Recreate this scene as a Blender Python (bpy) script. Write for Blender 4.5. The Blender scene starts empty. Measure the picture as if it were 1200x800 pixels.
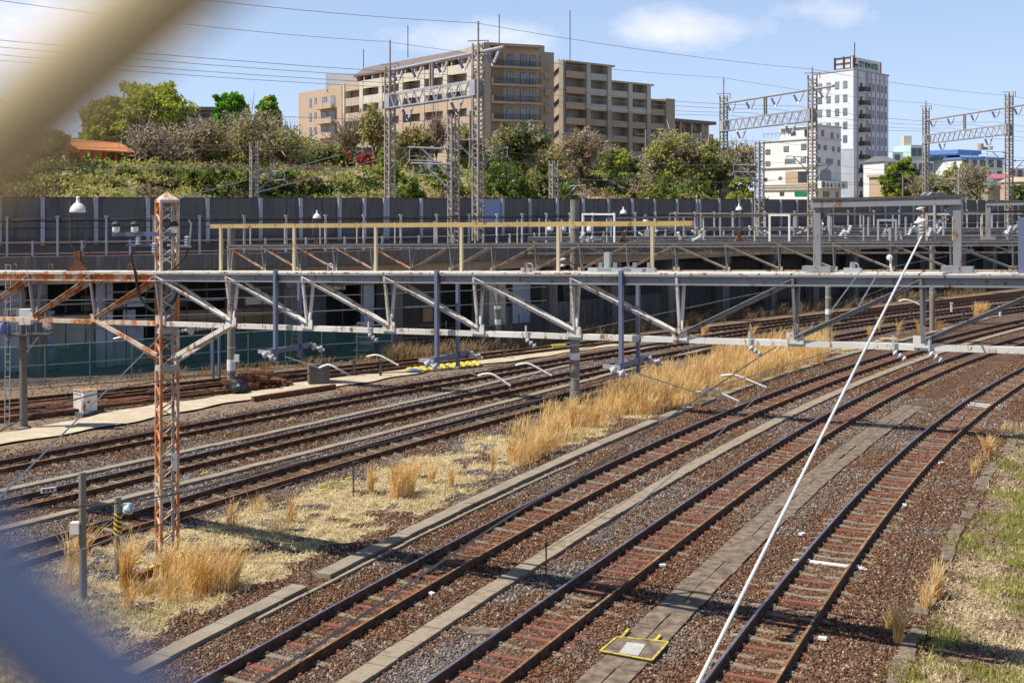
import bpy, math, random
import numpy as np
from mathutils import Vector, Matrix
C = bpy.context.scene
COL = C.collection
R = math.radians
rng = random.Random(7)
nrng = np.random.default_rng(11)
# ------------------------------------------------------------------ camera, sky, sun, exposure
F, HZ, EYE = 1400.0, 238.0, 8.5
cam = bpy.data.objects.new("camera", bpy.data.cameras.new("camera"))
COL.objects.link(cam); C.camera = cam
cam.location = (0, 0, EYE); cam.rotation_euler = (R(90), 0, 0)
cd = cam.data
cd.sensor_width = 36; cd.lens = F/1200*36; cd.shift_y = -(400-HZ)/1200
cd.clip_start = 0.01; cd.clip_end = 6000
cd.dof.use_dof = True; cd.dof.focus_distance = 45; cd.dof.aperture_fstop = 42/3.0/1.0
SUN_EL, SUN_DIR = 57, Vector((-.965, -.22, 0)).normalized()
w = bpy.data.worlds.new("World"); C.world = w; w.use_nodes = True
nt = w.node_tree; nt.nodes.clear()
def N(nt, t, **k):
    n = nt.nodes.new(t)
    for a, b in k.items(): setattr(n, a, b)
    return n
out = N(nt, 'ShaderNodeOutputWorld'); bg = N(nt, 'ShaderNodeBackground'); sky = N(nt, 'ShaderNodeTexSky')
sky.sky_type = 'NISHITA'; sky.sun_disc = False
sky.sun_elevation = R(SUN_EL); sky.sun_rotation = math.atan2(SUN_DIR.x, SUN_DIR.y) % (2*math.pi)
sky.air_density = 1.0; sky.dust_density = 0.1; sky.ozone_density = 1.6; sky.altitude = 50
bg.inputs['Strength'].default_value = 0.070
# soft fair-weather clouds, fixed in the sky by direction
tc = N(nt, 'ShaderNodeTexCoord'); sep = N(nt, 'ShaderNodeSeparateXYZ'); nt.links.new(tc.outputs['Generated'], sep.inputs[0])
def M(op, a, b=None, c=None):
    n = N(nt, 'ShaderNodeMath', operation=op)
    for i, v in enumerate((a, b, c)):
        if v is None: continue
        if isinstance(v, (int, float)): n.inputs[i].default_value = v
        else: nt.links.new(v, n.inputs[i])
    return n.outputs[0]
yy = M('MAXIMUM', sep.outputs['Y'], 0.05)
U = M('DIVIDE', sep.outputs['X'], yy); V = M('DIVIDE', sep.outputs['Z'], yy)
comb = N(nt, 'ShaderNodeCombineXYZ'); nt.links.new(U, comb.inputs[0]); nt.links.new(M('MULTIPLY', V, 1.7), comb.inputs[1])
noi = N(nt, 'ShaderNodeTexNoise'); noi.inputs['Scale'].default_value = 13; noi.inputs['Detail'].default_value = 9; noi.inputs['Roughness'].default_value = .58
nt.links.new(comb.outputs[0], noi.inputs['Vector'])
tot = None
for px, py, rx, ry, amp in ((560, 44, 115, 26, 1.0), (815, 32, 105, 30, 1.1), (960, 12, 110, 22, .7), (60, 40, 190, 70, 1.35), (1000, -60, 400, 40, .8), (200, -120, 500, 60, .8)):
    a = M('DIVIDE', M('SUBTRACT', U, (px-600)/F), rx/F); b = M('DIVIDE', M('SUBTRACT', V, (HZ-py)/F), ry/F)
    d = M('ADD', M('MULTIPLY', a, a), M('MULTIPLY', b, b))
    g = M('MULTIPLY', M('EXPONENT', M('MULTIPLY', d, -1.0)), amp)
    tot = g if tot is None else M('MAXIMUM', tot, g)
dens = M('MULTIPLY', M('SUBTRACT', M('ADD', M('MULTIPLY', noi.outputs['Fac'], 1.6), tot), 1.22), .9)
mr = N(nt, 'ShaderNodeClamp'); nt.links.new(dens, mr.inputs[0]); mr.inputs['Max'].default_value = .70
mix = N(nt, 'ShaderNodeMixRGB'); nt.links.new(mr.outputs[0], mix.inputs[0]); nt.links.new(sky.outputs[0], mix.inputs[1])
mix.inputs[2].default_value = (12.4, 11.9, 12.6, 1)
hz = N(nt, 'ShaderNodeMixRGB'); hf = M('MULTIPLY', M('EXPONENT', M('MULTIPLY', M('MAXIMUM', sep.outputs['Z'], 0.0), -3.2)), .80)
nt.links.new(hf, hz.inputs[0]); nt.links.new(sky.outputs[0], hz.inputs[1]); hz.inputs[2].default_value = (6.6, 8.6, 13.0, 1); nt.links.new(hz.outputs[0], mix.inputs[1])
nt.links.new(mix.outputs[0], bg.inputs[0]); nt.links.new(bg.outputs[0], out.inputs[0])
sl = bpy.data.lights.new("sun", 'SUN'); sl.energy = 5.0; sl.angle = R(.5); sl.color = (1, .93, .82)
sun = bpy.data.objects.new("sun", sl); COL.objects.link(sun)
sdir = Vector((SUN_DIR.x*math.cos(R(SUN_EL)), SUN_DIR.y*math.cos(R(SUN_EL)), math.sin(R(SUN_EL))))
sun.rotation_euler = sdir.to_track_quat('Z', 'Y').to_euler()
C.view_settings.view_transform = 'Standard'; C.view_settings.look = 'None'
C.view_settings.exposure = 0.48; C.view_settings.gamma = 1; C.view_settings.use_curve_mapping = False
C.render.engine = 'CYCLES'
try:
    C.cycles.max_bounces = 5; C.cycles.transparent_max_bounces = 12; C.cycles.use_denoising = True
    C.cycles.caustics_reflective = False; C.cycles.caustics_refractive = False
except Exception: pass

# ------------------------------------------------------------------ helpers
def P(x, y, Y): return Vector(((x-600)*Y/F, Y, EYE-(y-HZ)*Y/F))     # photo point at a chosen distance
def G(x, y, z=0.0):                                                # photo point on a level surface
    Y = F*(EYE-z)/(y-HZ); return Vector(((x-600)*Y/F, Y, z))
def interp(x, tab):
    return float(np.interp(x, [t[0] for t in tab], [t[1] for t in tab]))

WL = {}
def empty(name, loc, label=None, cat=None, group=None, kind=None):
    o = bpy.data.objects.new(name, None); o.empty_display_size = .3
    o.location = loc; COL.objects.link(o); WL[o.name] = Vector(loc)
    tag(o, label, cat, group, kind); return o
def tag(o, label=None, cat=None, group=None, kind=None):
    if label: o['label'] = label
    if cat: o['category'] = cat
    if group: o['group'] = group
    if kind: o['kind'] = kind
    return o
def children(o): return [c for c in bpy.data.objects if c.parent == o]
def copy_tree(o, loc, rz=0, label=None, kids=None):
    r = o.copy(); COL.objects.link(r); r.location = loc; r.rotation_euler = (0, 0, rz)
    if label: r['label'] = label
    for ch in children(o):
        c = ch.copy(); COL.objects.link(c); c.parent = r
        for g in children(ch):
            d = g.copy(); COL.objects.link(d); d.parent = c
    return r

class MB:
    # collects shapes; build() links them as one mesh object
    def __init__(s): s.v = []; s.f = []; s.m = []
    def add(s, vs, fs, mi=0):
        o = len(s.v); s.v += [tuple(v) for v in vs]; s.f += [tuple(i+o for i in f) for f in fs]; s.m += [mi]*len(fs); return s
    def box(s, c, size, rz=0, mi=0):
        hx, hy, hz = size[0]/2, size[1]/2, size[2]/2; ca, sa = math.cos(rz), math.sin(rz); vs = []
        for dz in (-hz, hz):
            for dx, dy in ((-hx, -hy), (hx, -hy), (hx, hy), (-hx, hy)):
                vs.append((c[0]+dx*ca-dy*sa, c[1]+dx*sa+dy*ca, c[2]+dz))
        return s.add(vs, [(3, 2, 1, 0), (4, 5, 6, 7), (0, 1, 5, 4), (1, 2, 6, 5), (2, 3, 7, 6), (3, 0, 4, 7)], mi)
    def bar(s, a, b, w, h=None, mi=0, side=None):
        a, b = Vector(a), Vector(b); h = w if h is None else h; d = (b-a)
        if d.length < 1e-6: return s
        d.normalize(); up = Vector((0, 0, 1))
        if abs(d.z) > .98: up = Vector(side) if side is not None else Vector((0, 1, 0))
        sx = d.cross(up).normalized() * (w/2); sy = sx.cross(d).normalized() * (h/2)
        vs = [a-sx-sy, a+sx-sy, a+sx+sy, a-sx+sy, b-sx-sy, b+sx-sy, b+sx+sy, b-sx+sy]
        return s.add(vs, [(3, 2, 1, 0), (4, 5, 6, 7), (0, 1, 5, 4), (1, 2, 6, 5), (2, 3, 7, 6), (3, 0, 4, 7)], mi)
    def angle(s, a, b, w, t=.012, mi=0, flip=1):
        """L-section steel angle"""
        a, b = Vector(a), Vector(b); d = (b-a).normalized(); up = Vector((0, 0, 1))
        if abs(d.z) > .9: up = Vector((.3, 1, 0)).normalized()
        sx = d.cross(up).normalized()*flip; sy = d.cross(sx).normalized()*flip
        s.bar2(a+sy*w/2, b+sy*w/2, sx*t/2, sy*w/2, mi); s.bar2(a+sx*(w/2+t/2), b+sx*(w/2+t/2), sx*w/2, sy*t/2, mi); return s
    def bar2(s, a, b, sx, sy, mi=0):
        vs = [a-sx-sy, a+sx-sy, a+sx+sy, a-sx+sy, b-sx-sy, b+sx-sy, b+sx+sy, b-sx+sy]
        return s.add(vs, [(3, 2, 1, 0), (4, 5, 6, 7), (0, 1, 5, 4), (1, 2, 6, 5), (2, 3, 7, 6), (3, 0, 4, 7)], mi)
    def tube(s, pts, r, n=6, mi=0, cap=True):
        pts = [Vector(p) for p in pts]; k = len(pts); rs = r if isinstance(r, (list, tuple)) else [r]*k; vs = []; prev = None
        for i, p in enumerate(pts):
            d = (pts[min(i+1, k-1)]-pts[max(i-1, 0)])
            d = d.normalized() if d.length > 1e-9 else Vector((0, 0, 1))
            if prev is None:
                up = Vector((0, 0, 1)) if abs(d.z) < .9 else Vector((1, 0, 0)); u = d.cross(up).normalized()
            else: u = (prev-d*prev.dot(d)); u = u.normalized() if u.length > 1e-6 else d.orthogonal().normalized()
            prev = u; v = d.cross(u)
            for j in range(n):
                a = 2*math.pi*j/n; vs.append(p+(u*math.cos(a)+v*math.sin(a))*rs[i])
        fs = []
        for i in range(k-1):
            for j in range(n):
                j2 = (j+1) % n; fs.append((i*n+j, i*n+j2, (i+1)*n+j2, (i+1)*n+j))
        if cap: fs += [tuple(range(n))[::-1], tuple(range((k-1)*n, k*n))]
        return s.add(vs, fs, mi)
    def lathe(s, base, prof, n=16, axis=(0, 0, 1), mi=0):
        ax = Vector(axis).normalized(); u = ax.orthogonal().normalized(); v = ax.cross(u); base = Vector(base)
        vs = []; 
        for r, h in prof:
            for j in range(n):
                a = 2*math.pi*j/n; vs.append(base+ax*h+(u*math.cos(a)+v*math.sin(a))*max(r, 1e-4))
        fs = []
        for i in range(len(prof)-1):
            for j in range(n):
                j2 = (j+1) % n; fs.append((i*n+j, i*n+j2, (i+1)*n+j2, (i+1)*n+j))
        fs += [tuple(range(n))[::-1], tuple(range((len(prof)-1)*n, len(prof)*n))]
        return s.add(vs, fs, mi)
    def quad(s, a, b, c, d, mi=0): return s.add([a, b, c, d], [(0, 1, 2, 3)], mi)
    def build(s, name, mats, parent=None, base=None, smooth=False):
        if not isinstance(mats, (list, tuple)): mats = [mats]
        if parent is not None: off = WL[parent.name]
        elif base is not None: off = Vector(base)
        else:
            a = np.array(s.v); off = Vector(((a[:, 0].min()+a[:, 0].max())/2, (a[:, 1].min()+a[:, 1].max())/2, a[:, 2].min()))
        me = bpy.data.meshes.new(name)
        me.from_pydata([(v[0]-off.x, v[1]-off.y, v[2]-off.z) for v in s.v], [], s.f)
        for m in mats: me.materials.append(m)
        if len(mats) > 1: me.polygons.foreach_set('material_index', s.m)
        if smooth: me.polygons.foreach_set('use_smooth', [True]*len(me.polygons))
        me.update()
        o = bpy.data.objects.new(name, me); COL.objects.link(o)
        if parent is not None: o.parent = parent; WL[o.name] = off
        else: o.location = off; WL[o.name] = off
        return o
def npmesh(name, V, Fc, mats, kind=None, smooth=False, midx=None):
    me = bpy.data.meshes.new(name); V = np.asarray(V, np.float32); Fc = np.asarray(Fc, np.int32); n, k = Fc.shape
    me.vertices.add(len(V)); me.vertices.foreach_set('co', V.ravel())
    me.loops.add(n*k); me.loops.foreach_set('vertex_index', Fc.ravel())
    me.polygons.add(n); me.polygons.foreach_set('loop_start', np.arange(0, n*k, k, dtype=np.int32)); 
    me.update(calc_edges=True)
    for m in (mats if isinstance(mats, (list, tuple)) else [mats]): me.materials.append(m)
    if midx is not None: me.polygons.foreach_set('material_index', midx)
    me.polygons.foreach_set('use_smooth', np.full(n, smooth))
    o = bpy.data.objects.new(name, me); COL.objects.link(o)
    if kind: o['kind'] = kind
    return o

# ------------------------------------------------------------------ materials
def newmat(name):
    m = bpy.data.materials.new(name); m.use_nodes = True; return m, m.node_tree, m.node_tree.nodes['Principled BSDF']
def L(nt, a, b): nt.links.new(a, b)
def noise(nt, vec, scale, detail=4, rough=.55):
    n = N(nt, 'ShaderNodeTexNoise'); n.inputs['Scale'].default_value = scale; n.inputs['Detail'].default_value = detail; n.inputs['Roughness'].default_value = rough
    L(nt, vec, n.inputs['Vector']); return n
def ramp(nt, fac, stops, interp='LINEAR'):
    r = N(nt, 'ShaderNodeValToRGB'); r.color_ramp.interpolation = interp; e = r.color_ramp.elements
    while len(e) < len(stops): e.new(.5)
    for i, (p, c) in enumerate(stops): e[i].position = p; e[i].color = (*c, 1) if len(c) == 3 else c
    L(nt, fac, r.inputs[0]); return r
def simple(name, c1, c2=None, scale=2.0, rough=.7, metal=0, bump=0, bscale=20, c3=None, spread=(.35, .65), stretch=None, spec=.5):
    m, nt, b = newmat(name); geo = N(nt, 'ShaderNodeNewGeometry'); vec = geo.outputs['Position']
    if stretch:
        mp = N(nt, 'ShaderNodeMapping'); mp.inputs['Scale'].default_value = stretch; L(nt, vec, mp.inputs[0]); vec = mp.outputs[0]
    b.inputs['Roughness'].default_value = rough; b.inputs['Metallic'].default_value = metal; b.inputs['Specular IOR Level'].default_value = spec
    if c2 is None: c2 = tuple(min(1, x*.8) for x in c1)
    n = noise(nt, vec, scale, 6, .6)
    st = [(spread[0], c1), (spread[1], c2)]
    if c3: st = [(spread[0], c1), (sum(spread)/2, c2), (spread[1], c3)]
    r = ramp(nt, n.outputs['Fac'], st); L(nt, r.outputs[0], b.inputs['Base Color'])
    if bump:
        n2 = noise(nt, vec, bscale, 3); bp = N(nt, 'ShaderNodeBump'); bp.inputs['Strength'].default_value = bump; bp.inputs['Distance'].default_value = .02
        L(nt, n2.outputs['Fac'], bp.inputs['Height']); L(nt, bp.outputs[0], b.inputs['Normal'])
    return m
RUST = (.30, .10, .03)
def rusty(name, paint, amount=.45, rust=RUST, dark=(.10, .035, .015), scale=3.0, rough=.55, metal=0.0):
    """old paint with rust breaking through in patches and runs"""
    m, nt, b = newmat(name); geo = N(nt, 'ShaderNodeNewGeometry')
    mp = N(nt, 'ShaderNodeMapping'); mp.inputs['Scale'].default_value = (1, 1, .45); L(nt, geo.outputs['Position'], mp.inputs[0])
    n = noise(nt, mp.outputs[0], scale, 8, .68); n2 = noise(nt, mp.outputs[0], scale*5, 5, .7); n3 = noise(nt, mp.outputs[0], .9, 3)
    mm = N(nt, 'ShaderNodeMath', operation='MULTIPLY_ADD'); L(nt, n2.outputs['Fac'], mm.inputs[0]); mm.inputs[1].default_value = .35; L(nt, n.outputs['Fac'], mm.inputs[2])
    rr = ramp(nt, mm.outputs[0], [(.90-amount*.45-.035, (0, 0, 0)), (.90-amount*.45+.035, (1, 1, 1))])
    rc = ramp(nt, n2.outputs['Fac'], [(.35, dark), (.6, rust), (.75, tuple(min(1, x*1.5) for x in rust))])
    pc = ramp(nt, n3.outputs['Fac'], [(.35, tuple(x*.82 for x in paint)), (.65, paint)])
    mx = N(nt, 'ShaderNodeMixRGB'); L(nt, rr.outputs[0], mx.inputs[0]); L(nt, pc.outputs[0], mx.inputs[1]); L(nt, rc.outputs[0], mx.inputs[2])
    L(nt, mx.outputs[0], b.inputs['Base Color']); b.inputs['Metallic'].default_value = metal
    rg = ramp(nt, rr.outputs[0], [(0, (rough,)*3), (1, (.85,)*3)]); L(nt, rg.outputs[0], b.inputs['Roughness'])
    bp = N(nt, 'ShaderNodeBump'); bp.inputs['Strength'].default_value = .25; bp.inputs['Distance'].default_value = .006
    L(nt, mm.outputs[0], bp.inputs['Height']); L(nt, bp.outputs[0], b.inputs['Normal'])
    return m
MT = {}
MT['white_paint'] = rusty('white_paint', (.78, .77, .72), .22, rough=.45)
MT['truss_white'] = rusty('truss_white', (.70, .69, .64), .34, rough=.5, scale=6, rust=(.33, .17, .07))
MT['truss_grey'] = rusty('truss_grey', (.25, .26, .27), .28, rough=.55, scale=7, rust=(.24, .10, .04))
MT['truss_rust'] = rusty('truss_rust', (.60, .50, .40), .50, rust=(.55, .20, .05), dark=(.16, .045, .02), rough=.6)
MT['mast_rust'] = rusty('mast_rust', (.64, .50, .38), .52, rust=(.62, .22, .05), dark=(.33, .09, .03), rough=.6, scale=2.2)
MT['mast_grey'] = rusty('mast_grey', (.42, .40, .37), .26, rough=.6)
MT['galv'] = rusty('galv', (.40, .42, .43), .16, rough=.5, metal=.25)
MT['far_mast'] = rusty('far_mast', (.36, .33, .29), .30, rough=.6)
MT['yellow_rail'] = rusty('yellow_rail', (.50, .36, .14), .30, rough=.6, scale=6)
MT['rail_post_cream'] = rusty('rail_post_cream', (.58, .49, .30), .24, rough=.6, scale=6)
MT['blue_steel'] = rusty('blue_steel', (.15, .18, .28), .12, rough=.45)
MT['porcelain'] = simple('porcelain', (.55, .56, .58), (.42, .43, .45), 5, rough=.15)
MT['porcelain_white'] = simple('porcelain_white', (.82, .81, .78), (.7, .69, .66), 8, rough=.2)
MT['black'] = simple('black_rubber', (.015, .015, .016), (.03, .03, .03), 6, rough=.6)
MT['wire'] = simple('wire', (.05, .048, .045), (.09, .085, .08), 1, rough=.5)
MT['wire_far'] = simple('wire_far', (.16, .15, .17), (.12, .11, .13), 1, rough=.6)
MT['wire_light'] = simple('wire_light', (.30, .31, .32), (.22, .22, .23), 1, rough=.4, metal=.4)
MT['dark_rust'] = simple('dark_rust', (.075, .030, .018), (.15, .055, .025), 6, rough=.85, bump=.4, c3=(.22, .09, .04))
MT['concrete'] = simple('concrete', (.36, .335, .285), (.27, .25, .215), 2.5, rough=.9, bump=.25, bscale=60)
MT['pole_concrete'] = simple('pole_concrete', (.25, .235, .20), (.165, .155, .135), 2.5, rough=.9, bump=.2, stretch=(1, 1, .25))
MT['sand_concrete'] = simple('sand_concrete', (.50, .40, .26), (.40, .33, .23), 1.2, rough=.9, bump=.2, c3=(.52, .46, .36))
MT['white_plain'] = simple('white_plain', (.80, .80, .79), (.72, .72, .71), 3, rough=.45)
MT['glass_dark'] = simple('glass_dark', (.035, .045, .055), (.06, .07, .08), .3, rough=.08, spec=.8)
MT['glass_light'] = simple('glass_light', (.25, .30, .34), (.12, .15, .18), .25, rough=.12, spec=.8)
# ------------------------------------------------------------------ track geometry (all from ground positions)
RT = 0.20          # rail top
def fitline(px, z, shift=0.0, deg=3, y0=5.0, y1=190.0):
    pts = np.array([G(x, y, z)[:2] for x, y in px]); Y = pts[:, 1]; X = pts[:, 0]
    deg = min(deg, len(px)-1); c = np.polyfit(Y, X, deg); d = np.polyder(c)
    lo, hi = Y.min(), Y.max()
    def fx(v):
        v = np.asarray(v, float); q = np.clip(v, lo, hi); r = np.polyval(c, q)
        r = r + np.where(v < lo, (v-lo)*np.polyval(d, lo), 0) + np.where(v > hi, (v-hi)*np.polyval(d, hi), 0); return r
    ys = np.arange(y0, y1, .5); xs = fx(ys)
    P2 = np.stack([xs, ys], 1); T = np.gradient(P2, axis=0); T /= np.linalg.norm(T, axis=1)[:, None]; Nn = np.stack([T[:, 1], -T[:, 0]], 1)
    P2 = P2 + Nn*shift
    s = np.r_[0, np.cumsum(np.hypot(*np.diff(P2, axis=0).T))]
    return dict(p=P2, s=s)
def at(tr, s):
    x = np.interp(s, tr['s'], tr['p'][:, 0]); y = np.interp(s, tr['s'], tr['p'][:, 1])
    x2 = np.interp(s+.3, tr['s'], tr['p'][:, 0]); y2 = np.interp(s+.3, tr['s'], tr['p'][:, 1])
    x1 = np.interp(s-.3, tr['s'], tr['p'][:, 0]); y1 = np.interp(s-.3, tr['s'], tr['p'][:, 1])
    t = np.stack([np.asarray(x2-x1), np.asarray(y2-y1)], -1); t = t/np.linalg.norm(t, axis=-1)[..., None]
    return np.stack([np.asarray(x), np.asarray(y)], -1), t
def s_of_y(tr, y): return float(np.interp(y, tr['p'][:, 1], tr['s']))
HG = .565
L3 = [(825,798.5),(870,738.5),(900,699.5),(915.7,680.7),(945,644.7),(979.5,603.5),(1024.5,560),(1075.5,512),(1119,476.7),(1179,440),(1200,429.5)]
L2 = [(504.7,799),(559.5,758),(615,716.7),(659,684.5),(720,642.5),(780,600.5),(839,562),(912,518),(982.5,479.7),(1019,461),(1066.5,440),(1095,421.7),(1164,404.5),(1200,393)]
L2.pop(10)
L1 = [(229,799),(295,761),(355,728),(399,704),(635,580),(840,485.7),(900,461.7),(960,440),(1020,420),(1083,401.5),(1140,386.5),(1200,373.7)]
CA = [(0,546.5),(177,510),(300,484.5),(450,456),(600,430),(725,415),(900,385.7),(1020,365.5),(1200,347)]
CB = [(0,593),(177,551),(300,520.5),(450,484),(600,452),(725,430),(1020,375.5),(1200,354.5)]
CC = [(16,648),(179,603),(300,565.5),(450,521),(600,481),(725,447.5),(875,416),(1030,386.5),(1200,361)]
CD = [(0,484),(177,461),(260,450),(420,431),(600,412),(720,398),(900,379),(1020,360),(1200,342)]
CE = [(0,471),(177,453),(270,444),(420,428)]
TR = {}
TR['T3'] = fitline(L3, RT, HG, 3, 5, 120); TR['T2'] = fitline(L2, RT, HG, 3, 5, 130); TR['T1'] = fitline(L1, RT, HG, 3, 5, 150)
TR['C'] = fitline(CC, RT, 0, 3, 12, 150); TR['B'] = fitline(CB, RT, 0, 3, 14, 160); TR['A'] = fitline(CA, RT, 0, 3, 18, 170); TR['D'] = fitline(CD, RT, 0, 3, 24, 175)
TR['E'] = fitline(CE, RT, 0, 1, 26, 66)
TG1 = fitline([(411,800),(470.5,756),(528,720),(614,668),(652,639),(710,607.5),(754,580),(800,552),(850,522),(912,491),(957,470),(996,453.5),(1050,431.5),(1117,407),(1192,386)], .06, 0, 3, 12, 110)
TG2 = fitline([(715,789),(781,723),(820,690),(861,646),(902,602),(950,565),(995,530),(1030,505),(1062,480),(1090,462),(1125,445),(1162,427)], .03, 0, 3, 14, 70)
TG3 = fitline([(179,770),(275,726),(316,704),(424,649),(492,616),(564,583),(622,552),(675,532),(725,510),(775,490),(825,467),(900,444),(975,420),(1025,406)], .06, 0, 3, 12, 110)
TGC = fitline([(305,723),(451,649),(520,613),(591.5,580),(660,548)], .05, 0, 2, 24, 42)
TGB = fitline([(0,618),(177,577),(300,546),(400,520),(480,500),(560,478),(640,457),(720,438)], .04, 0, 2, 20, 75)      # between B and C
TGA = fitline([(0,574),(177,540),(300,509),(400,489),(480,470),(560,453)], .04, 0, 2, 22, 80)      # between A and B
YD = fitline([(0,512),(90,500),(180,487),(260,470),(340,456),(450,438),(560,424),(640,414)], 0, 0, 2, 24, 90)   # sand path

def dist_to(tr, X, Y, signed=False, step=2):
    """distance of many points to a polyline (coarse, vectorised); sign + = right of the line"""
    Pq = tr['p'][::step]; best = np.full(X.shape, 1e9); sg = np.zeros(X.shape)
    for i in range(len(Pq)-1):
        a = Pq[i]; d = Pq[i+1]-a; ll = d@d
        t = np.clip(((X-a[0])*d[0]+(Y-a[1])*d[1])/ll, 0, 1); qx = X-a[0]-t*d[0]; qy = Y-a[1]-t*d[1]; dd = np.hypot(qx, qy)
        m = dd < best; best = np.where(m, dd, best); sg = np.where(m, np.sign(qx*d[1]-qy*d[0]), sg)
    return best*sg if signed else best
# smooth value noise in python for zone outlines
def vnoise(X, Y, sc, seed=0):
    X = X*sc+seed*17.3; Y = Y*sc+seed*9.1; xi = np.floor(X).astype(int); yi = np.floor(Y).astype(int); fx = X-xi; fy = Y-yi
    fx = fx*fx*(3-2*fx); fy = fy*fy*(3-2*fy)
    def h(a, b):
        n = (a*374761393 + b*668265263 + seed*1442695) & 0xffffffff; n = ((n ^ (n >> 13))*1274126177) & 0xffffffff; return ((n ^ (n >> 16)) & 0xffff)/65535.
    return (h(xi, yi)*(1-fx)+h(xi+1, yi)*fx)*(1-fy)+(h(xi, yi+1)*(1-fx)+h(xi+1, yi+1)*fx)*fy
def fbm(X, Y, sc, seed=0): return (vnoise(X, Y, sc, seed)+.5*vnoise(X, Y, sc*2.1, seed+1)+.25*vnoise(X, Y, sc*4.3, seed+2))/1.75
sm = lambda a, b, x: (lambda t: t*t*(3-2*t))(np.clip((x-a)/(b-a), 0, 1))
RB = fitline([(1030,800),(1050,740),(1075,690),(1100,630),(1140,566),(1172,520),(1195,492),(1225,465)], 0, 0, 2, 8, 60)   # left edge of the right-hand verge
def zones(X, Y):
    """dry grass, green growth, grey stone, bare dirt as 0..1"""
    dC = dist_to(TR['C'], X, Y, True); dT = dist_to(TG3, X, Y, True); dR = dist_to(RB, X, Y, True)
    n1 = fbm(X, Y, .55, 3); n2 = fbm(X, Y, 1.6, 5); n3 = fbm(X, Y, .22, 9)
    # strip between C and the trough (right of C, left of trough)
    a = sm(.9, 1.9, dC + (n1-.5)*1.6 + (n3-.5)*1.2); b = sm(.35, 1.2, -dT + (n1-.5)*2.2 - .2 + sm(26, 20, Y)*0)
    dry = a*b*(.12+.88*sm(.38, .58, n2+.07))*sm(.30, .42, n1+.5*sm(34, 24, Y)*0+.06) * sm(95, 72, Y)
    green = a*b*sm(.60, .72, n1)*.8*sm(.42, .58, n2)
    rgt = sm(-.1, .8, dR + (n1-.5)*1.2)
    dryR = rgt*sm(.42, .60, fbm(X, Y, .9, 21)); greenR = .8*rgt*sm(.46, .64, fbm(X, Y, .8, 31))*sm(.35, .6, fbm(X, Y, 2.4, 33)+.08)
    dry = np.maximum(dry, dryR*.50); green = np.maximum(green, greenR)
    dirt = np.maximum(rgt*.62, 0)
    # grey fresh ballast between the tracks
    g1 = np.exp(-(dist_to(TG1, X, Y, True)-1.0)**2/.6)*sm(38, 24, Y)*sm(.42, .55, n1+.05)
    g2 = sm(.52, .66, fbm(X, Y, .35, 41))*.75; left = sm(-3.2, -4.5, dist_to(TR['T1'], X, Y, True))
    grey = np.clip(np.maximum(g1*1.0, g2*.6)+left*sm(.38, .62, fbm(X, Y, .5, 51))*.6, 0, 1)*(1-.6*rgt)
    # siding ground on the far side: dark dirt
    far = sm(.8, 3.0, -dist_to(TR['A'], X, Y, True)); dirt = np.maximum(dirt, far*.8)
    gf = far*sm(.56, .7, fbm(X, Y, .4, 61))*sm(60, 64, Y)
    return dry, np.maximum(green, gf*.8), grey, dirt
# viaduct front edge and noise wall as ground plans (built later, needed for the terrain here)
FRONT = [(-260,56),(0,58),(300,63),(550,70),(700,79),(900,93),(1100,112),(1300,136),(1500,165)]
WALLP = [(-260,62),(50,65),(400,73),(700,88),(925,106),(1140,130),(1200,138),(1500,180)]
def wy(x): return interp(x, WALLP)
def hillz(x, Y):
    """height of the bank behind the viaduct, by bearing (photo column) and distance"""
    ztop = np.interp(x, [-300, 200, 800, 880, 1000, 1500], [11.6, 11.4, 11.0, 8.6, 7.6, 7.2])
    w0 = np.interp(x, [p[0] for p in WALLP], [p[1] for p in WALLP])
    t = sm(11, 33, Y-w0); return 6.2+(ztop-6.2)*t
def build_ground():
    fr = np.array(FRONT, float)
    dx = np.arange(-40, 64, .26); far = np.array([80, 120, 200, 400, 800, 1600, 3000.])
    xs = np.r_[-far[::-1], dx, far]; dy = np.arange(14, 100, .26)
    ys = np.r_[-2500, -800, -200, -50, -10, 5, dy, 106, 112, 120, 140, 180, 300, 700, 1500, 3500]
    X, Y = np.meshgrid(xs, ys); Z = np.zeros_like(X)
    inner = (np.abs(X) < 64) & (Y > 10) & (Y < 112)
    Z = np.where(inner, (fbm(X, Y, 1.3, 77)-.5)*.035, 0)
    nearT = np.full(X.shape, 9.)
    for k in TR: nearT = np.minimum(nearT, dist_to(TR[k], X, Y, step=6))
    Z = Z - sm(1.3, 2.2, nearT)*.03*inner
    D, Gn, Gy, Di = zones(X, Y)
    Z += D*.03*inner
    V = np.stack([X, Y, Z], -1).reshape(-1, 3); ny, nx = X.shape
    i = np.arange(ny*nx).reshape(ny, nx); Fc = np.stack([i[:-1, :-1], i[:-1, 1:], i[1:, 1:], i[1:, :-1]], -1).reshape(-1, 4)
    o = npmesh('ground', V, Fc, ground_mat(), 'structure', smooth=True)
    for nm, a in (('dry', D), ('green', Gn), ('grey', Gy), ('dirt', Di), ('near', np.exp(-(nearT/1.3)**4))):
        at_ = o.data.attributes.new(nm, 'FLOAT', 'POINT'); at_.data.foreach_set('value', a.astype(np.float32).ravel())
    return o
STONE_BROWN = [(0, (.040, .020, .012)), (.22, (.10, .042, .020)), (.45, (.160, .080, .046)), (.58, (.105, .075, .055)), (.72, (.255, .140, .070)), (.83, (.15, .13, .115)), (.94, (.30, .20, .12)), (1, (.44, .38, .30))]
STONE_GREY = [(0, (.065, .062, .064)), (.3, (.14, .135, .135)), (.52, (.21, .20, .195)), (.68, (.17, .105, .07)), (.82, (.28, .265, .25)), (1, (.40, .385, .36))]
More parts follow.
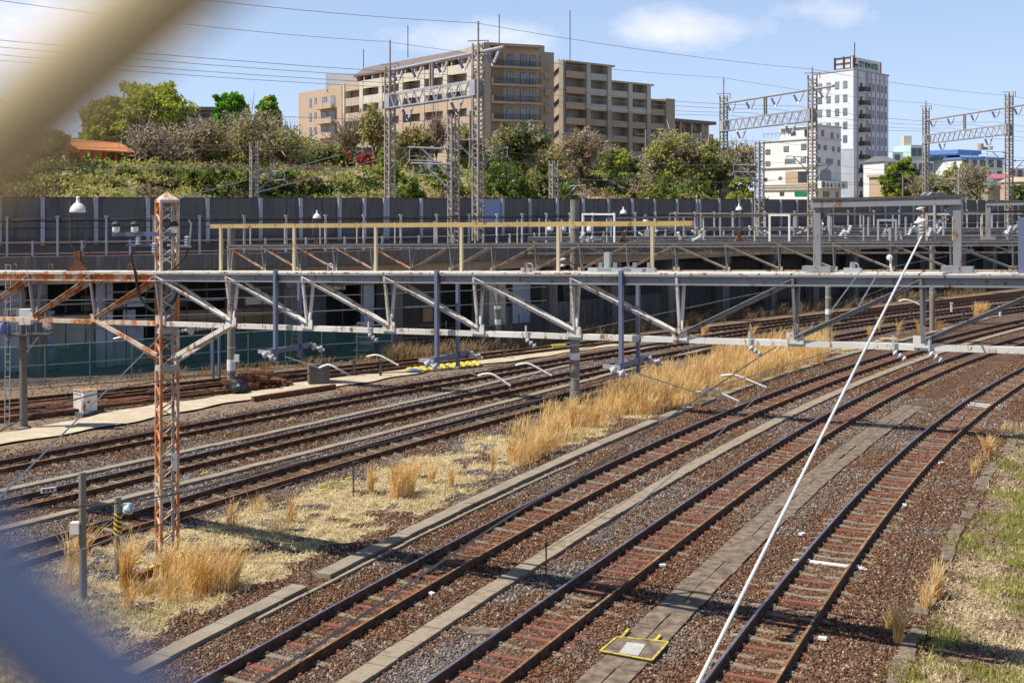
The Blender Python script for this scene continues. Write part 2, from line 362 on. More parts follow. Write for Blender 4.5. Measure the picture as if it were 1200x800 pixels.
def ground_mat():
    m, nt, b = newmat('ground'); geo = N(nt, 'ShaderNodeNewGeometry'); pos = geo.outputs['Position']; b.inputs['Roughness'].default_value = .9
    b.inputs['Specular IOR Level'].default_value = .2
    vo = N(nt, 'ShaderNodeTexVoronoi'); vo.inputs['Scale'].default_value = 17; L(nt, pos, vo.inputs['Vector'])
    sp = N(nt, 'ShaderNodeSeparateColor'); L(nt, vo.outputs['Color'], sp.inputs[0])
    big = noise(nt, pos, .5, 5); 
    rb = ramp(nt, sp.outputs[0], STONE_BROWN); rg = ramp(nt, sp.outputs[0], STONE_GREY)
    def attr(n):
        a = N(nt, 'ShaderNodeAttribute'); a.attribute_name = n; return a.outputs['Fac']
    mx = N(nt, 'ShaderNodeMixRGB'); L(nt, attr('grey'), mx.inputs[0]); L(nt, rb.outputs[0], mx.inputs[1]); L(nt, rg.outputs[0], mx.inputs[2])
    mu = N(nt, 'ShaderNodeMixRGB', blend_type='MULTIPLY'); mu.inputs[0].default_value = 1; L(nt, mx.outputs[0], mu.inputs[1]); mu.inputs[2].default_value = (.62, .56, .52, 1); mx = mu  # soil colour darkened to paint the shade in the gaps between stones
    # bare dirt
    dn = noise(nt, pos, 3, 8, .7); dr = ramp(nt, dn.outputs['Fac'], [(.3, (.10, .070, .048)), (.5, (.19, .135, .092)), (.7, (.28, .215, .15))])
    def thr(fac, lo, hi, nsc, amt):
        n = noise(nt, pos, nsc, 6, .7); a = N(nt, 'ShaderNodeMath', operation='MULTIPLY_ADD'); L(nt, n.outputs['Fac'], a.inputs[0]); a.inputs[1].default_value = amt
        s = N(nt, 'ShaderNodeMath', operation='SUBTRACT'); L(nt, fac, s.inputs[0]); s.inputs[1].default_value = amt/2; L(nt, s.outputs[0], a.inputs[2])
        return ramp(nt, a.outputs[0], [(lo, (0, 0, 0)), (hi, (1, 1, 1))]).outputs[0]
    def over(base, fac, col):
        x = N(nt, 'ShaderNodeMixRGB'); L(nt, fac, x.inputs[0]); L(nt, base, x.inputs[1]); L(nt, col, x.inputs[2]); return x.outputs[0]
    c = over(mx.outputs[0], thr(attr('dirt'), .45, .6, 6, .8), dr.outputs[0])
    sn = noise(nt, pos, 26, 6, .75); sr = ramp(nt, sn.outputs['Fac'], [(.3, (.19, .135, .07)), (.5, (.42, .335, .19)), (.7, (.60, .51, .33))])
    c = over(c, thr(attr('dry'), .40, .62, 7, 1.0), sr.outputs[0])
    gr = ramp(nt, sn.outputs['Fac'], [(.3, (.09, .09, .025)), (.6, (.20, .19, .05)), (.75, (.30, .27, .10))])
    c = over(c, thr(attr('green'), .5, .66, 7, .8), gr.outputs[0])
    L(nt, c, b.inputs['Base Color'])
    inv = N(nt, 'ShaderNodeMath', operation='SUBTRACT'); inv.inputs[0].default_value = 1; L(nt, vo.outputs['Distance'], inv.inputs[1])
    bp = N(nt, 'ShaderNodeBump'); bp.inputs['Strength'].default_value = .9; bp.inputs['Distance'].default_value = .035; L(nt, inv.outputs[0], bp.inputs['Height']); L(nt, bp.outputs[0], b.inputs['Normal'])
    return m
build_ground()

# ballast stones: loose, uncountable
def rock_mesh(i):
    r = np.random.default_rng(100+i); t = (1+5**.5)/2
    v = np.array([(-1,t,0),(1,t,0),(-1,-t,0),(1,-t,0),(0,-1,t),(0,1,t),(0,-1,-t),(0,1,-t),(t,0,-1),(t,0,1),(-t,0,-1),(-t,0,1)])/1.9
    v *= r.uniform(.7, 1.2, (12, 1))*np.array([[1.15, .85, .65]])
    f = [(0,11,5),(0,5,1),(0,1,7),(0,7,10),(0,10,11),(1,5,9),(5,11,4),(11,10,2),(10,7,6),(7,1,8),(3,9,4),(3,4,2),(3,2,6),(3,6,8),(3,8,9),(4,9,5),(2,4,11),(6,2,10),(8,6,7),(9,8,1)]
    me = bpy.data.meshes.new('ballast_stone'); me.from_pydata([tuple(a) for a in v], [], f); me.materials.append(stone_mat); return me
def make_stone_mat():
    m, nt, b = newmat('ballast_stone'); b.inputs['Roughness'].default_value = .88; b.inputs['Specular IOR Level'].default_value = .25
    oi = N(nt, 'ShaderNodeObjectInfo'); a = N(nt, 'ShaderNodeAttribute'); a.attribute_type = 'INSTANCER'; a.attribute_name = 'grey'
    rb = ramp(nt, oi.outputs['Random'], STONE_BROWN); rg = ramp(nt, oi.outputs['Random'], STONE_GREY)
    mx = N(nt, 'ShaderNodeMixRGB'); L(nt, a.outputs['Fac'], mx.inputs[0]); L(nt, rb.outputs[0], mx.inputs[1]); L(nt, rg.outputs[0], mx.inputs[2]); a2 = N(nt, 'ShaderNodeAttribute'); a2.attribute_type = 'INSTANCER'; a2.attribute_name = 'near'; tint = N(nt, 'ShaderNodeMixRGB', blend_type='MULTIPLY'); L(nt, a2.outputs['Fac'], tint.inputs[0]); L(nt, mx.outputs[0], tint.inputs[1]); tint.inputs[2].default_value = (1.0, .74, .52, 1)
    L(nt, tint.outputs[0], b.inputs['Base Color'])
    return m
stone_mat = make_stone_mat()
def build_ballast():
    n = 330000; u = nrng.random(n); Y = 19.0*(64/19.0)**u; keep = nrng.random(n) < 1.0
    X = (nrng.random(n)*1.02-.51)*.93*Y
    D, Gn, Gy, Di = zones(X, Y)
    dmin = np.full(n, 99.); ok = np.ones(n, bool)
    for k, tr in TR.items():
        d = dist_to(tr, X, Y, step=3); ok &= ~((np.abs(d-HG) < .10)); dmin = np.minimum(dmin, d)
    ok &= (dist_to(TG2, X, Y, step=3) > .46) | (nrng.random(n) < .10)
    for tg, wd in ((TG1, .30), (TG3, .32), (TGB, .24), (TGA, .24)): ok &= dist_to(tg, X, Y, step=3) > wd-nrng.random(n)*.06
    ok &= nrng.random(n) > np.clip(D*1.3, 0, .93); ok &= nrng.random(n) > np.clip(Di*1.05, 0, .85)
    ok &= nrng.random(n) > Gn*.5; ok &= dist_to(YD, X, Y, step=3) > 1.25
    X, Y, Gy, dmin = X[ok], Y[ok], Gy[ok], dmin[ok]; n = len(X)
    Z = nrng.uniform(-.012, .022, n) + (fbm(X, Y, 1.3, 77)-.5)*.035 - sm(1.3, 2.2, dmin)*.03 - (dmin < .52)*.020
    me = bpy.data.meshes.new('ballast_stones'); me.vertices.add(n); me.vertices.foreach_set('co', np.stack([X, Y, Z], 1).astype(np.float32).ravel())
    a = me.attributes.new('grey', 'FLOAT', 'POINT'); a.data.foreach_set('value', np.where(nrng.random(n) < Gy, 1, 0).astype(np.float32))
    a2 = me.attributes.new('near', 'FLOAT', 'POINT'); a2.data.foreach_set('value', (np.exp(-(dmin/1.0)**4)*np.clip(fbm(X, Y, .8, 91)*1.6-.2, 0, 1)).astype(np.float32))
    sc = me.attributes.new('sc', 'FLOAT', 'POINT'); sc.data.foreach_set('value', (nrng.uniform(.017, .036, n)*(1+.012*(Y-20))).astype(np.float32))
    o = bpy.data.objects.new('ballast_stones', me); COL.objects.link(o); o['kind'] = 'stuff'
    col = bpy.data.collections.new('stone_kinds')
    for i in range(5): col.objects.link(bpy.data.objects.new('ballast_stone', rock_mesh(i)))
    ng = bpy.data.node_groups.new('scatter', 'GeometryNodeTree'); ng.interface.new_socket('Geometry', in_out='INPUT', socket_type='NodeSocketGeometry'); ng.interface.new_socket('Geometry', in_out='OUTPUT', socket_type='NodeSocketGeometry')
    gi = ng.nodes.new('NodeGroupInput'); go = ng.nodes.new('NodeGroupOutput'); ip = ng.nodes.new('GeometryNodeInstanceOnPoints'); ci = ng.nodes.new('GeometryNodeCollectionInfo')
    ci.inputs['Collection'].default_value = col; ci.inputs['Separate Children'].default_value = True; ci.inputs['Reset Children'].default_value = True
    rv = ng.nodes.new('FunctionNodeRandomValue'); rv.data_type = 'FLOAT_VECTOR'; rv.inputs[1].default_value = (6.28, 6.28, 6.28)
    na = ng.nodes.new('GeometryNodeInputNamedAttribute'); na.data_type = 'FLOAT'; na.inputs['Name'].default_value = 'sc'
    e2r = ng.nodes.new('FunctionNodeEulerToRotation')
    k = ng.links.new
    k(gi.outputs[0], ip.inputs['Points']); k(ci.outputs[0], ip.inputs['Instance']); ip.inputs['Pick Instance'].default_value = True
    k(rv.outputs[0], e2r.inputs[0]); k(e2r.outputs[0], ip.inputs['Rotation']); k(na.outputs[0], ip.inputs['Scale']); k(ip.outputs[0], go.inputs[0])
    md = o.modifiers.new('scatter', 'NODES'); md.node_group = ng
    print('stones', n)
build_ballast()

# ------------------------------------------------------------------ rails and sleepers
def rail_mats():
    m, nt, b = newmat('rail_head'); geo = N(nt, 'ShaderNodeNewGeometry'); n = noise(nt, geo.outputs['Position'], 2, 4)
    r = ramp(nt, n.outputs['Fac'], [(.35, (.46, .44, .52)), (.65, (.30, .28, .34))]); L(nt, r.outputs[0], b.inputs['Base Color']); b.inputs['Metallic'].default_value = .85; b.inputs['Roughness'].default_value = .32
    side = simple('rail_side', (.040, .019, .012), (.085, .038, .020), 6, rough=.85, c3=(.16, .075, .035))
    rustyh = simple('rail_rusty_head', (.24, .10, .045), (.15, .06, .03), 7, rough=.8, c3=(.34, .17, .08))
    gold = simple('rail_sunlit_rust', (.30, .155, .06), (.20, .10, .04), 3, rough=.6, c3=(.42, .28, .14), metal=.2)  # rust, with sunlight painted into the tone of the left head faces
    return m, side, rustyh, gold
RH, RS, RR, RG = rail_mats()
PROF = [(-.062, .045), (.062, .045), (.062, .057), (.010, .072), (.008, .150), (.033, .163), (.033, .193), (.026, .200), (-.026, .200), (-.033, .193), (-.033, .163), (-.008, .150), (-.010, .072), (-.062, .057)]
def rail(tr, off, s0, s1, parent, rusty_head=False, step=.7, dz=0):
    S = np.arange(s0, s1, step); c, t = at(tr, S); n = np.stack([t[:, 1], -t[:, 0]], 1); base = c+n*off
    k = len(PROF); V = np.zeros((len(S), k, 3))
    for j, (a, z) in enumerate(PROF): V[:, j, :2] = base+n*a; V[:, j, 2] = z+dz
    b = MB(); i = np.arange(len(S)*k).reshape(len(S), k); fs = []; ms = []
    for j in range(k):
        j2 = (j+1) % k; top = j == 7
        for r in range(len(S)-1): fs.append((int(i[r, j]), int(i[r+1, j]), int(i[r+1, j2]), int(i[r, j2]))); ms.append(1 if top else (2 if j in (8, 9) else 0))
    b.v = [tuple(v) for v in V.reshape(-1, 3)]; b.f = fs; b.m = ms
    b.f.append(tuple(range(k))); b.m.append(0)
    return b.build('rail', [RS, RR if rusty_head else (RG if off > 0 else RH), RG], parent)
SLP = {
 'red': simple('sleeper_red', (.225, .070, .045), (.165, .055, .037), 5, rough=.85, c3=(.17, .11, .075), spread=(.38, .66)),
 'grey': simple('sleeper_grey', (.165, .130, .095), (.235, .19, .14), 5, rough=.9, bump=.3),
 'dark': simple('sleeper_dark', (.075, .05, .038), (.13, .085, .06), 6, rough=.9, bump=.3),
 'white': simple('sleeper_white', (.74, .72, .68), (.60, .57, .52), 6, rough=.7)}
def slmesh(kind, ln=2.05, wd=.19, h=.12):
    b = MB()
    if kind == 'grey':   # dished concrete sleeper: lower in the middle, shoulders at the rails
        xs = [-ln/2, -ln/2+.06, -.62, -.42, 0, .42, .62, ln/2-.06, ln/2]; zs = [-.06, .005, .045, .030, .004, .030, .045, .005, -.06]
        wds = [wd*.9, wd, wd*1.05, wd, wd*.85, wd, wd*1.05, wd, wd*.9]
    else: xs = [-ln/2, -ln/2+.03, ln/2-.03, ln/2]; zs = [-.05, .034, .034, -.05]; wds = [wd*.8, wd*.8, wd*.8, wd*.8]; xs = [-ln/2, -.74, .74, ln/2]
    vs = []; 
    for x, z, q in zip(xs, zs, wds): vs += [(x, -q/2, -.1), (x, -q/2+.015, z), (x, q/2-.015, z), (x, q/2, -.1)]
    fs = [(0, 1, 2, 3)[::-1]]
    for i in range(len(xs)-1):
        o = i*4
        for j in range(3): fs.append((o+j, o+j+1, o+j+5, o+j+4)[::-1])
    o = (len(xs)-1)*4; fs.append((o, o+1, o+2, o+3)); b.add(vs, fs)
    for sx in (-HG, HG):
        for dx in (-.095, .095): b.box((sx+dx, 0, .05), (.055, .07, .03))
    return b
SLM = {}
for k_ in ('red', 'grey', 'dark', 'white'):
    mb_ = slmesh('grey' if k_ in ('grey',) else k_); me_ = bpy.data.meshes.new('sleeper_'+k_); me_.from_pydata(mb_.v, [], mb_.f); me_.materials.append(SLP[k_]); SLM[k_] = me_
TRACK_LABEL = {
 'T3': 'rightmost curving track with dished grey and red sleepers, beside the grass verge',
 'T2': 'middle track of the three nearest, red steel sleepers showing between its rails',
 'T1': 'nearest track to the dry grass strip, dark wire hanging above its rails',
 'C': 'track running along the far edge of the dry grass strip',
 'B': 'track second beyond the dry grass strip, behind the one edging the grass',
 'A': 'track next to the sandy concrete path, on its near side',
 'D': 'rusty siding track between the sandy path and the viaduct',
 'E': 'short rusty siding rails at the foot of the green netting fence'}
def track(key, pat, spacing, yseen, y0, y1, rust=False):
    tr = TR[key]; s0, s1 = s_of_y(tr, y0), s_of_y(tr, y1)
    c0, _ = at(tr, s_of_y(tr, yseen)); root = empty('railway_track', (float(c0[0]), float(c0[1]), 0), TRACK_LABEL[key], 'railway track', 'railway tracks across the yard')
    rail(tr, -HG, s0, s1, root, rust); rail(tr, HG, s0, s1, root, rust)
    ss = s_of_y(tr, yseen); n = 0; rest = MB(); s = ss; i = 0
    r = random.Random(key)
    while s < s1:
        c, t = at(tr, s); kind = pat(i, float(c[1]), r)
        ang = math.atan2(-t[0], t[1]) + r.uniform(-.02, .02); dz = r.uniform(-.012, .006); 
        if n < 98:
            o = bpy.data.objects.new('sleeper', SLM[kind]); COL.objects.link(o); o.parent = root
            o.location = (float(c[0])-root.location.x+r.uniform(-.03, .03), float(c[1])-root.location.y, dz); o.rotation_euler = (0, 0, ang)
            if kind == 'white': o['label'] = 'white painted sleeper'
        else:
            ca, sa = math.cos(ang), math.sin(ang); me = SLM['grey']
            rest.add([(c[0]+v.co.x*ca-v.co.y*sa, c[1]+v.co.x*sa+v.co.y*ca, v.co.z+dz) for v in me.vertices], [tuple(p.vertices) for p in me.polygons])
        n += 1; i += 1; s += spacing*r.uniform(.95, 1.05)
    if rest.f: q = rest.build('sleeper_run', SLP['dark'], root); q['kind'] = 'stuff'
    return root
def pT3(i, y, r):
    if abs(y-28.3) < .26 or abs(y-50.2) < .3: return 'white'
    return 'red' if (i % 3 == 0 or r.random() < .12) else 'grey'
def pT2(i, y, r):
    if y < 31: return 'red' if r.random() < .86 else 'grey'
    return 'red' if r.random() < .45 else 'grey'
def pT1(i, y, r): return 'red' if i % 2 == 0 else 'grey'
track('T3', pT3, .50, 20.0, 6, 115); track('T2', pT2, .52, 19.5, 6, 125); track('T1', pT1, .60, 19.5, 6, 140)
far = lambda i, y, r: 'dark' if r.random() < .6 else 'grey'
track('C', far, .66, 24, 13, 145); track('B', far, .66, 25, 15, 150); track('A', far, .66, 30, 19, 160)
track('D', far, .66, 36, 26, 165, True); track('E', far, .7, 38, 27, 64, True)

# ------------------------------------------------------------------ cable troughs
def strip(tr, s0, s1, w, z, h, slab=None, jog=0, seed=1, gap=0):
    r = random.Random(seed); b = MB(); s = s0
    slab = slab or .9
    while s < s1:
        c, t = at(tr, s+slab/2); ang = math.atan2(t[1], t[0])+r.uniform(-.012, .012)
        n = np.array([t[1], -t[0]])*r.uniform(-jog, jog)
        if r.random() > gap: b.box((c[0]+n[0], c[1]+n[1], z-h/2+r.uniform(-.008, .008)), (slab-.012, w, h), ang)
        s += slab
    return b
MT['slab'] = simple('trough_slab', (.21, .165, .115), (.28, .23, .165), 3, rough=.92, bump=.3, c3=(.18, .135, .09))
MT['slab_pale'] = simple('trough_pale', (.27, .23, .175), (.20, .165, .12), 2, rough=.92, bump=.3)
MT['slab_dark'] = simple('slab_dark', (.085, .062, .045), (.15, .112, .080), 4, rough=.92, bump=.35, c3=(.22, .17, .12))
def trough(tr, y0, y1, w, m, label, slab=.5, jog=.012, z=.07, seed=1, gap=0):
    o = strip(tr, s_of_y(tr, y0), s_of_y(tr, y1), w, z, .16, slab, jog, seed, gap).build('cable_trough', m)
    return tag(o, label, 'cable trough', 'concrete cable troughs between the tracks')
trough(TG1, 15, 100, .42, MT['slab'], 'grey concrete cable trough between the middle track and the track beside the dry grass', .42)
trough(TG3, 21.5, 90, .40, MT['slab_pale'], 'pale concrete cable trough along the near edge of the dry grass strip', .9, gap=.07)
trough(TGB, 24, 70, .34, MT['slab_pale'], 'pale narrow trough between the two middle tracks beyond the dry grass', .9)
trough(TGA, 27, 75, .34, MT['slab_pale'], 'pale narrow trough next to the track beside the sandy path', .9)
tr2 = dict(p=TG2['p'].copy(), s=TG2['s']); T_ = np.gradient(tr2['p'], axis=0); T_ /= np.linalg.norm(T_, axis=1)[:, None]; N_ = np.stack([T_[:, 1], -T_[:, 0]], 1)
tA = dict(p=TG2['p']-N_*.215, s=TG2['s']); tB = dict(p=TG2['p']+N_*.215, s=TG2['s'])
b = strip(tA, s_of_y(TG2, 16), s_of_y(TG2, 50), .41, .030, .12, .8, .02, 5); b2 = strip(tB, s_of_y(TG2, 16), s_of_y(TG2, 50), .41, .026, .12, .8, .02, 6)
b.add(b2.v, b2.f); tag(b.build('cable_trough', MT['slab_dark']), 'wide dark double-width trough between the middle and rightmost tracks', 'cable trough', 'concrete cable troughs between the tracks')
b = strip(TGC, s_of_y(TGC, 24.3), s_of_y(TGC, 38), .09, .06, .1, 1.5, .01, 9); tag(b.build('kerb_conduit', MT['slab_pale']), 'thin pale conduit beside the trough left of the nearest grass-side track', 'conduit')
tR = dict(p=RB['p']+np.array([.35, 0]), s=RB['s'])
tag(strip(tR, s_of_y(RB, 19), s_of_y(RB, 46), .30, .020, .1, .7, .06, 12, .38).build('buried_slabs', MT['slab_dark']), 'line of dark half-buried slabs along the edge of the grass verge at the right', 'slabs')
# sand path
def ribbon(name, tr, s0, s1, wfun, z, mat):
    S = np.arange(s0, s1, .4); c, t = at(tr, S); n = np.stack([t[:, 1], -t[:, 0]], 1); V = []; 
    for i in range(len(S)):
        a, b_ = wfun(S[i]); V += [(*(c[i]-n[i]*a), z), (*(c[i]+n[i]*b_), z)]
    Fq = [(2*i, 2*i+1, 2*i+3, 2*i+2) for i in range(len(S)-1)]
    return npmesh(name, V, Fq, mat, 'structure')
def wn(s): return (1.15+.25*math.sin(s*.7)+.12*math.sin(s*2.3), 1.0+.2*math.sin(s*.5+1)+.12*math.sin(s*1.9))
ribbon('path', YD, s_of_y(YD, 24), s_of_y(YD, 72), wn, .045, MT['sand_concrete'])
# bare track across the verge
def wn2(s): return (.22+.12*math.sin(s*1.3), .18+.12*math.sin(s*1.9+2))
# ------------------------------------------------------------------ the bank behind the viaduct
def ground_green():
    m, nt, b = newmat('bank'); geo = N(nt, 'ShaderNodeNewGeometry'); pos = geo.outputs['Position']; b.inputs['Roughness'].default_value = .95
    n1 = noise(nt, pos, .22, 6, .65); n2 = noise(nt, pos, 2.5, 7, .75)
    dry = ramp(nt, n2.outputs['Fac'], [(.3, (.16, .11, .06)), (.5, (.34, .26, .16)), (.7, (.46, .37, .25))])
    gr = ramp(nt, n2.outputs['Fac'], [(.3, (.045, .055, .018)), (.55, (.12, .13, .04)), (.72, (.21, .20, .08))])
    f = ramp(nt, n1.outputs['Fac'], [(.47, (0, 0, 0)), (.56, (1, 1, 1))]); mx = N(nt, 'ShaderNodeMixRGB')
    L(nt, f.outputs[0], mx.inputs[0]); L(nt, dry.outputs[0], mx.inputs[1]); L(nt, gr.outputs[0], mx.inputs[2]); L(nt, mx.outputs[0], b.inputs['Base Color'])
    bp = N(nt, 'ShaderNodeBump'); bp.inputs['Strength'].default_value = .6; bp.inputs['Distance'].default_value = .3; L(nt, n2.outputs['Fac'], bp.inputs['Height']); L(nt, bp.outputs[0], b.inputs['Normal'])
    return m
MT['bank'] = ground_green()
def build_bank():
    xs = np.arange(-420, 1640, 10.); dd = np.r_[4, 8, np.arange(10, 36, 1.0), 40, 50, 70, 100, 150, 250, 450, 900]
    V = []; 
    for x in xs:
        w0 = wy(x)
        for d in dd:
            Y = w0+d; z = float(hillz(x, Y)); X = (x-600)*Y/F
            if 12 < d < 32: z += (fbm(np.array([X]), np.array([Y]), .35, 4)[0]-.5)*1.1
            V.append((X, Y, z))
    V = np.array(V); i = np.arange(len(xs)*len(dd)).reshape(len(xs), len(dd)); Fc = np.stack([i[:-1, :-1], i[1:, :-1], i[1:, 1:], i[:-1, 1:]], -1).reshape(-1, 4)
    npmesh('bank', V, Fc, MT['bank'], 'structure', smooth=True)
build_bank()
def H(x, Y): return float(hillz(x, Y))
def poly(tab, a=-200, b=1450, n=140):
    """smooth ground plan from (column, distance) pairs -> XY points"""
    xs = np.linspace(a, b, n); ys = np.interp(xs, [t[0] for t in tab], [t[1] for t in tab])
    k = np.ones(9)/9; yp = np.r_[np.full(4, ys[0]), ys, np.full(4, ys[-1])]; ys = np.convolve(yp, k, 'valid')
    return np.stack([(xs-600)*ys/F, ys], 1)
FP, WP = poly(FRONT), poly(WALLP)
def mkline(p):
    s = np.r_[0, np.cumsum(np.hypot(*np.diff(p, axis=0).T))]; return dict(p=p, s=s)
FL, WLn = mkline(FP), mkline(WP)
def extr(b, line, s0, s1, o0, o1, z0, z1, step=2.0, mi=0):
    """box-section run along a plan line: o = offset away from camera side, z = heights"""
    S = np.arange(s0, s1, step); S = np.r_[S, s1]; c, t = at(line, S); n = np.stack([-t[:, 1], t[:, 0]], 1); o = len(b.v)
    for i in range(len(S)):
        for a, z in ((o0, z0), (o1, z0), (o1, z1), (o0, z1)): b.v.append((c[i, 0]+n[i, 0]*a, c[i, 1]+n[i, 1]*a, z))
    for i in range(len(S)-1):
        q = o+i*4
        for j in range(4): b.f.append((q+j, q+(j+1) % 4, q+4+(j+1) % 4, q+4+j)); b.m.append(mi)
    b.f += [(o, o+3, o+2, o+1), (o+4*(len(S)-1), o+4*(len(S)-1)+1, o+4*(len(S)-1)+2, o+4*(len(S)-1)+3)]; b.m += [mi, mi]
SF, SW = FL['s'][-1], WLn['s'][-1]
def stained(name, c1, c2, c3=None, rough=.9):
    return simple(name, c1, c2, 1.0, rough=rough, bump=.15, stretch=(3.0, 3.0, .35), c3=c3, spread=(.3, .7))
MT['fascia'] = stained('fascia', (.20, .19, .175), (.12, .115, .11), (.28, .24, .19))
MT['dark_panel'] = stained('dark_panel', (.075, .072, .074), (.150, .145, .140), (.10, .096, .096), rough=.85)
MT['blue_panel'] = stained('blue_panel', (.30, .40, .60), (.26, .35, .54), rough=.7)
MT['post_pale'] = rusty('post_pale', (.46, .48, .52), .14, rough=.5)
MT['beige_wall'] = stained('beige_wall', (.46, .38, .27), (.38, .31, .22))
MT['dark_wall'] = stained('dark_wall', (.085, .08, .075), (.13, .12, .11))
MT['steel_dark'] = simple('steel_dark', (.06, .055, .05), (.10, .08, .065), 3, rough=.7)
MT['deck_gravel'] = simple('deck_gravel', (.19, .13, .10), (.11, .075, .06), 9, rough=.95, bump=.6, c3=(.27, .20, .16))
MT['orange_pipe'] = simple('orange_pipe', (.42, .17, .06), (.30, .12, .05), 3, rough=.7)
# elevated railway viaduct: deck, fascia, columns, cross beams
vi = empty('railway_viaduct', (*FP[40], 0), 'long concrete railway viaduct on square columns, crossing behind the yard', 'viaduct')
b = MB(); extr(b, FL, 0, SF, 0, 6.6, 5.05, 5.62); extr(b, FL, 0, SF, -.12, .35, 5.10, 5.86); b.build('deck', MT['fascia'], vi)
b = MB(); extr(b, FL, 0, SF, .6, 1.1, 4.45, 5.05); extr(b, FL, 0, SF, 5.2, 5.7, 4.45, 5.05); b.build('girder', MT['beige_wall'], vi)
b = MB(); extr(b, FL, 0, SF, .6, 5.2, 5.62, 5.78); b.build('ballast_bed', MT['deck_gravel'], vi)
for off in (2.2, 3.27, 5.0-.6):
    b = MB(); extr(b, FL, 0, SF, off, off+.07, 5.78, 5.92); b.build('rail', MT['dark_rust'], vi)
s = 3.0; k = 0
while s < SF:
    c, t = at(FL, s); n = np.array([-t[1], t[0]]); ang = math.atan2(t[1], t[0]); b = MB()
    for a in (.9, 5.3): b.box((c[0]+n[0]*a, c[1]+n[1]*a, 2.2), (.75, .75, 4.5), ang)
    b.box((c[0]+n[0]*3.1, c[1]+n[1]*3.1, 4.2), (.7, 5.6, .5), ang)
    b.build('column', MT['fascia'], vi); s += 6.4; k += 1
# plinth under the noise wall, closed back so the space below the deck is dark
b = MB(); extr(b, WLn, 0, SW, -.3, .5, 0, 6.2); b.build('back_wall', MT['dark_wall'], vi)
b = MB(); extr(b, WLn, 0, SW, -.42, -.34, 6.28, 6.36); b.build('orange_pipe', MT['orange_pipe'], vi)
# noise wall: posts, panels, coping
nw = empty('noise_wall', (*WP[40], 6.2), 'long dark grey noise wall with pale posts along the top of the viaduct', 'noise wall')
b = MB(); extr(b, WLn, 0, SW, 0, .10, 6.62, 8.78, 2.4); b.build('panel', MT['dark_panel'], nw)
b = MB(); extr(b, WLn, 0, SW, -.03, .13, 8.78, 8.83, 2.4); extr(b, WLn, 0, SW, -.03, 0, 7.08, 7.12, 2.4); b.build('coping', MT['steel_dark'], nw)
b = MB(); extr(b, WLn, 0, SW, -.02, .12, 6.2, 6.62, 2.4); b.build('base_beam', MT['dark_wall'], nw)
colx = [-60, 0, 50, 112, 173, 208, 243, 305, 352, 397, 426, 449.5, 453, 492.5, 558, 588, 620, 652, 682.5, 712, 740, 766, 792.5, 815.5, 819, 842, 865, 880, 914, 933, 948, 975, 1000, 1018, 1036, 1053, 1069, 1088, 1102, 1117, 1131, 1144, 1155, 1168, 1180, 1192, 1205, 1220]
def onwall(x, line=None, tab=WALLP):
    line = line or WLn; p = line['p']; cx = 600+p[:, 0]*F/p[:, 1]; s = float(np.interp(x, cx, line['s'])); return s
for x in colx:
    s = onwall(x); c, t = at(WLn, s); n = np.array([-t[1], t[0]]); b = MB()
    b.box((c[0]-n[0]*.08, c[1]-n[1]*.08, 7.5), (.21, .16, 2.62), math.atan2(t[1], t[0])); b.build('post', MT['post_pale'], nw)
s0, s1 = onwall(559), onwall(587.5); b = MB(); extr(b, WLn, s0, s1, -.06, -.02, 6.9, 8.77, 2); q = b.build('panel', MT['blue_panel'], nw); q['label'] = 'pale blue replacement panel'
# deck-edge railing with pale posts and cables
rl = empty('deck_railing', (*FP[30], 5.8), 'pale steel railing and tall cable posts along the near edge of the viaduct', 'railing')
b = MB(); 
for z in (5.98, 6.55): extr(b, FL, 0, SF, .02, .07, z, z+.05)
b.build('rail', MT['galv'], rl)
b = MB(); s = 1.0; k = 0
while s < SF-2:
    c, t = at(FL, s); ang = math.atan2(t[1], t[0]); tall = k % 2 == 0
    b.box((c[0], c[1], 5.8+(1.0 if tall else .42)), (.10, .10, 2.0 if tall else .84), ang)
    if tall: b.box((c[0], c[1], 7.83), (.17, .17, .06), ang)
    s += 1.15 if s < 60 else 2.1; k += 1
b.build('posts', MT['post_pale'], rl)['kind'] = 'stuff'
b = MB()
for z in (7.72, 7.62, 7.30): 
    S = np.arange(0, SF, 1.15); c, t = at(FL, S); b.tube([(c[i, 0], c[i, 1]+.02, z - .05*math.sin(i*math.pi/2)**2) for i in range(len(S))], .03 if z > 7.4 else .018, 4)
b.build('cable', MT['black'], rl)
# ------------------------------------------------------------------ rooms and clutter beneath the viaduct (left bays)
def F_at(x, off, z):
    s = onwall(x, FL); c, t = at(FL, s); return Vector((c[0]-t[1]*off, c[1]+t[0]*off, z)), math.atan2(t[1], t[0])
MT['room_grey'] = stained('room_grey', (.58, .60, .64), (.48, .50, .54))
MT['room_cream'] = stained('room_cream', (.66, .60, .46), (.56, .51, .4))
MT['tan_panel'] = stained('tan_panel', (.40, .23, .12), (.33, .19, .10))
MT['shutter'] = simple('shutter', (.23, .23, .24), (.18, .18, .19), 1, rough=.6, stretch=(1, 1, 12))
rm = empty('storage_building', F_at(120, 2.0, 0)[0], 'low grey building with cream doors built in under the viaduct', 'building')
def panel(x0, x1, z0, z1, off, m, nm='wall', th=.15, par=rm, lab=None):
    a, _ = F_at(x0, off, 0); c, _ = F_at(x1, off, 0); b = MB(); d = (c-a); ang = math.atan2(d.y, d.x); mid = (a+c)/2
    b.box((mid.x, mid.y, (z0+z1)/2), (d.length, th, z1-z0), ang); o = b.build(nm, m, par)
    if lab: o['label'] = lab
    return o
panel(-120, 30, 0, 4.1, 2.2, MT['room_grey']); panel(30.5, 68, 0, 3.0, 2.3, MT['room_grey']); panel(68.5, 116, 0, 2.7, 2.5, MT['room_cream'], 'door', .1, lab='cream sliding door under a thin canopy')
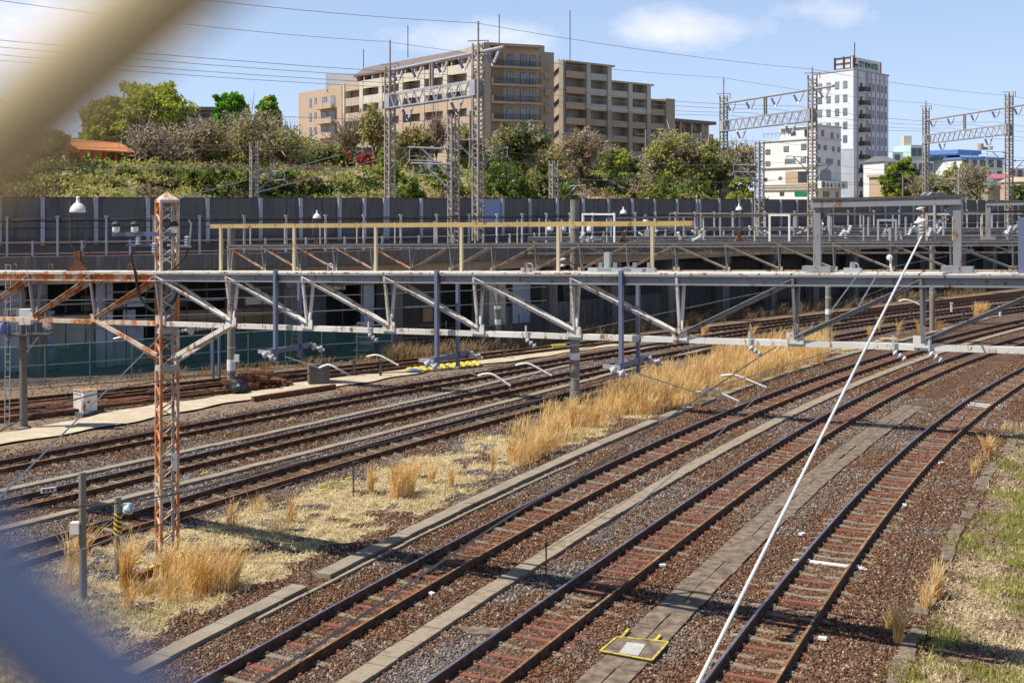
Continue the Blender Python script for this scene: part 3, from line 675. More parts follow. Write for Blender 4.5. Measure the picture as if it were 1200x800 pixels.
panel(66, 118, 2.74, 2.84, 2.0, MT['steel_dark'], 'canopy', .9); panel(116.5, 137, 0, 4.4, 2.1, MT['room_grey']); panel(137.5, 175, 0, 2.2, 2.6, MT['room_grey'])
panel(100, 112, 2.9, 3.7, 2.45, MT['glass_dark'], 'window', .08); panel(150, 165, 1.6, 2.9, 2.45, MT['room_grey'], 'cabinet_door', .12)
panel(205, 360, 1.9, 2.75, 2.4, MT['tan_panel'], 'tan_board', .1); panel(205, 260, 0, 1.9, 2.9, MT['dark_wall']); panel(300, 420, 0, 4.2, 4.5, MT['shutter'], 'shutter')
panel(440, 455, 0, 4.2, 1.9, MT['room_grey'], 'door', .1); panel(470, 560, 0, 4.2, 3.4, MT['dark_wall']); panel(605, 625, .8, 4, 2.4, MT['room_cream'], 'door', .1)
panel(632, 652, .8, 4, 2.3, MT['room_grey'], 'door', .1); panel(590, 830, 0, 1.9, 2.6, MT['fascia'], 'low_wall', .2)
for x in (41, 55): 
    p, ang = F_at(x, 1.75, 0); 
    for z in (0.75, 1.55) if x == 41 else (.8,):
        a = empty('condenser_unit', (p.x, p.y, z-.32), 'grey outdoor air unit %s behind the green netting' % ('upper of two stacked' if z > 1 else 'lower of two stacked' if x == 41 else 'standing alone right of the stacked pair'), 'air conditioner', 'outdoor air units under the viaduct')
        b = MB(); b.box((p.x, p.y, z), (.85, .35, .64), ang); b.build('case', MT['room_grey'], a)
        b = MB(); b.lathe((p.x-.1, p.y-.18, z), [(.24, 0), (.24, .02), (.05, .03)], 16, (0, -1, 0)); b.build('fan_grille', MT['black'], a)
for x, z0, z1, w_, m in ((20, 2.9, 3.3, 1.4, 'room_cream'), (140, 3.0, 3.5, .8, 'steel_dark'), (160, 3.1, 3.6, 1.2, 'room_grey'), (205, 3.0, 3.5, 1.6, 'steel_dark'), (320, 3.0, 3.4, 1.8, 'room_cream'), (352, 3.3, 3.9, 1.0, 'room_grey'), (405, 3.6, 3.8, 1.6, 'room_cream'), (300, 1.0, 1.7, 1.4, 'steel_dark'), (395, .2, 1.3, 1.6, 'steel_dark'), (180, .1, 1.2, 1.1, 'tan_panel'), (230, .1, 1.0, 1.5, 'steel_dark'), (335, .1, .7, .9, 'tan_panel'), (520, 1.5, 2.3, .7, 'tan_panel'), (553, 3.7, 4.0, 1.0, 'bwhite2')):
    MT.setdefault('bwhite2', simple('sign_pale_green', (.45, .70, .45), (.6, .75, .6), 3)); p, ang = F_at(x, 1.9, 0); b = MB(); b.box((p.x, p.y, (z0+z1)/2), (w_, .3, z1-z0), ang); b.build('fitting', MT[m], rm)
for x0, x1, z in ((-60, 300, 3.35), (60, 560, 2.45), (130, 470, 3.9), (-60, 200, 2.1)):
    b = MB(); b.tube([F_at(x, 1.6, z)[0] for x in np.arange(x0, x1, 30)], .045, 6); b.build('pipe', MT['galv'], rm)
for x in range(-40, 560, 24): b = MB(); q = F_at(x, 1.65, 0)[0]; b.tube([(q.x, q.y, .1), (q.x, q.y, 4.4)], .035, 5); b.build('upright_pipe', MT['steel_dark'], rm)
p, ang = F_at(92, 1.2, 0); b = MB(); b.box((p.x, p.y, .55), (1.6, .7, 1.1), ang); b.box((p.x+.2, p.y, 1.2), (1.0, .6, .22), ang); tag(b.build('tool_chest', simple('green_box', (.07, .12, .10), (.05, .08, .07), 3)), 'dark green chest with a yellow tag below the cream door', 'chest')
# yellow step ladder
def stepladder(x, off, h, label):
    p, _ = F_at(x, off, 0); r = empty('step_ladder', p, label, 'ladder'); m = simple('ladder_yellow', (.60, .43, .03), (.5, .36, .04), 4)
    for sd, nm in ((-1, 'front_frame'), (1, 'rear_frame')):
        b = MB()
        for q in (-1, 1): b.bar((p.x+q*.32+sd*.0, p.y+sd*.42, 0), (p.x+q*.16, p.y+sd*.05, h), .06)
        for i in range(1, 6):
            t = i/6; w_ = .32-.16*t; b.bar((p.x-w_, p.y+sd*(.42-.37*t), h*t), (p.x+w_, p.y+sd*(.42-.37*t), h*t), .05)
        b.build(nm, m, r)
stepladder(349, .2, 1.75, 'yellow step ladder standing behind the green netting')
# rack with orange and white bars
p, _ = F_at(431, .6, 0); r = empty('sign_stack', p, 'stack of orange and white barrier boards behind the netting fence', 'barrier stack')
mo, mw = simple('barrier_orange', (.75, .20, .03), (.6, .15, .03), 4), simple('barrier_white', (.7, .68, .6), (.55, .53, .47), 4)
for i in range(9): b = MB(); b.box((p.x+(i % 3)*.1-.1, p.y, .25+i*.19), (.85, .35, .10)); b.build('board', mo if i % 2 else mw, r)
p, _ = F_at(490, .9, 0); b = MB()
for q in range(4): b.lathe((p.x+.45*q-.6, p.y+rng.uniform(-.3, .3), 0), [(.16, 0), (.15, .04), (.06, .05), (.02, .7)], 10)
tag(b.build('cone_cluster', mo), 'cluster of orange traffic cones beyond the barrier boards', 'traffic cones', kind='stuff')
# netting fence (left), mesh fence (right)
def net_mat():
    m, nt, b = newmat('netting'); b.inputs['Base Color'].default_value = (.03, .12, .11, 1); b.inputs['Roughness'].default_value = .8
    o = nt.nodes['Material Output']; tr = N(nt, 'ShaderNodeBsdfTransparent'); mx = N(nt, 'ShaderNodeMixShader'); geo = N(nt, 'ShaderNodeNewGeometry')
    n = noise(nt, geo.outputs['Position'], .8, 4); r = ramp(nt, n.outputs['Fac'], [(.35, (.42,)*3), (.65, (.62,)*3)]); L(nt, r.outputs[0], mx.inputs[0]); L(nt, tr.outputs[0], mx.inputs[1]); L(nt, b.outputs[0], mx.inputs[2]); L(nt, mx.outputs[0], o.inputs[0]); return m
MT['net'] = net_mat(); MT['teal_pipe'] = simple('teal_pipe', (.16, .26, .27), (.12, .2, .21), 3, rough=.5)
FEN = [(-120, 54), (0, 54.5), (110, 56.5), (300, 61.5), (430, 64.5), (560, 68.5)]
fp = poly(FEN, -110, 462, 60); fl = mkline(fp)
fn = empty('netting_fence', (*fp[30], 0), 'pipe fence hung with dark green netting in front of the viaduct rooms', 'fence')
b = MB(); S = np.arange(0, fl['s'][-1], 1.0); c, t = at(fl, S)
for i in range(len(S)-1): b.quad((*c[i], .05), (*c[i+1], .05), (*c[i+1], 1.85), (*c[i], 1.85))
b.build('netting', MT['net'], fn)
b = MB()
for z in (.25, 1.0, 1.9): b.tube([(*c[i]-np.array([0, .04]), z) for i in range(len(S))], .025, 5)
b.build('rail', MT['teal_pipe'], fn)
for i in range(0, len(S), 2): b = MB(); b.tube([(c[i, 0], c[i, 1]-.04, 0), (c[i, 0], c[i, 1]-.04, 1.98)], .03, 6); b.build('post', MT['teal_pipe'], fn)
fp2 = poly([(450, 65.5), (560, 69), (700, 78), (900, 91), (1100, 109), (1300, 132)], 466, 1260, 90); fl2 = mkline(fp2)
fn = empty('mesh_fence', (*fp2[30], 0), 'dark wire mesh fence along the foot of the viaduct on the right', 'fence')
b = MB(); S = np.arange(0, fl2['s'][-1], .5); c, t = at(fl2, S)
for i in range(len(S)-1): b.tube([(*c[i], 0), (*c[i], 1.7)], .010, 3, cap=False)
for z in np.arange(.1, 1.8, .22): b.tube([(*q, z) for q in c[::3]], .009, 3, cap=False)
b.build('mesh', MT['steel_dark'], fn)['kind'] = 'stuff'
for i in range(0, len(S), 6): b = MB(); b.box((*c[i], .9), (.07, .07, 1.8)); b.build('post', MT['steel_dark'], fn)

# ------------------------------------------------------------------ road rail on the bank
MT['guard'] = simple('guard_white', (.62, .63, .68), (.5, .5, .55), 3)
def guard(x0, x1, y, Y0, Y1, label, dz=0):
    r = empty('guard_rail', P((x0+x1)/2, y, (Y0+Y1)/2), label, 'guard rail', 'white guard rails of the road on the bank')
    a, c = P(x0, y, Y0), P(x1, y, Y1); n = max(2, int((c-a).length/2.2)); b = MB()
    for z in (0, -.28): b.bar(a+Vector((0, 0, z)), c+Vector((0, 0, z)), .08, .18)
    b.build('beam', MT['guard'], r); b = MB()
    for i in range(n+1): q = a.lerp(c, i/n); b.box((q.x, q.y+.1, q.z-.45), (.14, .14, 1.3))
    b.build('posts', MT['guard'], r)
guard(88, 182, 207, 100, 102, 'white guard rail on the bank below the orange-roofed shelter')
guard(372, 445, 198.5, 112, 114, 'white guard rail on the bank below the red shrubs')
guard(470, 556, 199.5, 115, 117, 'white guard rail on the bank between the two tall left masts')
guard(702, 748, 209.5, 122, 124, 'white guard rail on the bank below the round green hedges')
guard(756, 835, 213, 125, 128, 'white guard rail at the right end of the bank')
# ------------------------------------------------------------------ buildings
def wmat(n, c, k=.88, **kw): return simple(n, c, tuple(v*k for v in c), .8, rough=.85, **kw)
MT['tan'] = wmat('wall_tan', (.47, .35, .255)); MT['cream'] = wmat('wall_cream', (.57, .52, .43)); MT['brownw'] = wmat('wall_brown', (.31, .22, .16)); MT['tan2'] = wmat('wall_tan_light', (.45, .37, .29)); MT['wgreyb'] = wmat('wall_greybrown', (.33, .28, .22))
MT['roofp'] = simple('roof_purple', (.17, .13, .13), (.13, .10, .10), 3, rough=.8)
MT['bwhite'] = wmat('wall_white', (.76, .76, .76)); MT['bblue'] = wmat('wall_bluish', (.60, .62, .66)); MT['hotelw'] = wmat('wall_hotel', (.70, .72, .78))
MT['hrib'] = wmat('rib_grey', (.42, .44, .52)); MT['wframe'] = simple('window_frame', (.05, .06, .06), (.08, .09, .09), 3, rough=.4)
def V2(a, b_): d = Vector((b_.x-a.x, b_.y-a.y, 0)); return d.normalized(), d.length
class Face:
    """a vertical wall plane from corner a along u; out = outward normal"""
    def __init__(s, a, b_):
        s.a = Vector((a.x, a.y, 0)); s.u, s.len = V2(a, b_); s.n = Vector((s.u.y, -s.u.x, 0))
        if s.n.y > 0 and abs(s.n.y) > .05: s.n = -s.n
        elif s.n.dot(s.a) > 0: s.n = -s.n
        s.ang = math.atan2(s.u.y, s.u.x)
    def pt(s, t, z, o=0): return s.a + s.u*t + s.n*o + Vector((0, 0, z))
    def slab(s, b, t0, t1, z0, z1, o0, o1, mi=0):
        c = s.pt((t0+t1)/2, (z0+z1)/2, (o0+o1)/2); b.box(c, (t1-t0, abs(o1-o0), z1-z0), s.ang, mi)
def win(face, par, t, z, w_, h, o=0.02, frame='wframe', glass='glass_dark', mull=1):
    b = MB(); g_ = MB(); face.slab(b, t-w_/2, t+w_/2, z, z+h, o, o+.05, 0)
    k = mull+1; fw = .07
    for i in range(k):
        a = t-w_/2+fw+(w_-fw)*i/k; e = t-w_/2+(w_-fw)*(i+1)/k; face.slab(g_, a, e, z+fw, z+h-fw, o+.05, o+.06)
    q = b.build('window', MT[frame], par); g_.build('pane', MT[glass], q); return q
# --- apartment block
ap = empty('apartment_block', P(600, 205, 194), 'long beige and brown apartment block stepping down to the right on top of the bank', 'apartment block')
A = P(566, 60, 195); Bp = P(350, 60, 248.5); fl_ = Face(A, Bp); Z0 = 10.5
ST = 2.93
b = MB()
fl_.slab(b, 0, 47.5, Z0, 31.7, -12, -1.5); b.build('wall', MT['brownw'], ap)
b = MB(); fl_.slab(b, 47.5, fl_.len, Z0, 31.35, -12, 0); fl_.slab(b, 47.5, 49.4, Z0, 31.4, -1, .25); b.build('wall', MT['tan'], ap)
bays = [4.0+7.25*i for i in range(7)]
tops = 31.75
for k in range(7):
    zt = tops-k*ST; m = 'cream' if k < 2 else 'tan'
    b = MB(); mm_ = []
    for i in range(6):
        mat_i = 'cream' if (k < 2 and i < 5) else ('tan2' if k < 3 else 'tan')
        bb = MB(); fl_.slab(bb, bays[i]-3.4 if i else 0, bays[i+1] if i < 5 else 47.5, zt-1.55, zt-.02, -1.4, -.12 if i % 2 else 0)
        bb.build('balcony_front', MT[mat_i if not (k >= 2 and i < 3) else 'tan'], ap) if True else None
for i in range(7):
    for seg, (z0, z1, m) in enumerate(((Z0, 31.75-2*ST, 'tan'), (31.75-2*ST+.01, 31.7, 'cream'))):
        b = MB(); fl_.slab(b, bays[i]-.75, bays[i]+.55, z0, z1, -1.4, .10); b.build('pier', MT[m], ap)
nwin = 0
for k in range(1, 6):
    zt = tops-k*ST+1.38-1.4
    for i in range(6):
        q = win(fl_, ap, bays[i]+2.6, zt-.35-1.2+1.4+ .2 - .2, 1.7, 1.5, -1.49, glass='glass_light'); nwin += 1
        b = MB(); fl_.slab(b, bays[i]+.6, bays[i]+6.5, zt-.45, zt-.38, -.16, -.1)
# left end windows and small balconies
for k in range(3):
    zt = 28.1-k*ST
    for t in (59.0, 61.2): win(fl_, ap, t, zt, .9, 1.7, .02, glass='glass_light')
    b = MB(); fl_.slab(b, 50.0, 57.0, zt-.9, zt-.7, 0, 1.3); fl_.slab(b, 50, 57, zt-.7, zt+.25, 1.18, 1.3); fl_.slab(b, 56.8, 57, zt-.7, zt+.3, 0, 1.3); fl_.slab(b, 53.3, 53.5, zt-.7, zt+.3, 0, 1.3)
    b.build('balcony', MT['tan'], ap)
    for t in (51.6, 55.1): win(fl_, ap, t, zt-.5, 2.0, 2.1, .02, glass='glass_light')
# recessed penthouse with mansard roof
b = MB(); fl_.slab(b, 0, 44, 31.7, 33.4, -12, -2.4); b.build('penthouse_wall', MT['brownw'], ap)
b = MB()
for t0, t1, zr in ((0, 44, 34.0),):
    a0, a1 = fl_.pt(t0, 33.1, -.4), fl_.pt(t1, 33.1, -.4); c0, c1 = fl_.pt(t0, zr+.9, -3.2), fl_.pt(t1, zr+.9, -3.2); d0, d1 = fl_.pt(t0, zr+.9, -12), fl_.pt(t1, zr+.9, -12)
    b.quad(a0, a1, c1, c0); b.quad(c0, c1, d1, d0); e0, e1 = fl_.pt(t0, 32.75, -.4), fl_.pt(t1, 32.75, -.4); b.quad(e0, e1, a1, a0); b.quad(e0, e1, fl_.pt(t1, 32.75, -12), fl_.pt(t0, 32.75, -12)); b.add([a1, c1, d1, fl_.pt(t1, 32.75, -12), e1], [(0, 1, 2, 3, 4)])
b.build('roof', MT['roofp'], ap)
for t in np.arange(1, 44, 3.0): b = MB(); fl_.slab(b, t, t+.35, 31.7, 33.0, -2.0, -.6); b.build('roof_strut', MT['tan'], ap)
# middle face
Cc = P(634, 60, 199); fm = Face(A, Cc); b = MB(); fm.slab(b, 0, fm.len, Z0, 34.3, -14, -1.0); fm.slab(b, -.2, 1.35, Z0, 34.6, -10, .05); b.build('wall', MT['tan2'], ap)
for k in range(8):
    zt = 31.35-k*ST+.2
    bb = MB(); fm.slab(bb, 1.45, fm.len, zt-.85, zt-.62, -1, .35); fm.slab(bb, 1.45, fm.len, zt-.62, zt-.5, .2, .35); fm.slab(bb, 1.45, 1.75, zt-.62, zt+.45, -1, .35); bb.build('balcony', MT['tan2'], ap)
    bb = MB()
    fm.slab(bb, 1.8, fm.len-.05, zt+.38, zt+.45, .26, .32)
    for t in np.arange(1.9, fm.len-.1, .32): fm.slab(bb, t, t+.10, zt-.5, zt+.38, .27, .30)
    bb.build('railing', MT['steel_dark'], ap)
    for t in (3.1, 5.2, 7.6, 9.3): 
        if t < fm.len-.5: win(fm, ap, t, zt-.4, 1.15, 2.0, -.98, glass='glass_light')
b = MB(); fm.slab(b, 0, fm.len+.1, 34.3, 34.7, -14, .5); b.build('roof_edge', MT['tan'], ap)
# link and stair tower
D0, D1 = P(627, 60, 205), P(646, 60, 206); fk = Face(D0, D1); b = MB(); fk.slab(b, 0, fk.len+.9, Z0, 34.6, -9, -1.0); fk.slab(b, .1, 1.9, Z0, 35.6, -6, -.4); b.build('wall', MT['tan2'], ap)
for k in range(8):
    zt = 31.2-k*ST; b = MB(); fk.slab(b, 1.9, fk.len, zt-1.3, zt-.1, -1, -.1); b.build('landing', MT['tan'], ap)
E0, E1 = P(644.5, 60, 227.8), P(662.3, 60, 224.4); fs = Face(E0, E1); b = MB()
fs.slab(b, 0, fs.len, Z0, 35.0, .04, .12); b.build('wall', MT['brownw'], ap)
fs.slab
b = MB(); fs.slab(b, fs.len-1.2, fs.len, Z0, 35.4, .14, .5); b.build('pier', MT['wgreyb'], ap)
for k in range(8):
    z1 = 34.2-k*ST+1.2; b = MB(); q = fs
    a0, a1 = q.pt(0, z1-3.0, .5), q.pt(q.len-1.2, z1-1.3, .5); vs = [a0, a1, a1+Vector((0, 0, 1.5)), a0+Vector((0, 0, 1.5))]; vs += [v-q.n*.25 for v in vs]
    b.add(vs, [(0, 1, 2, 3), (7, 6, 5, 4), (3, 2, 6, 7), (0, 4, 5, 1), (0, 3, 7, 4), (1, 5, 6, 2)]); b.build('stair_parapet', MT['tan'], ap)
b = MB(); q0 = Face(P(626, 60, 236), P(662, 60, 236)); q0.slab(b, 0, q0.len, Z0, 34.9, -3, 0); b.build('wall', MT['brownw'], ap)
# right wing, stepping down
G0, G1 = P(662.5, 60, 224.5), P(780, 60, 244); fr = Face(G0, G1)
def tx(face, x):   # length along a face for a photo column
    k = (x-600)/F; return (k*face.a.y-face.a.x)/(face.u.x-k*face.u.y)
cols = [662.5, 689, 713.5, 738, 759.5, 780]; T = [tx(fr, x) for x in cols]; tops_ = [35.4, 35.4-.0, 35.4-ST, 35.4-ST, 35.4-2*ST]
for i in range(5):
    zt = tops_[i]; b = MB(); fr.slab(b, T[i]-.01, T[i+1]-.02, Z0, zt-.35, -12 if i else -4.0, -1.7); b.build('wall', MT['wgreyb'], ap)
    b = MB(); fr.slab(b, T[i]-.05, T[i+1]+(1.6 if i in (1, 3, 4) else -.05), zt-.34, zt-.02, -12.2 if i else -4.1, .2); b.build('roof_edge', MT['tan2'], ap)
    k0 = 0 if i < 2 else (1 if i < 4 else 2)
    for k in range(k0, 8):
        z = 35.4-(k+1)*ST; m = 'tan' if (i == 0) else ('cream' if (k < 3 and i < 4) else 'wgreyb')
        if k < 3 and 0 < i < 4: m = 'bwhite_dull'
        if 'bwhite_dull' not in MT: MT['bwhite_dull'] = wmat('wall_dull_white', (.46, .45, .40))
        b = MB(); fr.slab(b, T[i]+.15, T[i+1]-.15, z-.30, z+.95, -.15, 0); fr.slab(b, T[i]+.15, T[i+1]-.15, z-.30, z-.1, -1.7, -.15); b.build('balcony', MT[m], ap)
        if k < 7: win(fr, ap, (T[i]*.55+T[i+1]*.45), z+.1, 1.3, 2.0, -1.69, glass='glass_dark')
for i in range(1, 6):
    z1 = tops_[min(i, 4)] if i != 2 and i != 4 else tops_[i-1]; up = 35.4-3*ST
    if i == 5: b = MB(); fr.slab(b, T[i]-.2, T[i]+2.6, Z0, z1+.3, -12, .3); b.build('pier', MT['wgreyb'], ap); continue
    b = MB(); fr.slab(b, T[i]-.55, T[i]+.55, up, z1-.35, -1.7, .25); b.build('pier', MT['bwhite_dull'], ap)
    b = MB(); fr.slab(b, T[i]-.55, T[i]+.55, Z0, up-.01, -1.7, .25); b.build('pier', MT['wgreyb'], ap)
# low far wing
K0, K1 = P(782, 60, 250), P(836, 60, 262); fq = Face(K0, K1); b = MB(); fq.slab(b, 0, fq.len, Z0, 25.6, -12, -1.2); b.build('wall', MT['wgreyb'], ap)
b = MB(); fq.slab(b, -.3, fq.len+.4, 25.6, 26.3, -12, .5); b.build('roof_edge', MT['roofp'], ap)
for k in range(4):
    b = MB(); fq.slab(b, 0, fq.len, 22.6-k*ST-.2, 22.6-k*ST+.95, -1.2, 0); b.build('balcony', MT['wgreyb'], ap)
for t in (0.3, 4.2, 8.2, 12.2): 
    b = MB(); fq.slab(b, t, t+.7, Z0, 25.6, -1.2, .15); b.build('pier', MT['wgreyb'], ap)
    for k in range(3): 
        if t < 10: win(fq, ap, t+2.2, 22.8-k*ST, 1.4, 1.9, -1.19)
b = MB()
for x, y0, y1, Y in ((478, 30, 68, 215), (585, 17, 55, 200), (668, 12, 72, 228), (426, 58, 90, 235)): b.tube([P(x, y1, Y), P(x, y0, Y)], .08, 4)
b.build('antenna', MT['steel_dark'], ap)
b = MB(); b.box(P(410, 97, 240), (9, 4, 3.2)); b.build('roof_machine', MT['bwhite'], ap)
# --- hotel tower
HY = 262
ht = empty('hotel_tower', P(1000, 236, HY), 'tall white hotel tower with dark square windows and a rooftop sign', 'hotel')
a, l_, r_ = P(1000, 80, HY), P(954, 80, 271), P(1041, 80, 276); f1, f2 = Face(a, l_), Face(a, r_); zt = 8.5+156*HY/1400
def prism(pts, z0, z1):
    b = MB(); n = len(pts); vs = [(p[0], p[1], z0) for p in pts]+[(p[0], p[1], z1) for p in pts]
    return b.add(vs, [tuple(range(n))[::-1], tuple(range(n, 2*n))]+[(i, (i+1) % n, n+(i+1) % n, n+i) for i in range(n)])
prism([a[:2], r_[:2], (r_+(l_-a))[:2], l_[:2]], 5, zt).build('wall', MT['hotelw'], ht)
prism([(a+Vector((0, -.15, 0)))[:2], (r_+Vector((.2, 0, 0)))[:2], (r_+(l_-a)+Vector((0, .2, 0)))[:2], (l_+Vector((-.2, 0, 0)))[:2]], zt, zt+.4).build('parapet', MT['hrib'], ht)
for k in range(10):
    z = 8.5+(238-98.5-16*k-3.6)*HY/1400
    for x in (961, 971, 981, 990.5): win(f1, ht, tx(f1, x), z-.1, 1.15, 1.6, .02, glass='glass_light')
    for j, x in enumerate((1019, 1023.5, 1029, 1033.5, 1038)): 
        if len([0]) : win(f2, ht, tx(f2, x), z-.3, .75, 1.7, .03, mull=0)
    if k < 9:
        b = MB(); f2.slab(b, tx(f2, 1006.5), tx(f2, 1013.5), z-1.0, z-.85, 0, 1.4); b.build('balcony', MT['bwhite'], ht)
        b = MB(); f2.slab(b, tx(f2, 1006.5), tx(f2, 1013.5), z-.85, z+.2, 1.34, 1.4); f2.slab(b, tx(f2, 1006.5), tx(f2, 1006.7), z-.85, z+.2, 0, 1.4); b.build('railing', MT['steel_dark'], ht)
        b = MB(); f2.slab(b, tx(f2, 1008), tx(f2, 1010), z-.85, z+1.2, .01, .1); b.build('door', MT['steel_dark'], ht)
b = MB()
for x in (1005, 1015, 1017, 1021, 1026, 1031, 1036): t_ = tx(f2, x); f2.slab(b, t_-.3, t_+.3, 5, zt, .0, .12)
b.build('rib', MT['hrib'], ht)
b = MB(); f2.slab(b, 0.2, tx(f2, 1034), zt+.5, zt+3.0, -.6, -.3); sg = b.build('sign_board', MT['bwhite'], ht)
b = MB(); f1.slab(b, .2, tx(f1, 977), zt+.5, zt+3.0, -.6, -.5)
b.build('sign_back', MT['bblue'], ht)
b = MB()
for x in (977, 987.5, 996, 999.2): t_ = tx(f1, x); f1.slab(b, t_-.15, t_+.15, zt+.4, zt+3.2, -.45, -.2)
for z in (zt+.5, zt+1.7, zt+2.9): f1.slab(b, .2, tx(f1, 977), z, z+.15, -.45, -.3)
b.build('sign_frame', MT['steel_dark'], ht)
def text(body, pos, xdir, size, mat, name, parent, ext=.03, sx=1, align='LEFT'):
    cu = bpy.data.curves.new(name, 'FONT'); cu.body = body; cu.size = size; cu.extrude = ext; cu.align_x = align
    o = bpy.data.objects.new(name, cu); COL.objects.link(o); dg = bpy.context.evaluated_depsgraph_get()
    me = bpy.data.meshes.new_from_object(o.evaluated_get(dg)); bpy.data.objects.remove(o)
    me.materials.clear(); me.materials.append(mat); o = bpy.data.objects.new(name, me); COL.objects.link(o)
    x = Vector(xdir).normalized(); z = Vector((0, 0, 1)); y = z; n = x.cross(z)
    Mx = Matrix((( x.x, 0, n.x), (x.y, 0, n.y), (0, 1, 0))).to_4x4(); S = Matrix.Diagonal((sx, 1, 1, 1)); me.transform(Mx @ S)
    if parent: o.parent = parent; me.transform(Matrix.Translation(Vector(pos)-WL[parent.name])); WL[o.name] = WL[parent.name]
    else: o.location = pos; WL[o.name] = Vector(pos)
    return o
MT['sign_green'] = simple('sign_green', (.01, .22, .16), (.01, .18, .13), 3); MT['sign_red'] = simple('sign_red', (.55, .02, .02), (.5, .02, .02), 3)
text('CITY VIEW HOTEL', f2.pt(tx(f2, 1007.5), zt+1.0, -.25), f2.u, 1.9, MT['sign_green'], 'sign_lettering', ht, .06, sx=(tx(f2, 1033)-tx(f2, 1007.5))/17.6)
text('New', f2.pt(tx(f2, 1001.2), zt+.85, -.25), f2.u, 1.5, MT['sign_green'], 'sign_lettering', ht, .06, sx=.8)
b = MB(); f2.slab(b, tx(f2, 999.9)+.2, tx(f2, 1004.3), zt+1.9, zt+2.7, -.28, -.2); f2.slab(b, tx(f2, 1033.2), tx(f2, 1034), zt+.5, zt+3.0, -.28, -.2); b.build('sign_emblem', MT['sign_red'], ht)
b = MB(); b.tube([P(1001.5, 78, HY+4), P(1001.5, 50, HY+4)], .12, 4); b.build('antenna', MT['steel_dark'], ht)
b = MB(); f1.slab(b, .3, tx(f1, 970), 6, 8.5+(238-174)*HY/1400, 0, .12); b.build('low_cladding', MT['hrib'], ht)
# --- white four-storey building in front of the hotel
wb = empty('white_building', P(950, 236, 225), 'white four storey building with green shop signs in front of the hotel tower', 'building')
a, l_, r_ = P(956.5, 80, 222), P(893, 80, 236), P(985.5, 80, 229); g1, g2 = Face(a, l_), Face(a, r_)
zz = lambda y, Y=225: 8.5+(238-y)*Y/1400
prism([a[:2], r_[:2], (r_+(l_-a))[:2], l_[:2]], 5, zz(162.5)).build('wall', MT['bwhite'], wb)
prism([a[:2], r_[:2], (r_+(P(914, 80, 231.5)-a))[:2], P(914, 80, 231.5)[:2]], zz(162.5)+.01, zz(147)).build('wall', MT['bwhite'], wb)
b = MB(); g1.slab(b, 0, g1.len, zz(163.5), zz(162), -.2, .2); g2.slab(b, 0, g2.len, zz(164), zz(162.3), -.2, .2); g2.slab(b, 0, g2.len, zz(148.4), zz(147), -.2, .25); g1.slab(b, 0, tx(g1, 914), zz(149), zz(147), -.2, .25); b.build('cornice', MT['bblue'], wb)
for x, y0, y1, w_, gl in ((900, 174, 180, 1.5, 'glass_light'), (921.5, 171.5, 178, 1.5, 'glass_light'), (942, 170, 177, 1.5, 'glass_light'), (900, 188, 194, 1.5, 'glass_light'), (926, 186.5, 192, 3.0, 'glass_light'), (941.5, 186, 192, 1.5, 'glass_light'), (929, 155, 158.5, 1.6, 'glass_dark'), (945.5, 154, 162, 1.2, 'glass_dark'), (897.5, 208, 212, .9, 'glass_dark'), (914.5, 207, 210.5, 1.0, 'glass_light'), (916.5, 225, 229.5, 1.3, 'glass_dark')):
    win(g1, wb, tx(g1, x), zz(y1, 230), w_, zz(y0, 230)-zz(y1, 230), .02, glass=gl)
for x, y0, y1, w_ in ((964, 153, 160, .9), (975, 155, 162, .9), (982, 156, 161, .4), (960, 170, 176, .9), (967, 170.5, 176.5, 1.2), (976.5, 171.5, 177, .9), (983, 171.5, 177.5, .9), (960, 185, 191, .9), (972, 186, 192, 2.6), (983, 187, 193, .9), (968, 224.5, 231, 2.4), (981, 225, 231, 1.0), (957.6, 224, 230, .5)):
    win(g2, wb, tx(g2, x), zz(y1, 225), w_, zz(y0, 225)-zz(y1, 225), .02)
b = MB(); g1.slab(b, tx(g1, 947.5), tx(g1, 921), zz(217, 228), zz(201, 228), .0, .12, 0); b.build('recess', MT['tan'], wb)
b = MB(); g1.slab(b, tx(g1, 947.5), tx(g1, 936), zz(214, 228), zz(201.5, 228), .13, .18, 0); b.build('recess_opening', MT['glass_dark'], wb)
b = MB(); g1.slab(b, tx(g1, 948), tx(g1, 931.5), zz(230, 228), zz(225, 228), .02, .1); b.build('shop_window', simple('green_glass', (.01, .20, .12), (.01, .14, .09), 1, rough=.2), wb)
# arch
b = MB(); t0, t1 = tx(g2, 961.3), tx(g2, 974); zb, zc = zz(212.5), zz(203.5); vs = [g2.pt(t0, zb, .03), g2.pt(t1, zb, .03), g2.pt(t1, zc, .03)]
for i in range(1, 8): an = math.pi*i/8; vs.append(g2.pt((t0+t1)/2+(t1-t0)/2*math.cos(an), zc+.9*math.sin(an), .03))
vs.append(g2.pt(t0, zc, .03)); vs += [v-g2.n*.02 for v in vs]; n_ = len(vs)//2; b.add(vs, [tuple(range(n_)), tuple(range(n_, 2*n_))[::-1]]+[(i, (i+1) % n_, n_+(i+1) % n_, n_+i) for i in range(n_)]); b.build('arched_opening', MT['glass_dark'], wb)
b = MB(); g2.slab(b, -.3, g2.len+.4, zz(221), zz(212.3), .1, 1.2); b.build('sign_band', MT['bwhite'], wb)
b = MB(); u0 = tx(g2, 962.3); ww = tx(g2, 966)-u0
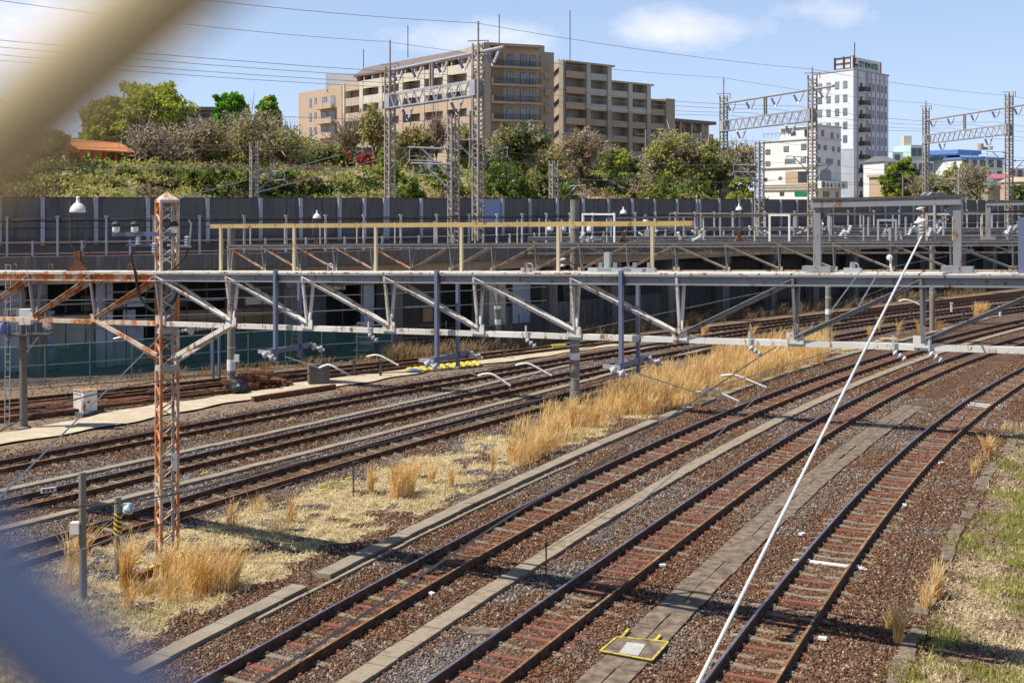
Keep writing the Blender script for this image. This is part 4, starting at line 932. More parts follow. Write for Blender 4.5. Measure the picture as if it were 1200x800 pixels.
def glyph(b, t, z, sw, kind):
    f = g2; s_ = .62; o0, o1 = 1.21, 1.26; bar = lambda x0, x1, z0, z1: f.slab(b, t+x0*s_, t+x1*s_, z+z0*s_, z+z1*s_, o0, o1)
    if kind == 'I': bar(-.45, .45, .75, .95); bar(-.08, .08, -.1, .75); bar(-.55, .55, -.25, -.08)
    else:
        for q in range(3): bar(-.5, .5, -.2+q*.42, -.05+q*.42)
        bar(-.08, .08, -.3, .95); bar(-.5, -.35, -.3, .5); bar(.33, .48, -.3, .9)
for x, k_ in ((963, 'a'), (967.5, 'b'), (972, 'I'), (976.5, 'c'), (981.5, 'd')): glyph(b, tx(g2, x), zz(218.3), 1, k_)
b.build('sign_lettering', MT['sign_green'], wb)
b = MB(); b.lathe(g2.pt(tx(g2, 958.3), zz(216.6), 1.2), [(.55, 0), (.55, .05), (.30, .06), (.3, .05)], 16, g2.n); b.build('sign_emblem', MT['sign_green'], wb)
b = MB()
for z in (196.5, 216.8, 219, 222.5): g1.slab(b, 0, g1.len, zz(z, 228), zz(z, 228)+.18, 0, .3)
b.build('ledge', MT['cream'], wb)
b = MB()
for t in np.arange(.5, 9, 1.2): g1.slab(b, g1.len-t-.05, g1.len-t, zz(162, 236), zz(157.5, 236), -.1, -.05)
g1.slab(b, g1.len-9, g1.len, zz(157.7, 236), zz(157.3, 236), -.1, -.03); b.build('roof_railing', MT['steel_dark'], wb)
# --- small far buildings, right
def house(name, x0, x1, ytop, Y, depth, mat, label, roof=None, roofh=0, rows=(), cat='building', turn=.12, yb=234, over=.3):
    r = empty(name, P((x0+x1)/2, yb, Y), label, cat); a, c = P(x0, ytop, Y), P(x1, ytop, Y+(x1-x0)/F*Y*turn); f = Face(a, c); z = a.z
    b = MB(); f.slab(b, 0, f.len, min(5.5, z-6), z, -depth, 0); b.build('wall', mat, r)
    if roof is not None:
        b = MB()
        if roofh > 0:
            p = [f.pt(-over, z, over), f.pt(f.len+over, z, over), f.pt(f.len+over, z, -depth-over), f.pt(-over, z, -depth-over), f.pt(f.len*.12, z+roofh, -depth/2), f.pt(f.len*.88, z+roofh, -depth/2)]
            b.add(p, [(0, 1, 5, 4), (1, 2, 5), (2, 3, 4, 5), (3, 0, 4), (3, 2, 1, 0)])
        else: f.slab(b, -over, f.len+over, z+.01, z+.45, -depth-over, over)
        b.build('roof', roof, r)
    for (y, n, w_, h_) in rows:
        for i in range(n): win(f, r, f.len*(i+.5)/n, EYE-(y-HZ)*Y/F, w_, h_, .02)
    return r, f
MT['aqua'] = wmat('wall_aqua', (.50, .66, .66)); MT['blue_roof'] = simple('blue_roof', (.14, .28, .58), (.12, .24, .5), 3, rough=.5); MT['pink_roof'] = simple('pink_roof', (.42, .12, .16), (.35, .1, .14), 3); MT['slate'] = simple('slate', (.12, .12, .13), (.16, .16, .17), 3)
house('apartment_house', 1036, 1052, 189, 236, 10, MT['bwhite'], 'pale house with a dark roof between the hotel tower and the round tree', MT['slate'], 1.2, [(203, 2, 1.2, 1.5), (215, 2, 1.3, 1.4)])
house('office_building', 1046, 1068, 178, 300, 12, MT['aqua'], 'pale aqua building behind the round green tree', None, 0, [(188, 2, 1.4, 1.5)])
r, f = house('aqua_tower', 1067.5, 1081, 170, 296, 10, MT['aqua'], 'aqua tower block with a cream water tank room', None, 0, [(183, 2, 1.3, 2.0)])
b = MB(); b.box(P(1071.5, 166, 296)+Vector((0, 6, 0)), (1.9, 2.4, 3.4)); b.build('tank_room', MT['cream'], r)
house('white_house', 1066, 1094, 189, 262, 10, MT['bblue'], 'pale grey house left of the first right-hand mast', None, 0, [(200, 3, 1.3, 1.6), (212, 3, 1.3, 1.6)])
house('grey_block', 1088, 1116, 181, 320, 14, MT['wgreyb'], 'brown grey block with a slate roof behind the willow trees', MT['slate'], 1.2, [(188, 5, 1.6, 1.7), (196, 5, 1.6, 1.7)])
house('cream_house', 1040, 1056, 207, 214, 8, MT['tan'], 'small tan house at the foot of the hotel tower', MT['tan2'], 0, [(218, 2, 1.6, 1.2)])
r, f = house('blue_roofed_building', 1127, 1176, 186.5, 290, 14, MT['bwhite'], 'white building with bright blue roofs beyond the willow', MT['blue_roof'], 0, [(196, 5, 1.4, 1.8), (207, 5, 1.2, 1.4)], turn=.25)
b = MB(); p0, p1 = P(1126, 187, 290), P(1177, 186, 302)
ff = Face(p0, p1); z_ = p0.z
p = [ff.pt(-.5, z_, 1), ff.pt(ff.len+.5, z_, 1), ff.pt(ff.len-1, z_+1.2, -2), ff.pt(2.5, z_+1.2, -2)]; b.quad(*p); b.quad(p[3], p[2], ff.pt(ff.len-1, z_+1.2, -14), ff.pt(2.5, z_+1.2, -14)); b.build('roof_skirt', MT['blue_roof'], r)
b = MB(); ff.slab(b, 5, 14.5, z_+1.2, z_+1.7, -12, -4); b.build('penthouse', MT['bwhite'], r); b = MB(); ff.slab(b, 4.4, 15, z_+1.7, z_+2.7, -12.5, -3.5); b.build('penthouse_roof', MT['blue_roof'], r)
for x, w_, z1, m in ((1149, 1.5, 2.2, 'tan'), (1154, 1.2, 1.0, 'brownw'), (1160, 1.4, 1.3, 'cream')): b = MB(); p = P(x, 173, 298); b.lathe((p.x, p.y, z_+2.7), [(w_/2, 0), (w_/2, z1*.7), (w_*.35, z1*.75)], 12); b.build('water_tank', MT[m], r)
house('pink_roofed_house', 1166, 1196, 209, 250, 9, MT['bblue'], 'small grey house with a dusty pink roof right of the willow', MT['pink_roof'], 1.0, [(219, 3, 1.2, 1.5)])
house('long_low_building', 1182, 1260, 197, 380, 14, MT['cream'], 'long cream building at the right edge of the skyline', None, 0, [(207, 9, 1.6, 2.2)])
house('tan_cottage', 1195, 1250, 213, 232, 9, MT['tan'], 'tan house cut off by the right edge of the picture', MT['tan2'], 1.0, [(224, 3, 1.2, 1.4)])
house('roadside_shed', 1158, 1172, 217, 222, 6, MT['wgreyb'], 'grey lean-to shed roof at the foot of the willow', MT['slate'], 1.4, [])
# --- left buildings on the bank
r, f = house('grey_apartment_house', 204, 262, 129.5, 150, 12, wmat('wall_grey_lilac', (.32, .30, .31)), 'grey flat-roofed apartment house behind the cherry trees on the left', MT['roofp'], 0, [(143, 4, 1.3, 1.9), (160, 4, 1.3, 1.9), (177, 4, 1.3, 1.9)], over=.6)
for y in (147, 164, 181): b = MB(); f.slab(b, .3, f.len-.3, EYE-(y-HZ)*150/F-.1, EYE-(y-HZ)*150/F+.9, 0, 1.0); b.build('balcony', MT['wgreyb'], r)
r, f = house('white_cottage', 400, 437, 178, 150, 6, MT['bwhite'], 'low white cottage above the red shrubs', MT['slate'], .3, [(184, 3, 1.1, 1.2)])
house('white_shed', 493, 507, 172, 140, 5, MT['bwhite'], 'small white shed between the two tall left masts', MT['bblue'], .3, [])
# orange roofed shelter on a dark wall
sh = empty('park_shelter', P(118, 193, 115), 'open shelter with an orange tiled roof and red posts on the bank', 'shelter'); a, c = P(91, 175, 114), P(150, 175, 120); f = Face(a, c); z = a.z
MT['orange_tile'] = simple('orange_tile', (.62, .22, .07), (.50, .17, .06), 6, rough=.7, c3=(.70, .33, .14))
b = MB(); q = [f.pt(-.4, z-.1, .6), f.pt(f.len+.4, z-.1, .6), f.pt(f.len+.4, z+.9, -1.4), f.pt(-.4, z+.9, -1.4), f.pt(-.4, z-.1, -3.4), f.pt(f.len+.4, z-.1, -3.4)]; b.add(q+[v+Vector((0, 0, .1)) for v in q], [(0, 1, 2, 3), (3, 2, 5, 4), (6, 9, 8, 7), (9, 10, 11, 8), (0, 6, 7, 1), (1, 7, 8, 2), (2, 8, 11, 5), (4, 5, 11, 10), (3, 9, 6, 0), (4, 10, 9, 3)]); b.build('roof', MT['orange_tile'], sh)
for i in range(5):
    for o in (.1, -2.9): b = MB(); f.slab(b, .3+i*(f.len-.8)/4, .55+i*(f.len-.8)/4, z-2.2, z, o-.12, o+.12); b.build('post', MT['sign_red'] if False else simple('post_red', (.42, .10, .05), (.35, .09, .05), 3) if i == 0 and o > 0 else bpy.data.materials['post_red'], sh)
b = MB(); f.slab(b, -1, f.len+1, H(120, 112)-2, z-2.1, -3.2, .7); b.build('base_wall', MT['dark_wall'], sh)
# sunlit cars on the road behind the wall
def car(x, y, Y, ang, mat, label, sc=1.0):
    p = P(x, y, Y); r = empty('parked_car', (0, 0, 0), label, 'car'); W_ = .85*sc
    prof = [(-2.1, .35), (-2.1, .75), (-1.95, .95), (-1.2, 1.02), (-.55, 1.48), (.9, 1.5), (1.6, 1.05), (2.05, .95), (2.12, .6), (2.1, .35)]
    def loft(b, pr, w0, w1):
        n = len(pr); vs = [(a, -w0, z) for a, z in pr]+[(a, w0, z) for a, z in pr]; b.add(vs, [tuple(range(n)), tuple(range(n, 2*n))[::-1]]+[(i, n+i, n+(i+1) % n, (i+1) % n) for i in range(n)])
    b = MB(); loft(b, prof, W_, W_); b.build('body', mat, r)
    b = MB(); 
    for sy in (-1, 1):
        for pr in ([(-1.05, 1.05), (-.5, 1.40), (.1, 1.42), (.1, 1.05)], [(.2, 1.05), (.2, 1.42), (.85, 1.42), (1.4, 1.08)]):
            vs = [(a, sy*(W_+.005), z) for a, z in pr]; vs += [(a, sy*(W_+.012), z) for a, z in pr]; b.add(vs, [(0, 1, 2, 3), (7, 6, 5, 4), (0, 4, 5, 1), (1, 5, 6, 2), (2, 6, 7, 3), (3, 7, 4, 0)])
    b.add([(-1.19, -.7, 1.04), (-1.19, .7, 1.04), (-.58, .65, 1.46), (-.58, -.65, 1.46)], [(0, 1, 2, 3)]); b.build('window', MT['glass_dark'], r)
    for wx in (-1.3, 1.3):
        for sy in (-1, 1): b = MB(); b.lathe((wx, sy*(W_-.15), .32), [(.32, 0), (.32, .2), (.18, .22), (.05, .2)], 14, (0, sy, 0)); b.build('wheel', MT['black'], r)
    r.location = p; r.rotation_euler = (0, 0, ang); return r
car(1093, 240.0, 141, .15, simple('car_silver', (.55, .57, .60), (.5, .52, .55), 2, rough=.25), 'silver car showing above the noise wall left of the short lattice mast')
# ------------------------------------------------------------------ steelwork
def insulator(b, a, axis, L_=.3, r=.07, n=4, mi=0):
    prof = [(r*.35, 0)]
    for i in range(n):
        z0 = L_*(i+.15)/n; prof += [(r*.4, z0), (r, z0+L_*.25/n), (r*.95, z0+L_*.4/n), (r*.4, z0+L_*.6/n)]
    prof += [(r*.35, L_)]; b.lathe(a, prof, 12, axis, mi); return b
def lattice(root, x, y, z0, z1, w_, rz, m1, m2=None, pitch=None, leg=.055, lw=.035, cap=False, taper=0, sub=None, nlegs=True):
    """square lattice mast: four angle legs, zigzag lacing on each face"""
    m2 = m2 or m1; pitch = pitch or w_*1.25; ca, sa = math.cos(rz), math.sin(rz)
    def cr(i, z):
        k = w_/2*(1-taper*(z-z0)/(z1-z0)); dx, dy = ((-k, -k), (k, -k), (k, k), (-k, k))[i % 4]; return Vector((x+dx*ca-dy*sa, y+dx*sa+dy*ca, z))
    par = root
    if nlegs:
        for i in range(4): b = MB(); b.bar(cr(i, z0), cr(i, z1), leg, side=(ca, sa, 0)); b.build('leg', m1 if i in (0, 1, 3) else m2, par)
        for f in range(4):
            b = MB(); z = z0+.05; k = 0
            while z+pitch/2 < z1:
                a, c = (f, f+1) if k % 2 == 0 else (f+1, f); b.bar(cr(a, z), cr(c, z+pitch/2), lw, lw*.6); z += pitch/2; k += 1
            b.build('lacing', m2 if f in (1, 2) else m1, par)
    else:
        b = MB()
        for i in range(4): b.bar(cr(i, z0), cr(i, z1), leg, side=(ca, sa, 0))
        for f in range(4):
            z = z0+.05; k = 0
            while z+pitch/2 < z1:
                a, c = (f, f+1) if k % 2 == 0 else (f+1, f); b.bar(cr(a, z), cr(c, z+pitch/2), lw, lw*.6); z += pitch/2; k += 1
        b.build('mast', m1, par)
    return cr
# ---- near lattice mast
TU = Vector((.8825, -.4703, 0)); TN = Vector((.4703, .8825, 0))     # along the gantries / square to them, away
mp0 = G(192, 655, 0); mast = empty('lattice_mast', mp0, 'tall rusty orange and grey lattice mast with a pyramid cap, standing in dry grass', 'lattice mast')
rzm = R(-32)+math.pi/2*0
mx_, my_ = mp0.x+.02, mp0.y+.2
rzm = math.atan2(TU.y, TU.x)-R(4)
cr = lattice(mast, mx_, my_, -.1, 8.55, .40, R(32), MT['mast_rust'], MT['mast_grey'], .52, .062, .045)
b = MB(); ctr = Vector((mx_, my_, 8.78)); q = [cr(i, 8.58)+(cr(i, 8.58)-Vector((mx_, my_, 8.58)))*.14 for i in range(4)]; q2 = [v-Vector((0, 0, .07)) for v in q]
b.add(q+q2+[ctr], [(0, 1, 8), (1, 2, 8), (2, 3, 8), (3, 0, 8), (4, 5, 1, 0), (5, 6, 2, 1), (6, 7, 3, 2), (7, 4, 0, 3), (7, 6, 5, 4)]); b.build('cap', MT['truss_rust'], mast)
for z in (1.75, 4.55, 5.45): 
    b = MB()
    for i in range(4): b.bar(cr(i, z), cr(i+1, z), .07, .14 if z > 3 else .05)
    b.build('collar', MT['mast_grey'], mast)
b = MB(); b.box(cr(1, 2.3)+Vector((-.05, -.06, 0)), (.11, .02, .42)); b.build('number_plate', MT['white_plain'], mast)
cf = MB(); cf.box((mx_, my_, -.02), (.8, .8, .1), .5); cf.build('footing', MT['concrete'], mast)
# cross arm with insulators on the near mast
def armpt(x, y, Y): return P(x, y, Y)
MYd = my_-.15
b = MB(); b.bar(P(132, 274.5, MYd), P(204, 274.5, MYd), .06, .10); b.bar(P(148, 287, MYd), P(180, 287, MYd), .05, .06); b.build('cross_arm', MT['blue_steel'], mast)
for x, y in ((136, 273), (158, 273), (204, 273)):
    b = MB(); p = P(x, y, MYd); b.lathe(p, [(.05, 0), (.085, .03), (.09, .12), (.06, .17)], 12); b.build('insulator', MT['porcelain_white'], mast)
    b = MB(); b.lathe(p+Vector((0, 0, .165)), [(.1, 0), (.11, .05), (.06, .10), (.02, .12)], 10); b.build('insulator_hood', MT['black'], mast)
for x, y in ((162, 287), (219, 288), (181, 296)):
    b = MB(); insulator(b, P(x, y, MYd), (0, 0, 1), .24, .07, 4); b.build('insulator', MT['porcelain'], mast)
b = MB(); b.bar(P(196, 287, MYd), P(224, 289, MYd), .05, .05); b.tube([P(222, 288, MYd), P(224, 262, MYd), P(221, 258, MYd)], .02, 5); b.build('side_arm', MT['mast_grey'], mast)
def cable(name, pts, r, mat, label, cat='cable', group=None, n=5):
    b = MB(); b.tube(pts, r, n); return tag(b.build(name, mat), label, cat, group)
def smooth(pts, k=8):
    """Catmull-Rom through control points"""
    p = [Vector(v) for v in pts]; p = [p[0]*2-p[1]]+p+[p[-1]*2-p[-2]]; out = []
    for i in range(1, len(p)-2):
        for j in range(k):
            t = j/k; out.append(.5*((2*p[i])+(p[i+1]-p[i-1])*t+(2*p[i-1]-5*p[i]+4*p[i+1]-p[i+2])*t*t+(3*p[i]-p[i-1]-3*p[i+1]+p[i+2])*t**3))
    out.append(p[-2]); return out
def droop(a, b_, sag, n=14):
    a, b_ = Vector(a), Vector(b_); return [a.lerp(b_, i/n)-Vector((0, 0, sag*4*(i/n)*(1-i/n))) for i in range(n+1)]
cable('power_cable', smooth([P(161, 288, MYd), P(154, 300, MYd), P(158, 318, MYd), P(163, 345, MYd), P(176, 362, MYd), P(192, 364, MYd), P(205, 350, MYd), P(211, 330, MYd)]), .035, MT['black'], 'thick black cable looping below the top chord at the rusty mast')
cable('power_cable', smooth([P(221, 288, MYd), P(218, 300, MYd), P(208, 312, MYd), P(196, 318, MYd)]), .02, MT['black'], 'thin black cable curving from the side insulator down to the rusty mast')
b = MB(); insulator(b, P(207, 388, my_-.3), (1, .1, .1), .9, .055, 10); b.lathe(P(222, 386, my_-.35), [(.02, 0), (.12, .02), (.13, .06), (.05, .1)], 14, (1, -.3, 0)); tag(b.build('strain_insulator', MT['porcelain']), 'grey strain insulator with a white disc, right of the rusty mast', 'insulator')

# ---- gantry trusses
class Truss:
    def __init__(s, name, label, O, du, n0, n1, ztop, zbot, m_top, m_bot, m_diag, m_post, ndir, width=.41, chord=.20, sz=1.0, mfun=None, diag=None, extra=True):
        s.O, s.du, s.w = O, du, width; s.zt, s.zb = ztop, zbot; s.u = du.normalized(); s.n = Vector((-s.u.y, s.u.x, 0)); s.pl = du.length
        root = s.root = empty(name, (s.p(n0, 0, 0).x, s.p(n0, 0, 0).y, 0), label, 'gantry', 'steel gantries spanning the tracks'); M_ = mfun or (lambda n, k: {'top': m_top, 'bot': m_bot, 'diag': m_diag, 'post': m_post}[k])
        # chords in lengths, so that paint changes along the span
        n = n0
        while n < n1:
            e = min(n+4, n1)
            for o, nm in ((-s.w/2, 'front_chord'), (s.w/2, 'rear_chord')):
                b = MB(); a, c = s.p(n, o, ztop(n)), s.p(e, o, ztop(e)); h = chord
                b.bar(a-Vector((0, 0, .02)), c-Vector((0, 0, .02)), .10*sz, .03); b.bar(a-Vector((0, 0, h-.02)), c-Vector((0, 0, h-.02)), .10*sz, .03); b.bar(a-Vector((0, 0, h/2))+s.n*.03, c-Vector((0, 0, h/2))+s.n*.03, .02, h-.05)
                b.build(nm, M_(n+.5, 'top'), root)
            b = MB(); b.bar(s.p(n, 0, zbot(n)), s.p(e, 0, zbot(e)), .11*sz, .018); b.bar(s.p(n, -.05, zbot(n)-.05), s.p(e, -.05, zbot(e)-.05), .016, .10*sz); b.build('bottom_chord', M_(n+.5, 'bot'), root); n = e
        b = MB(); k = n0
        while k < n1-.01: e = min(k+.98, n1); b.bar(s.p(k, 0, ztop(k)+.02), s.p(e, 0, ztop(e)+.02), s.w+.10, .035); k += 1
        b.build('walkway', m_top if not mfun else mfun(3, 'walk'), root)
        for n in range(math.ceil(n0), math.floor(n1)+1):
            for o in (-1, 1):
                b = MB(); b.bar(s.p(n, o*(s.w/2-.02)-.05*(o < 0), ztop(n)-.06), s.p(n, o*.02-.04*(o < 0), zbot(n)+.04), .062*sz, .045*sz, side=s.u); b.build('post', M_(n, 'post'), root)
            d = diag(n) if diag else 1
            if n+1 <= n1 and d:
                for o in (-1, 1):
                    b = MB(); t0, t1 = (n, n+1) if d > 0 else (n+1, n)
                    b.bar(s.p(t0, o*(s.w/2-.03)-.03, ztop(t0)-.10), s.p(t1, o*.03-.03, zbot(t1)+.05), .016, .085*sz); b.bar(s.p(t0, o*(s.w/2-.03)-.06, ztop(t0)-.10+.035), s.p(t1, o*.03-.06, zbot(t1)+.05+.035), .065*sz, .014); b.build('diagonal', M_(n+.5, 'diag'), root)
            b = MB(); b.box(s.p(n, -.075, zbot(n)+.05), (.30*sz, .02, .20*sz), math.atan2(s.u.y, s.u.x)); b.build('gusset', M_(n, 'bot'), root)
    def p(s, n, o, z): v = s.O+s.du*n; n_ = Vector((-s.du.y, s.du.x, 0)).normalized(); return Vector((v.x+n_.x*o, v.y+n_.y*o, z))
    def at_x(s, x, o=0):
        k = (x-600)/F; n_ = Vector((-s.du.y, s.du.x, 0)).normalized(); a = s.O+n_*o
        return (k*a.y-a.x)/(s.du.x-k*s.du.y)
Y0n = 26.5; O1 = Vector((-238*Y0n/F, Y0n, 0)); du1 = Vector((101.4*Y0n/F, -.0385*Y0n, 0))
zt1 = lambda n: 6.86+.0545*(n+2)-.02; zb1 = lambda n: 5.72+.0528*(n+1)
def m1(n, k):
    left = n < -1.9
    if k == 'walk': return MT['truss_white']
    if k == 'top': return MT['truss_rust'] if n < -2.6 else MT['truss_grey']
    if k == 'bot': return MT['truss_rust'] if left else MT['truss_white']
    if k == 'diag': return MT['truss_rust'] if left else (MT['truss_white'] if n < 3.9 else MT['truss_grey'])
    return MT['truss_grey'] if (n > 4.5 or left) else MT['truss_white']
def dg1(n):
    if n < -2: return -1
    if n == -2: return 1
    return 1 if n < 4 else -1
t1 = Truss('gantry', 'nearest truss gantry, rusty on the left, white on the right, with a yellow handrail', O1, du1, -6, 9, zt1, zb1, None, None, None, None, None, mfun=m1, diag=dg1)
r1 = t1.root
# knee braces down to the mast
kz = 4.75
for o in (-.07, .07):
    b = MB(); b.bar(t1.p(-3, o, zb1(-3)), (mx_-.2, my_+o-.1, kz+.05-o), .055, .09); b.build('knee_brace', MT['truss_rust'], r1)
    b = MB(); b.bar(t1.p(-1, o, zb1(-1)), (mx_+.2, my_+o-.1, kz-o), .055, .10); b.build('knee_brace', MT['truss_white'], r1)
# yellow handrail on the far chord
def zrail(n): return zt1(n)+1.08-.025*(n+1.3)
hr = MB(); hr.bar(t1.p(-1.39, .2, zrail(-1.39)), t1.p(4.08, .2, zrail(4.08)), .06, .095); hr.build('handrail', MT['yellow_rail'], r1)
for n in (-1.25, -.26, .76, 1.75, 2.78, 3.70): b = MB(); b.bar(t1.p(n, .2, zt1(n)), t1.p(n, .2, zrail(n)-.05), .06, .06, side=t1.u); b.build('handrail_post', MT['rail_post_cream'], r1)
# portal frame on the right
FRAME = MT['truss_grey']
def frame(tr, x0, x1, z0f, h, par, m, wd=.13, right=True):
    n0, n1 = tr.at_x(x0), tr.at_x(x1)
    ps = [(n0, -1), (n1, 1)] if right else [(n0, -1)]
    for n, sg in ps: b = MB(); b.bar(tr.p(n, 0, z0f(n)), tr.p(n, 0, z0f(n)+h), wd, wd*1.3, side=tr.u); b.box(tr.p(n, 0, z0f(n)+.07), (.5, .22, .10), math.atan2(tr.u.y, tr.u.x)); b.build('frame_post', m, par)
    b = MB(); b.bar(tr.p(n0-.03, 0, z0f(n0)+h), tr.p(n1+.03, 0, z0f(n1)+h), .18, .13); b.build('frame_beam', m, par)
    b = MB(); b.bar(tr.p(n0-.04, 0, z0f(n0)+h+.085), tr.p(n1+.04, 0, z0f(n1)+h+.085), .22, .035); b.build('frame_cap', MT['steel_dark'], par)
    for n, sg in ps:
        b = MB(); a = tr.p(n, 0, z0f(n)+h-.06); c = a-tr.u*sg*.28; d = a-Vector((0, 0, .3)); e = tr.n*.012; b.add([a-e, c-e, d-e, a+e, c+e, d+e], [(0, 1, 2), (5, 4, 3), (0, 3, 4, 1), (1, 4, 5, 2), (2, 5, 3, 0)]); b.build('frame_gusset', m, par)
frame(t1, 958, 1122, lambda n: zt1(n)+.03, 1.22, r1, FRAME, wd=.10)
# rusty bolt brackets, hoops
for x in (14, 56, 149, 384, 618, 694, 1000):
    n = t1.at_x(x); a = t1.p(n, .1, zt1(n)+.03); b = MB(); b.tube(smooth([a-t1.u*.06, a-t1.u*.065+Vector((0, 0, .13)), a+Vector((0, 0, .17)), a+t1.u*.065+Vector((0, 0, .13)), a+t1.u*.06], 4), .014, 5); b.build('lifting_hoop', MT['dark_rust'] if x < 200 or x == 694 else MT['galv'], r1)
for x, w_ in ((705, .5), (722, .7), (745, .5), (762, .25), (618, .2), (1000, .3)):
    n = t1.at_x(x); a = t1.p(n, -.05, zt1(n)+.11); b = MB(); b.bar(a-t1.u*w_/2-Vector((0, 0, .03)), a+t1.u*w_/2-Vector((0, 0, .03)), .10, .08); b.box(a+Vector((0, 0, .05)), (.07, .07, .12)); b.build('clamp', MT['galv'], r1)
n = t1.at_x(712); b = MB(); b.bar(t1.p(n, 0, zt1(n)+.1), t1.p(n, 0, zt1(n)+.42), .11, side=t1.u); b.build('stub_post', MT['galv'], r1)
for x in (435, 619, 880, 1090, 1048):
    n = t1.at_x(x); a = t1.p(n, -.1, zb1(n)-.1); b = MB(); b.bar(a+Vector((0, 0, .25)), a, .03, .03, side=t1.u); insulator(b, a-Vector((0, 0, .02)), (.8, -.2, -.6), .26, .06, 3); b.build('insulator', MT['porcelain'], r1)
n = t1.at_x(1198); b = MB(); b.bar(t1.p(n, -.1, zt1(n)-.1), t1.p(n, -.1, zt1(n)+.95), .14, .10, side=t1.u); b.build('frame_post', MT['blue_steel'], r1)
n = t1.at_x(1047); b = MB(); p0 = t1.p(n, -.1, zt1(n)); b.tube(smooth([p0+Vector((.05, 0, 0)), p0+Vector((-.02, 0, .1)), p0+Vector((-.03, 0, .25))], 4), .02, 6); b.lathe(p0+Vector((-.05, 0, .25)), [(.02, 0), (.05, .03), (.05, .07), (.02, .1)], 10); b.build('inspection_lamp', MT['porcelain_white'], r1)
# plates hanging at joints: printed bolts omitted; drop arms for the contact wires
def drop_arm(x, y_arm, x_far, y_farbot, label):
    n = t1.at_x(x, -.26); a = t1.p(n, -.26, 0); zt = zt1(n)+.08; za = EYE-(y_arm-HZ)*a.y/F
    nf = t1.n; r = empty('drop_arm', (a.x, a.y, za-.1), label, 'catenary arm', 'blue drop arms below the nearest gantry')
    b = MB(); b.bar((a.x, a.y, zt), (a.x, a.y, za-.22), .10, .07, side=t1.u); b.build('hanger', MT['blue_steel'], r)
    L_ = .85; f = a+nf*L_; k = (x_far-600)/F; 
    b = MB(); b.bar((f.x, f.y, zt-.25), (f.x, f.y, za-.25), .09, .06, side=t1.u); b.build('hanger', MT['galv' if False else 'blue_steel'], r)
    b = MB(); b.bar(Vector((a.x, a.y, za))-nf*.28, Vector((f.x, f.y, za))+nf*.45, .06, .11); b.build('arm', MT['blue_steel'], r)
    for p, dr in ((Vector((a.x, a.y, za-.03))-nf*.30-Vector((.10, 0, 0)), (1, -.3, -.35)), (Vector((f.x, f.y, za-.02))+nf*.42, (1, -.2, -.30))):
        b = MB(); insulator(b, p, dr, .34, .085, 2); b.build('insulator', MT['porcelain'], r)
    b = MB(); p = Vector((a.x, a.y, za))-nf*.28; b.bar(p-t1.u*.25, p+t1.u*.1, .05, .07); b.build('bracket', MT['galv'], r)
    return a, za
for x, ya, xf, yf, lb, w0, tb in ((323, 411, 345, 415, 'leftmost blue steel drop arm with insulators below the nearest gantry', (332, 417), [(374, 431), (380, 428.5), (388, 428), (411, 440)]),
        (512, 421, 530, 424, 'middle blue steel drop arm, its insulators seen against the yellow bags', (521, 428), [(560, 440), (568, 438), (578, 439), (598, 452)]),
        (728, 428, 742, 433, 'right hand blue steel drop arm hanging above the tall golden grass', (737, 434), [(817, 460), (826, 457.5), (838, 458), (867, 471)])):
    a, za = drop_arm(x, ya, xf, yf, lb); Yd = a.y
    cable('pull_off_wire', [P(*w0, Yd), P(*tb[0], Yd-.1)], .012, MT['wire_light'], {323: 'thin wire from the leftmost drop arm to its white steady tube', 512: 'thin wire from the middle drop arm to its white steady tube', 728: 'thin wire from the right hand drop arm to its white steady tube'}[x], 'wire')
    cable('steady_tube', smooth([P(px, py, Yd-.1) for px, py in tb]), .026, MT['porcelain_white'], {323: 'bent white steady tube right of the leftmost drop arm, over the sandy path', 512: 'bent white steady tube right of the middle drop arm, over the far rails', 728: 'bent white steady tube over the track beside the tall golden grass'}[x], 'steady tube', 'bent white steady tubes')
for pts, Yd, lb in (([(430, 418), (438, 416), (447, 417.5), (467, 428)], 33, 'bent white steady tube above the rusty siding, left of the yellow bags'), ([(604, 428), (612, 426), (622, 427), (646, 440)], 30, 'bent white steady tube just left of the concrete pole'), ([(845, 440), (857, 439), (866, 441), (898, 454)], 27, 'bent steady tube above the right end of the golden grass'), ([(1053, 353), (1060, 351), (1067, 352.5), (1080, 358)], 38, 'bent steady tube behind the right half of the gantry, near the tilted white rod'), ([(133, 397), (143, 395), (152, 397.5), (163, 405)], 34, 'bent steady tube beside the pole with the ladder')):
    cable('steady_tube', smooth([P(*q, Yd) for q in pts]), .028, MT['porcelain_white'], lb, 'steady tube', 'bent white steady tubes')
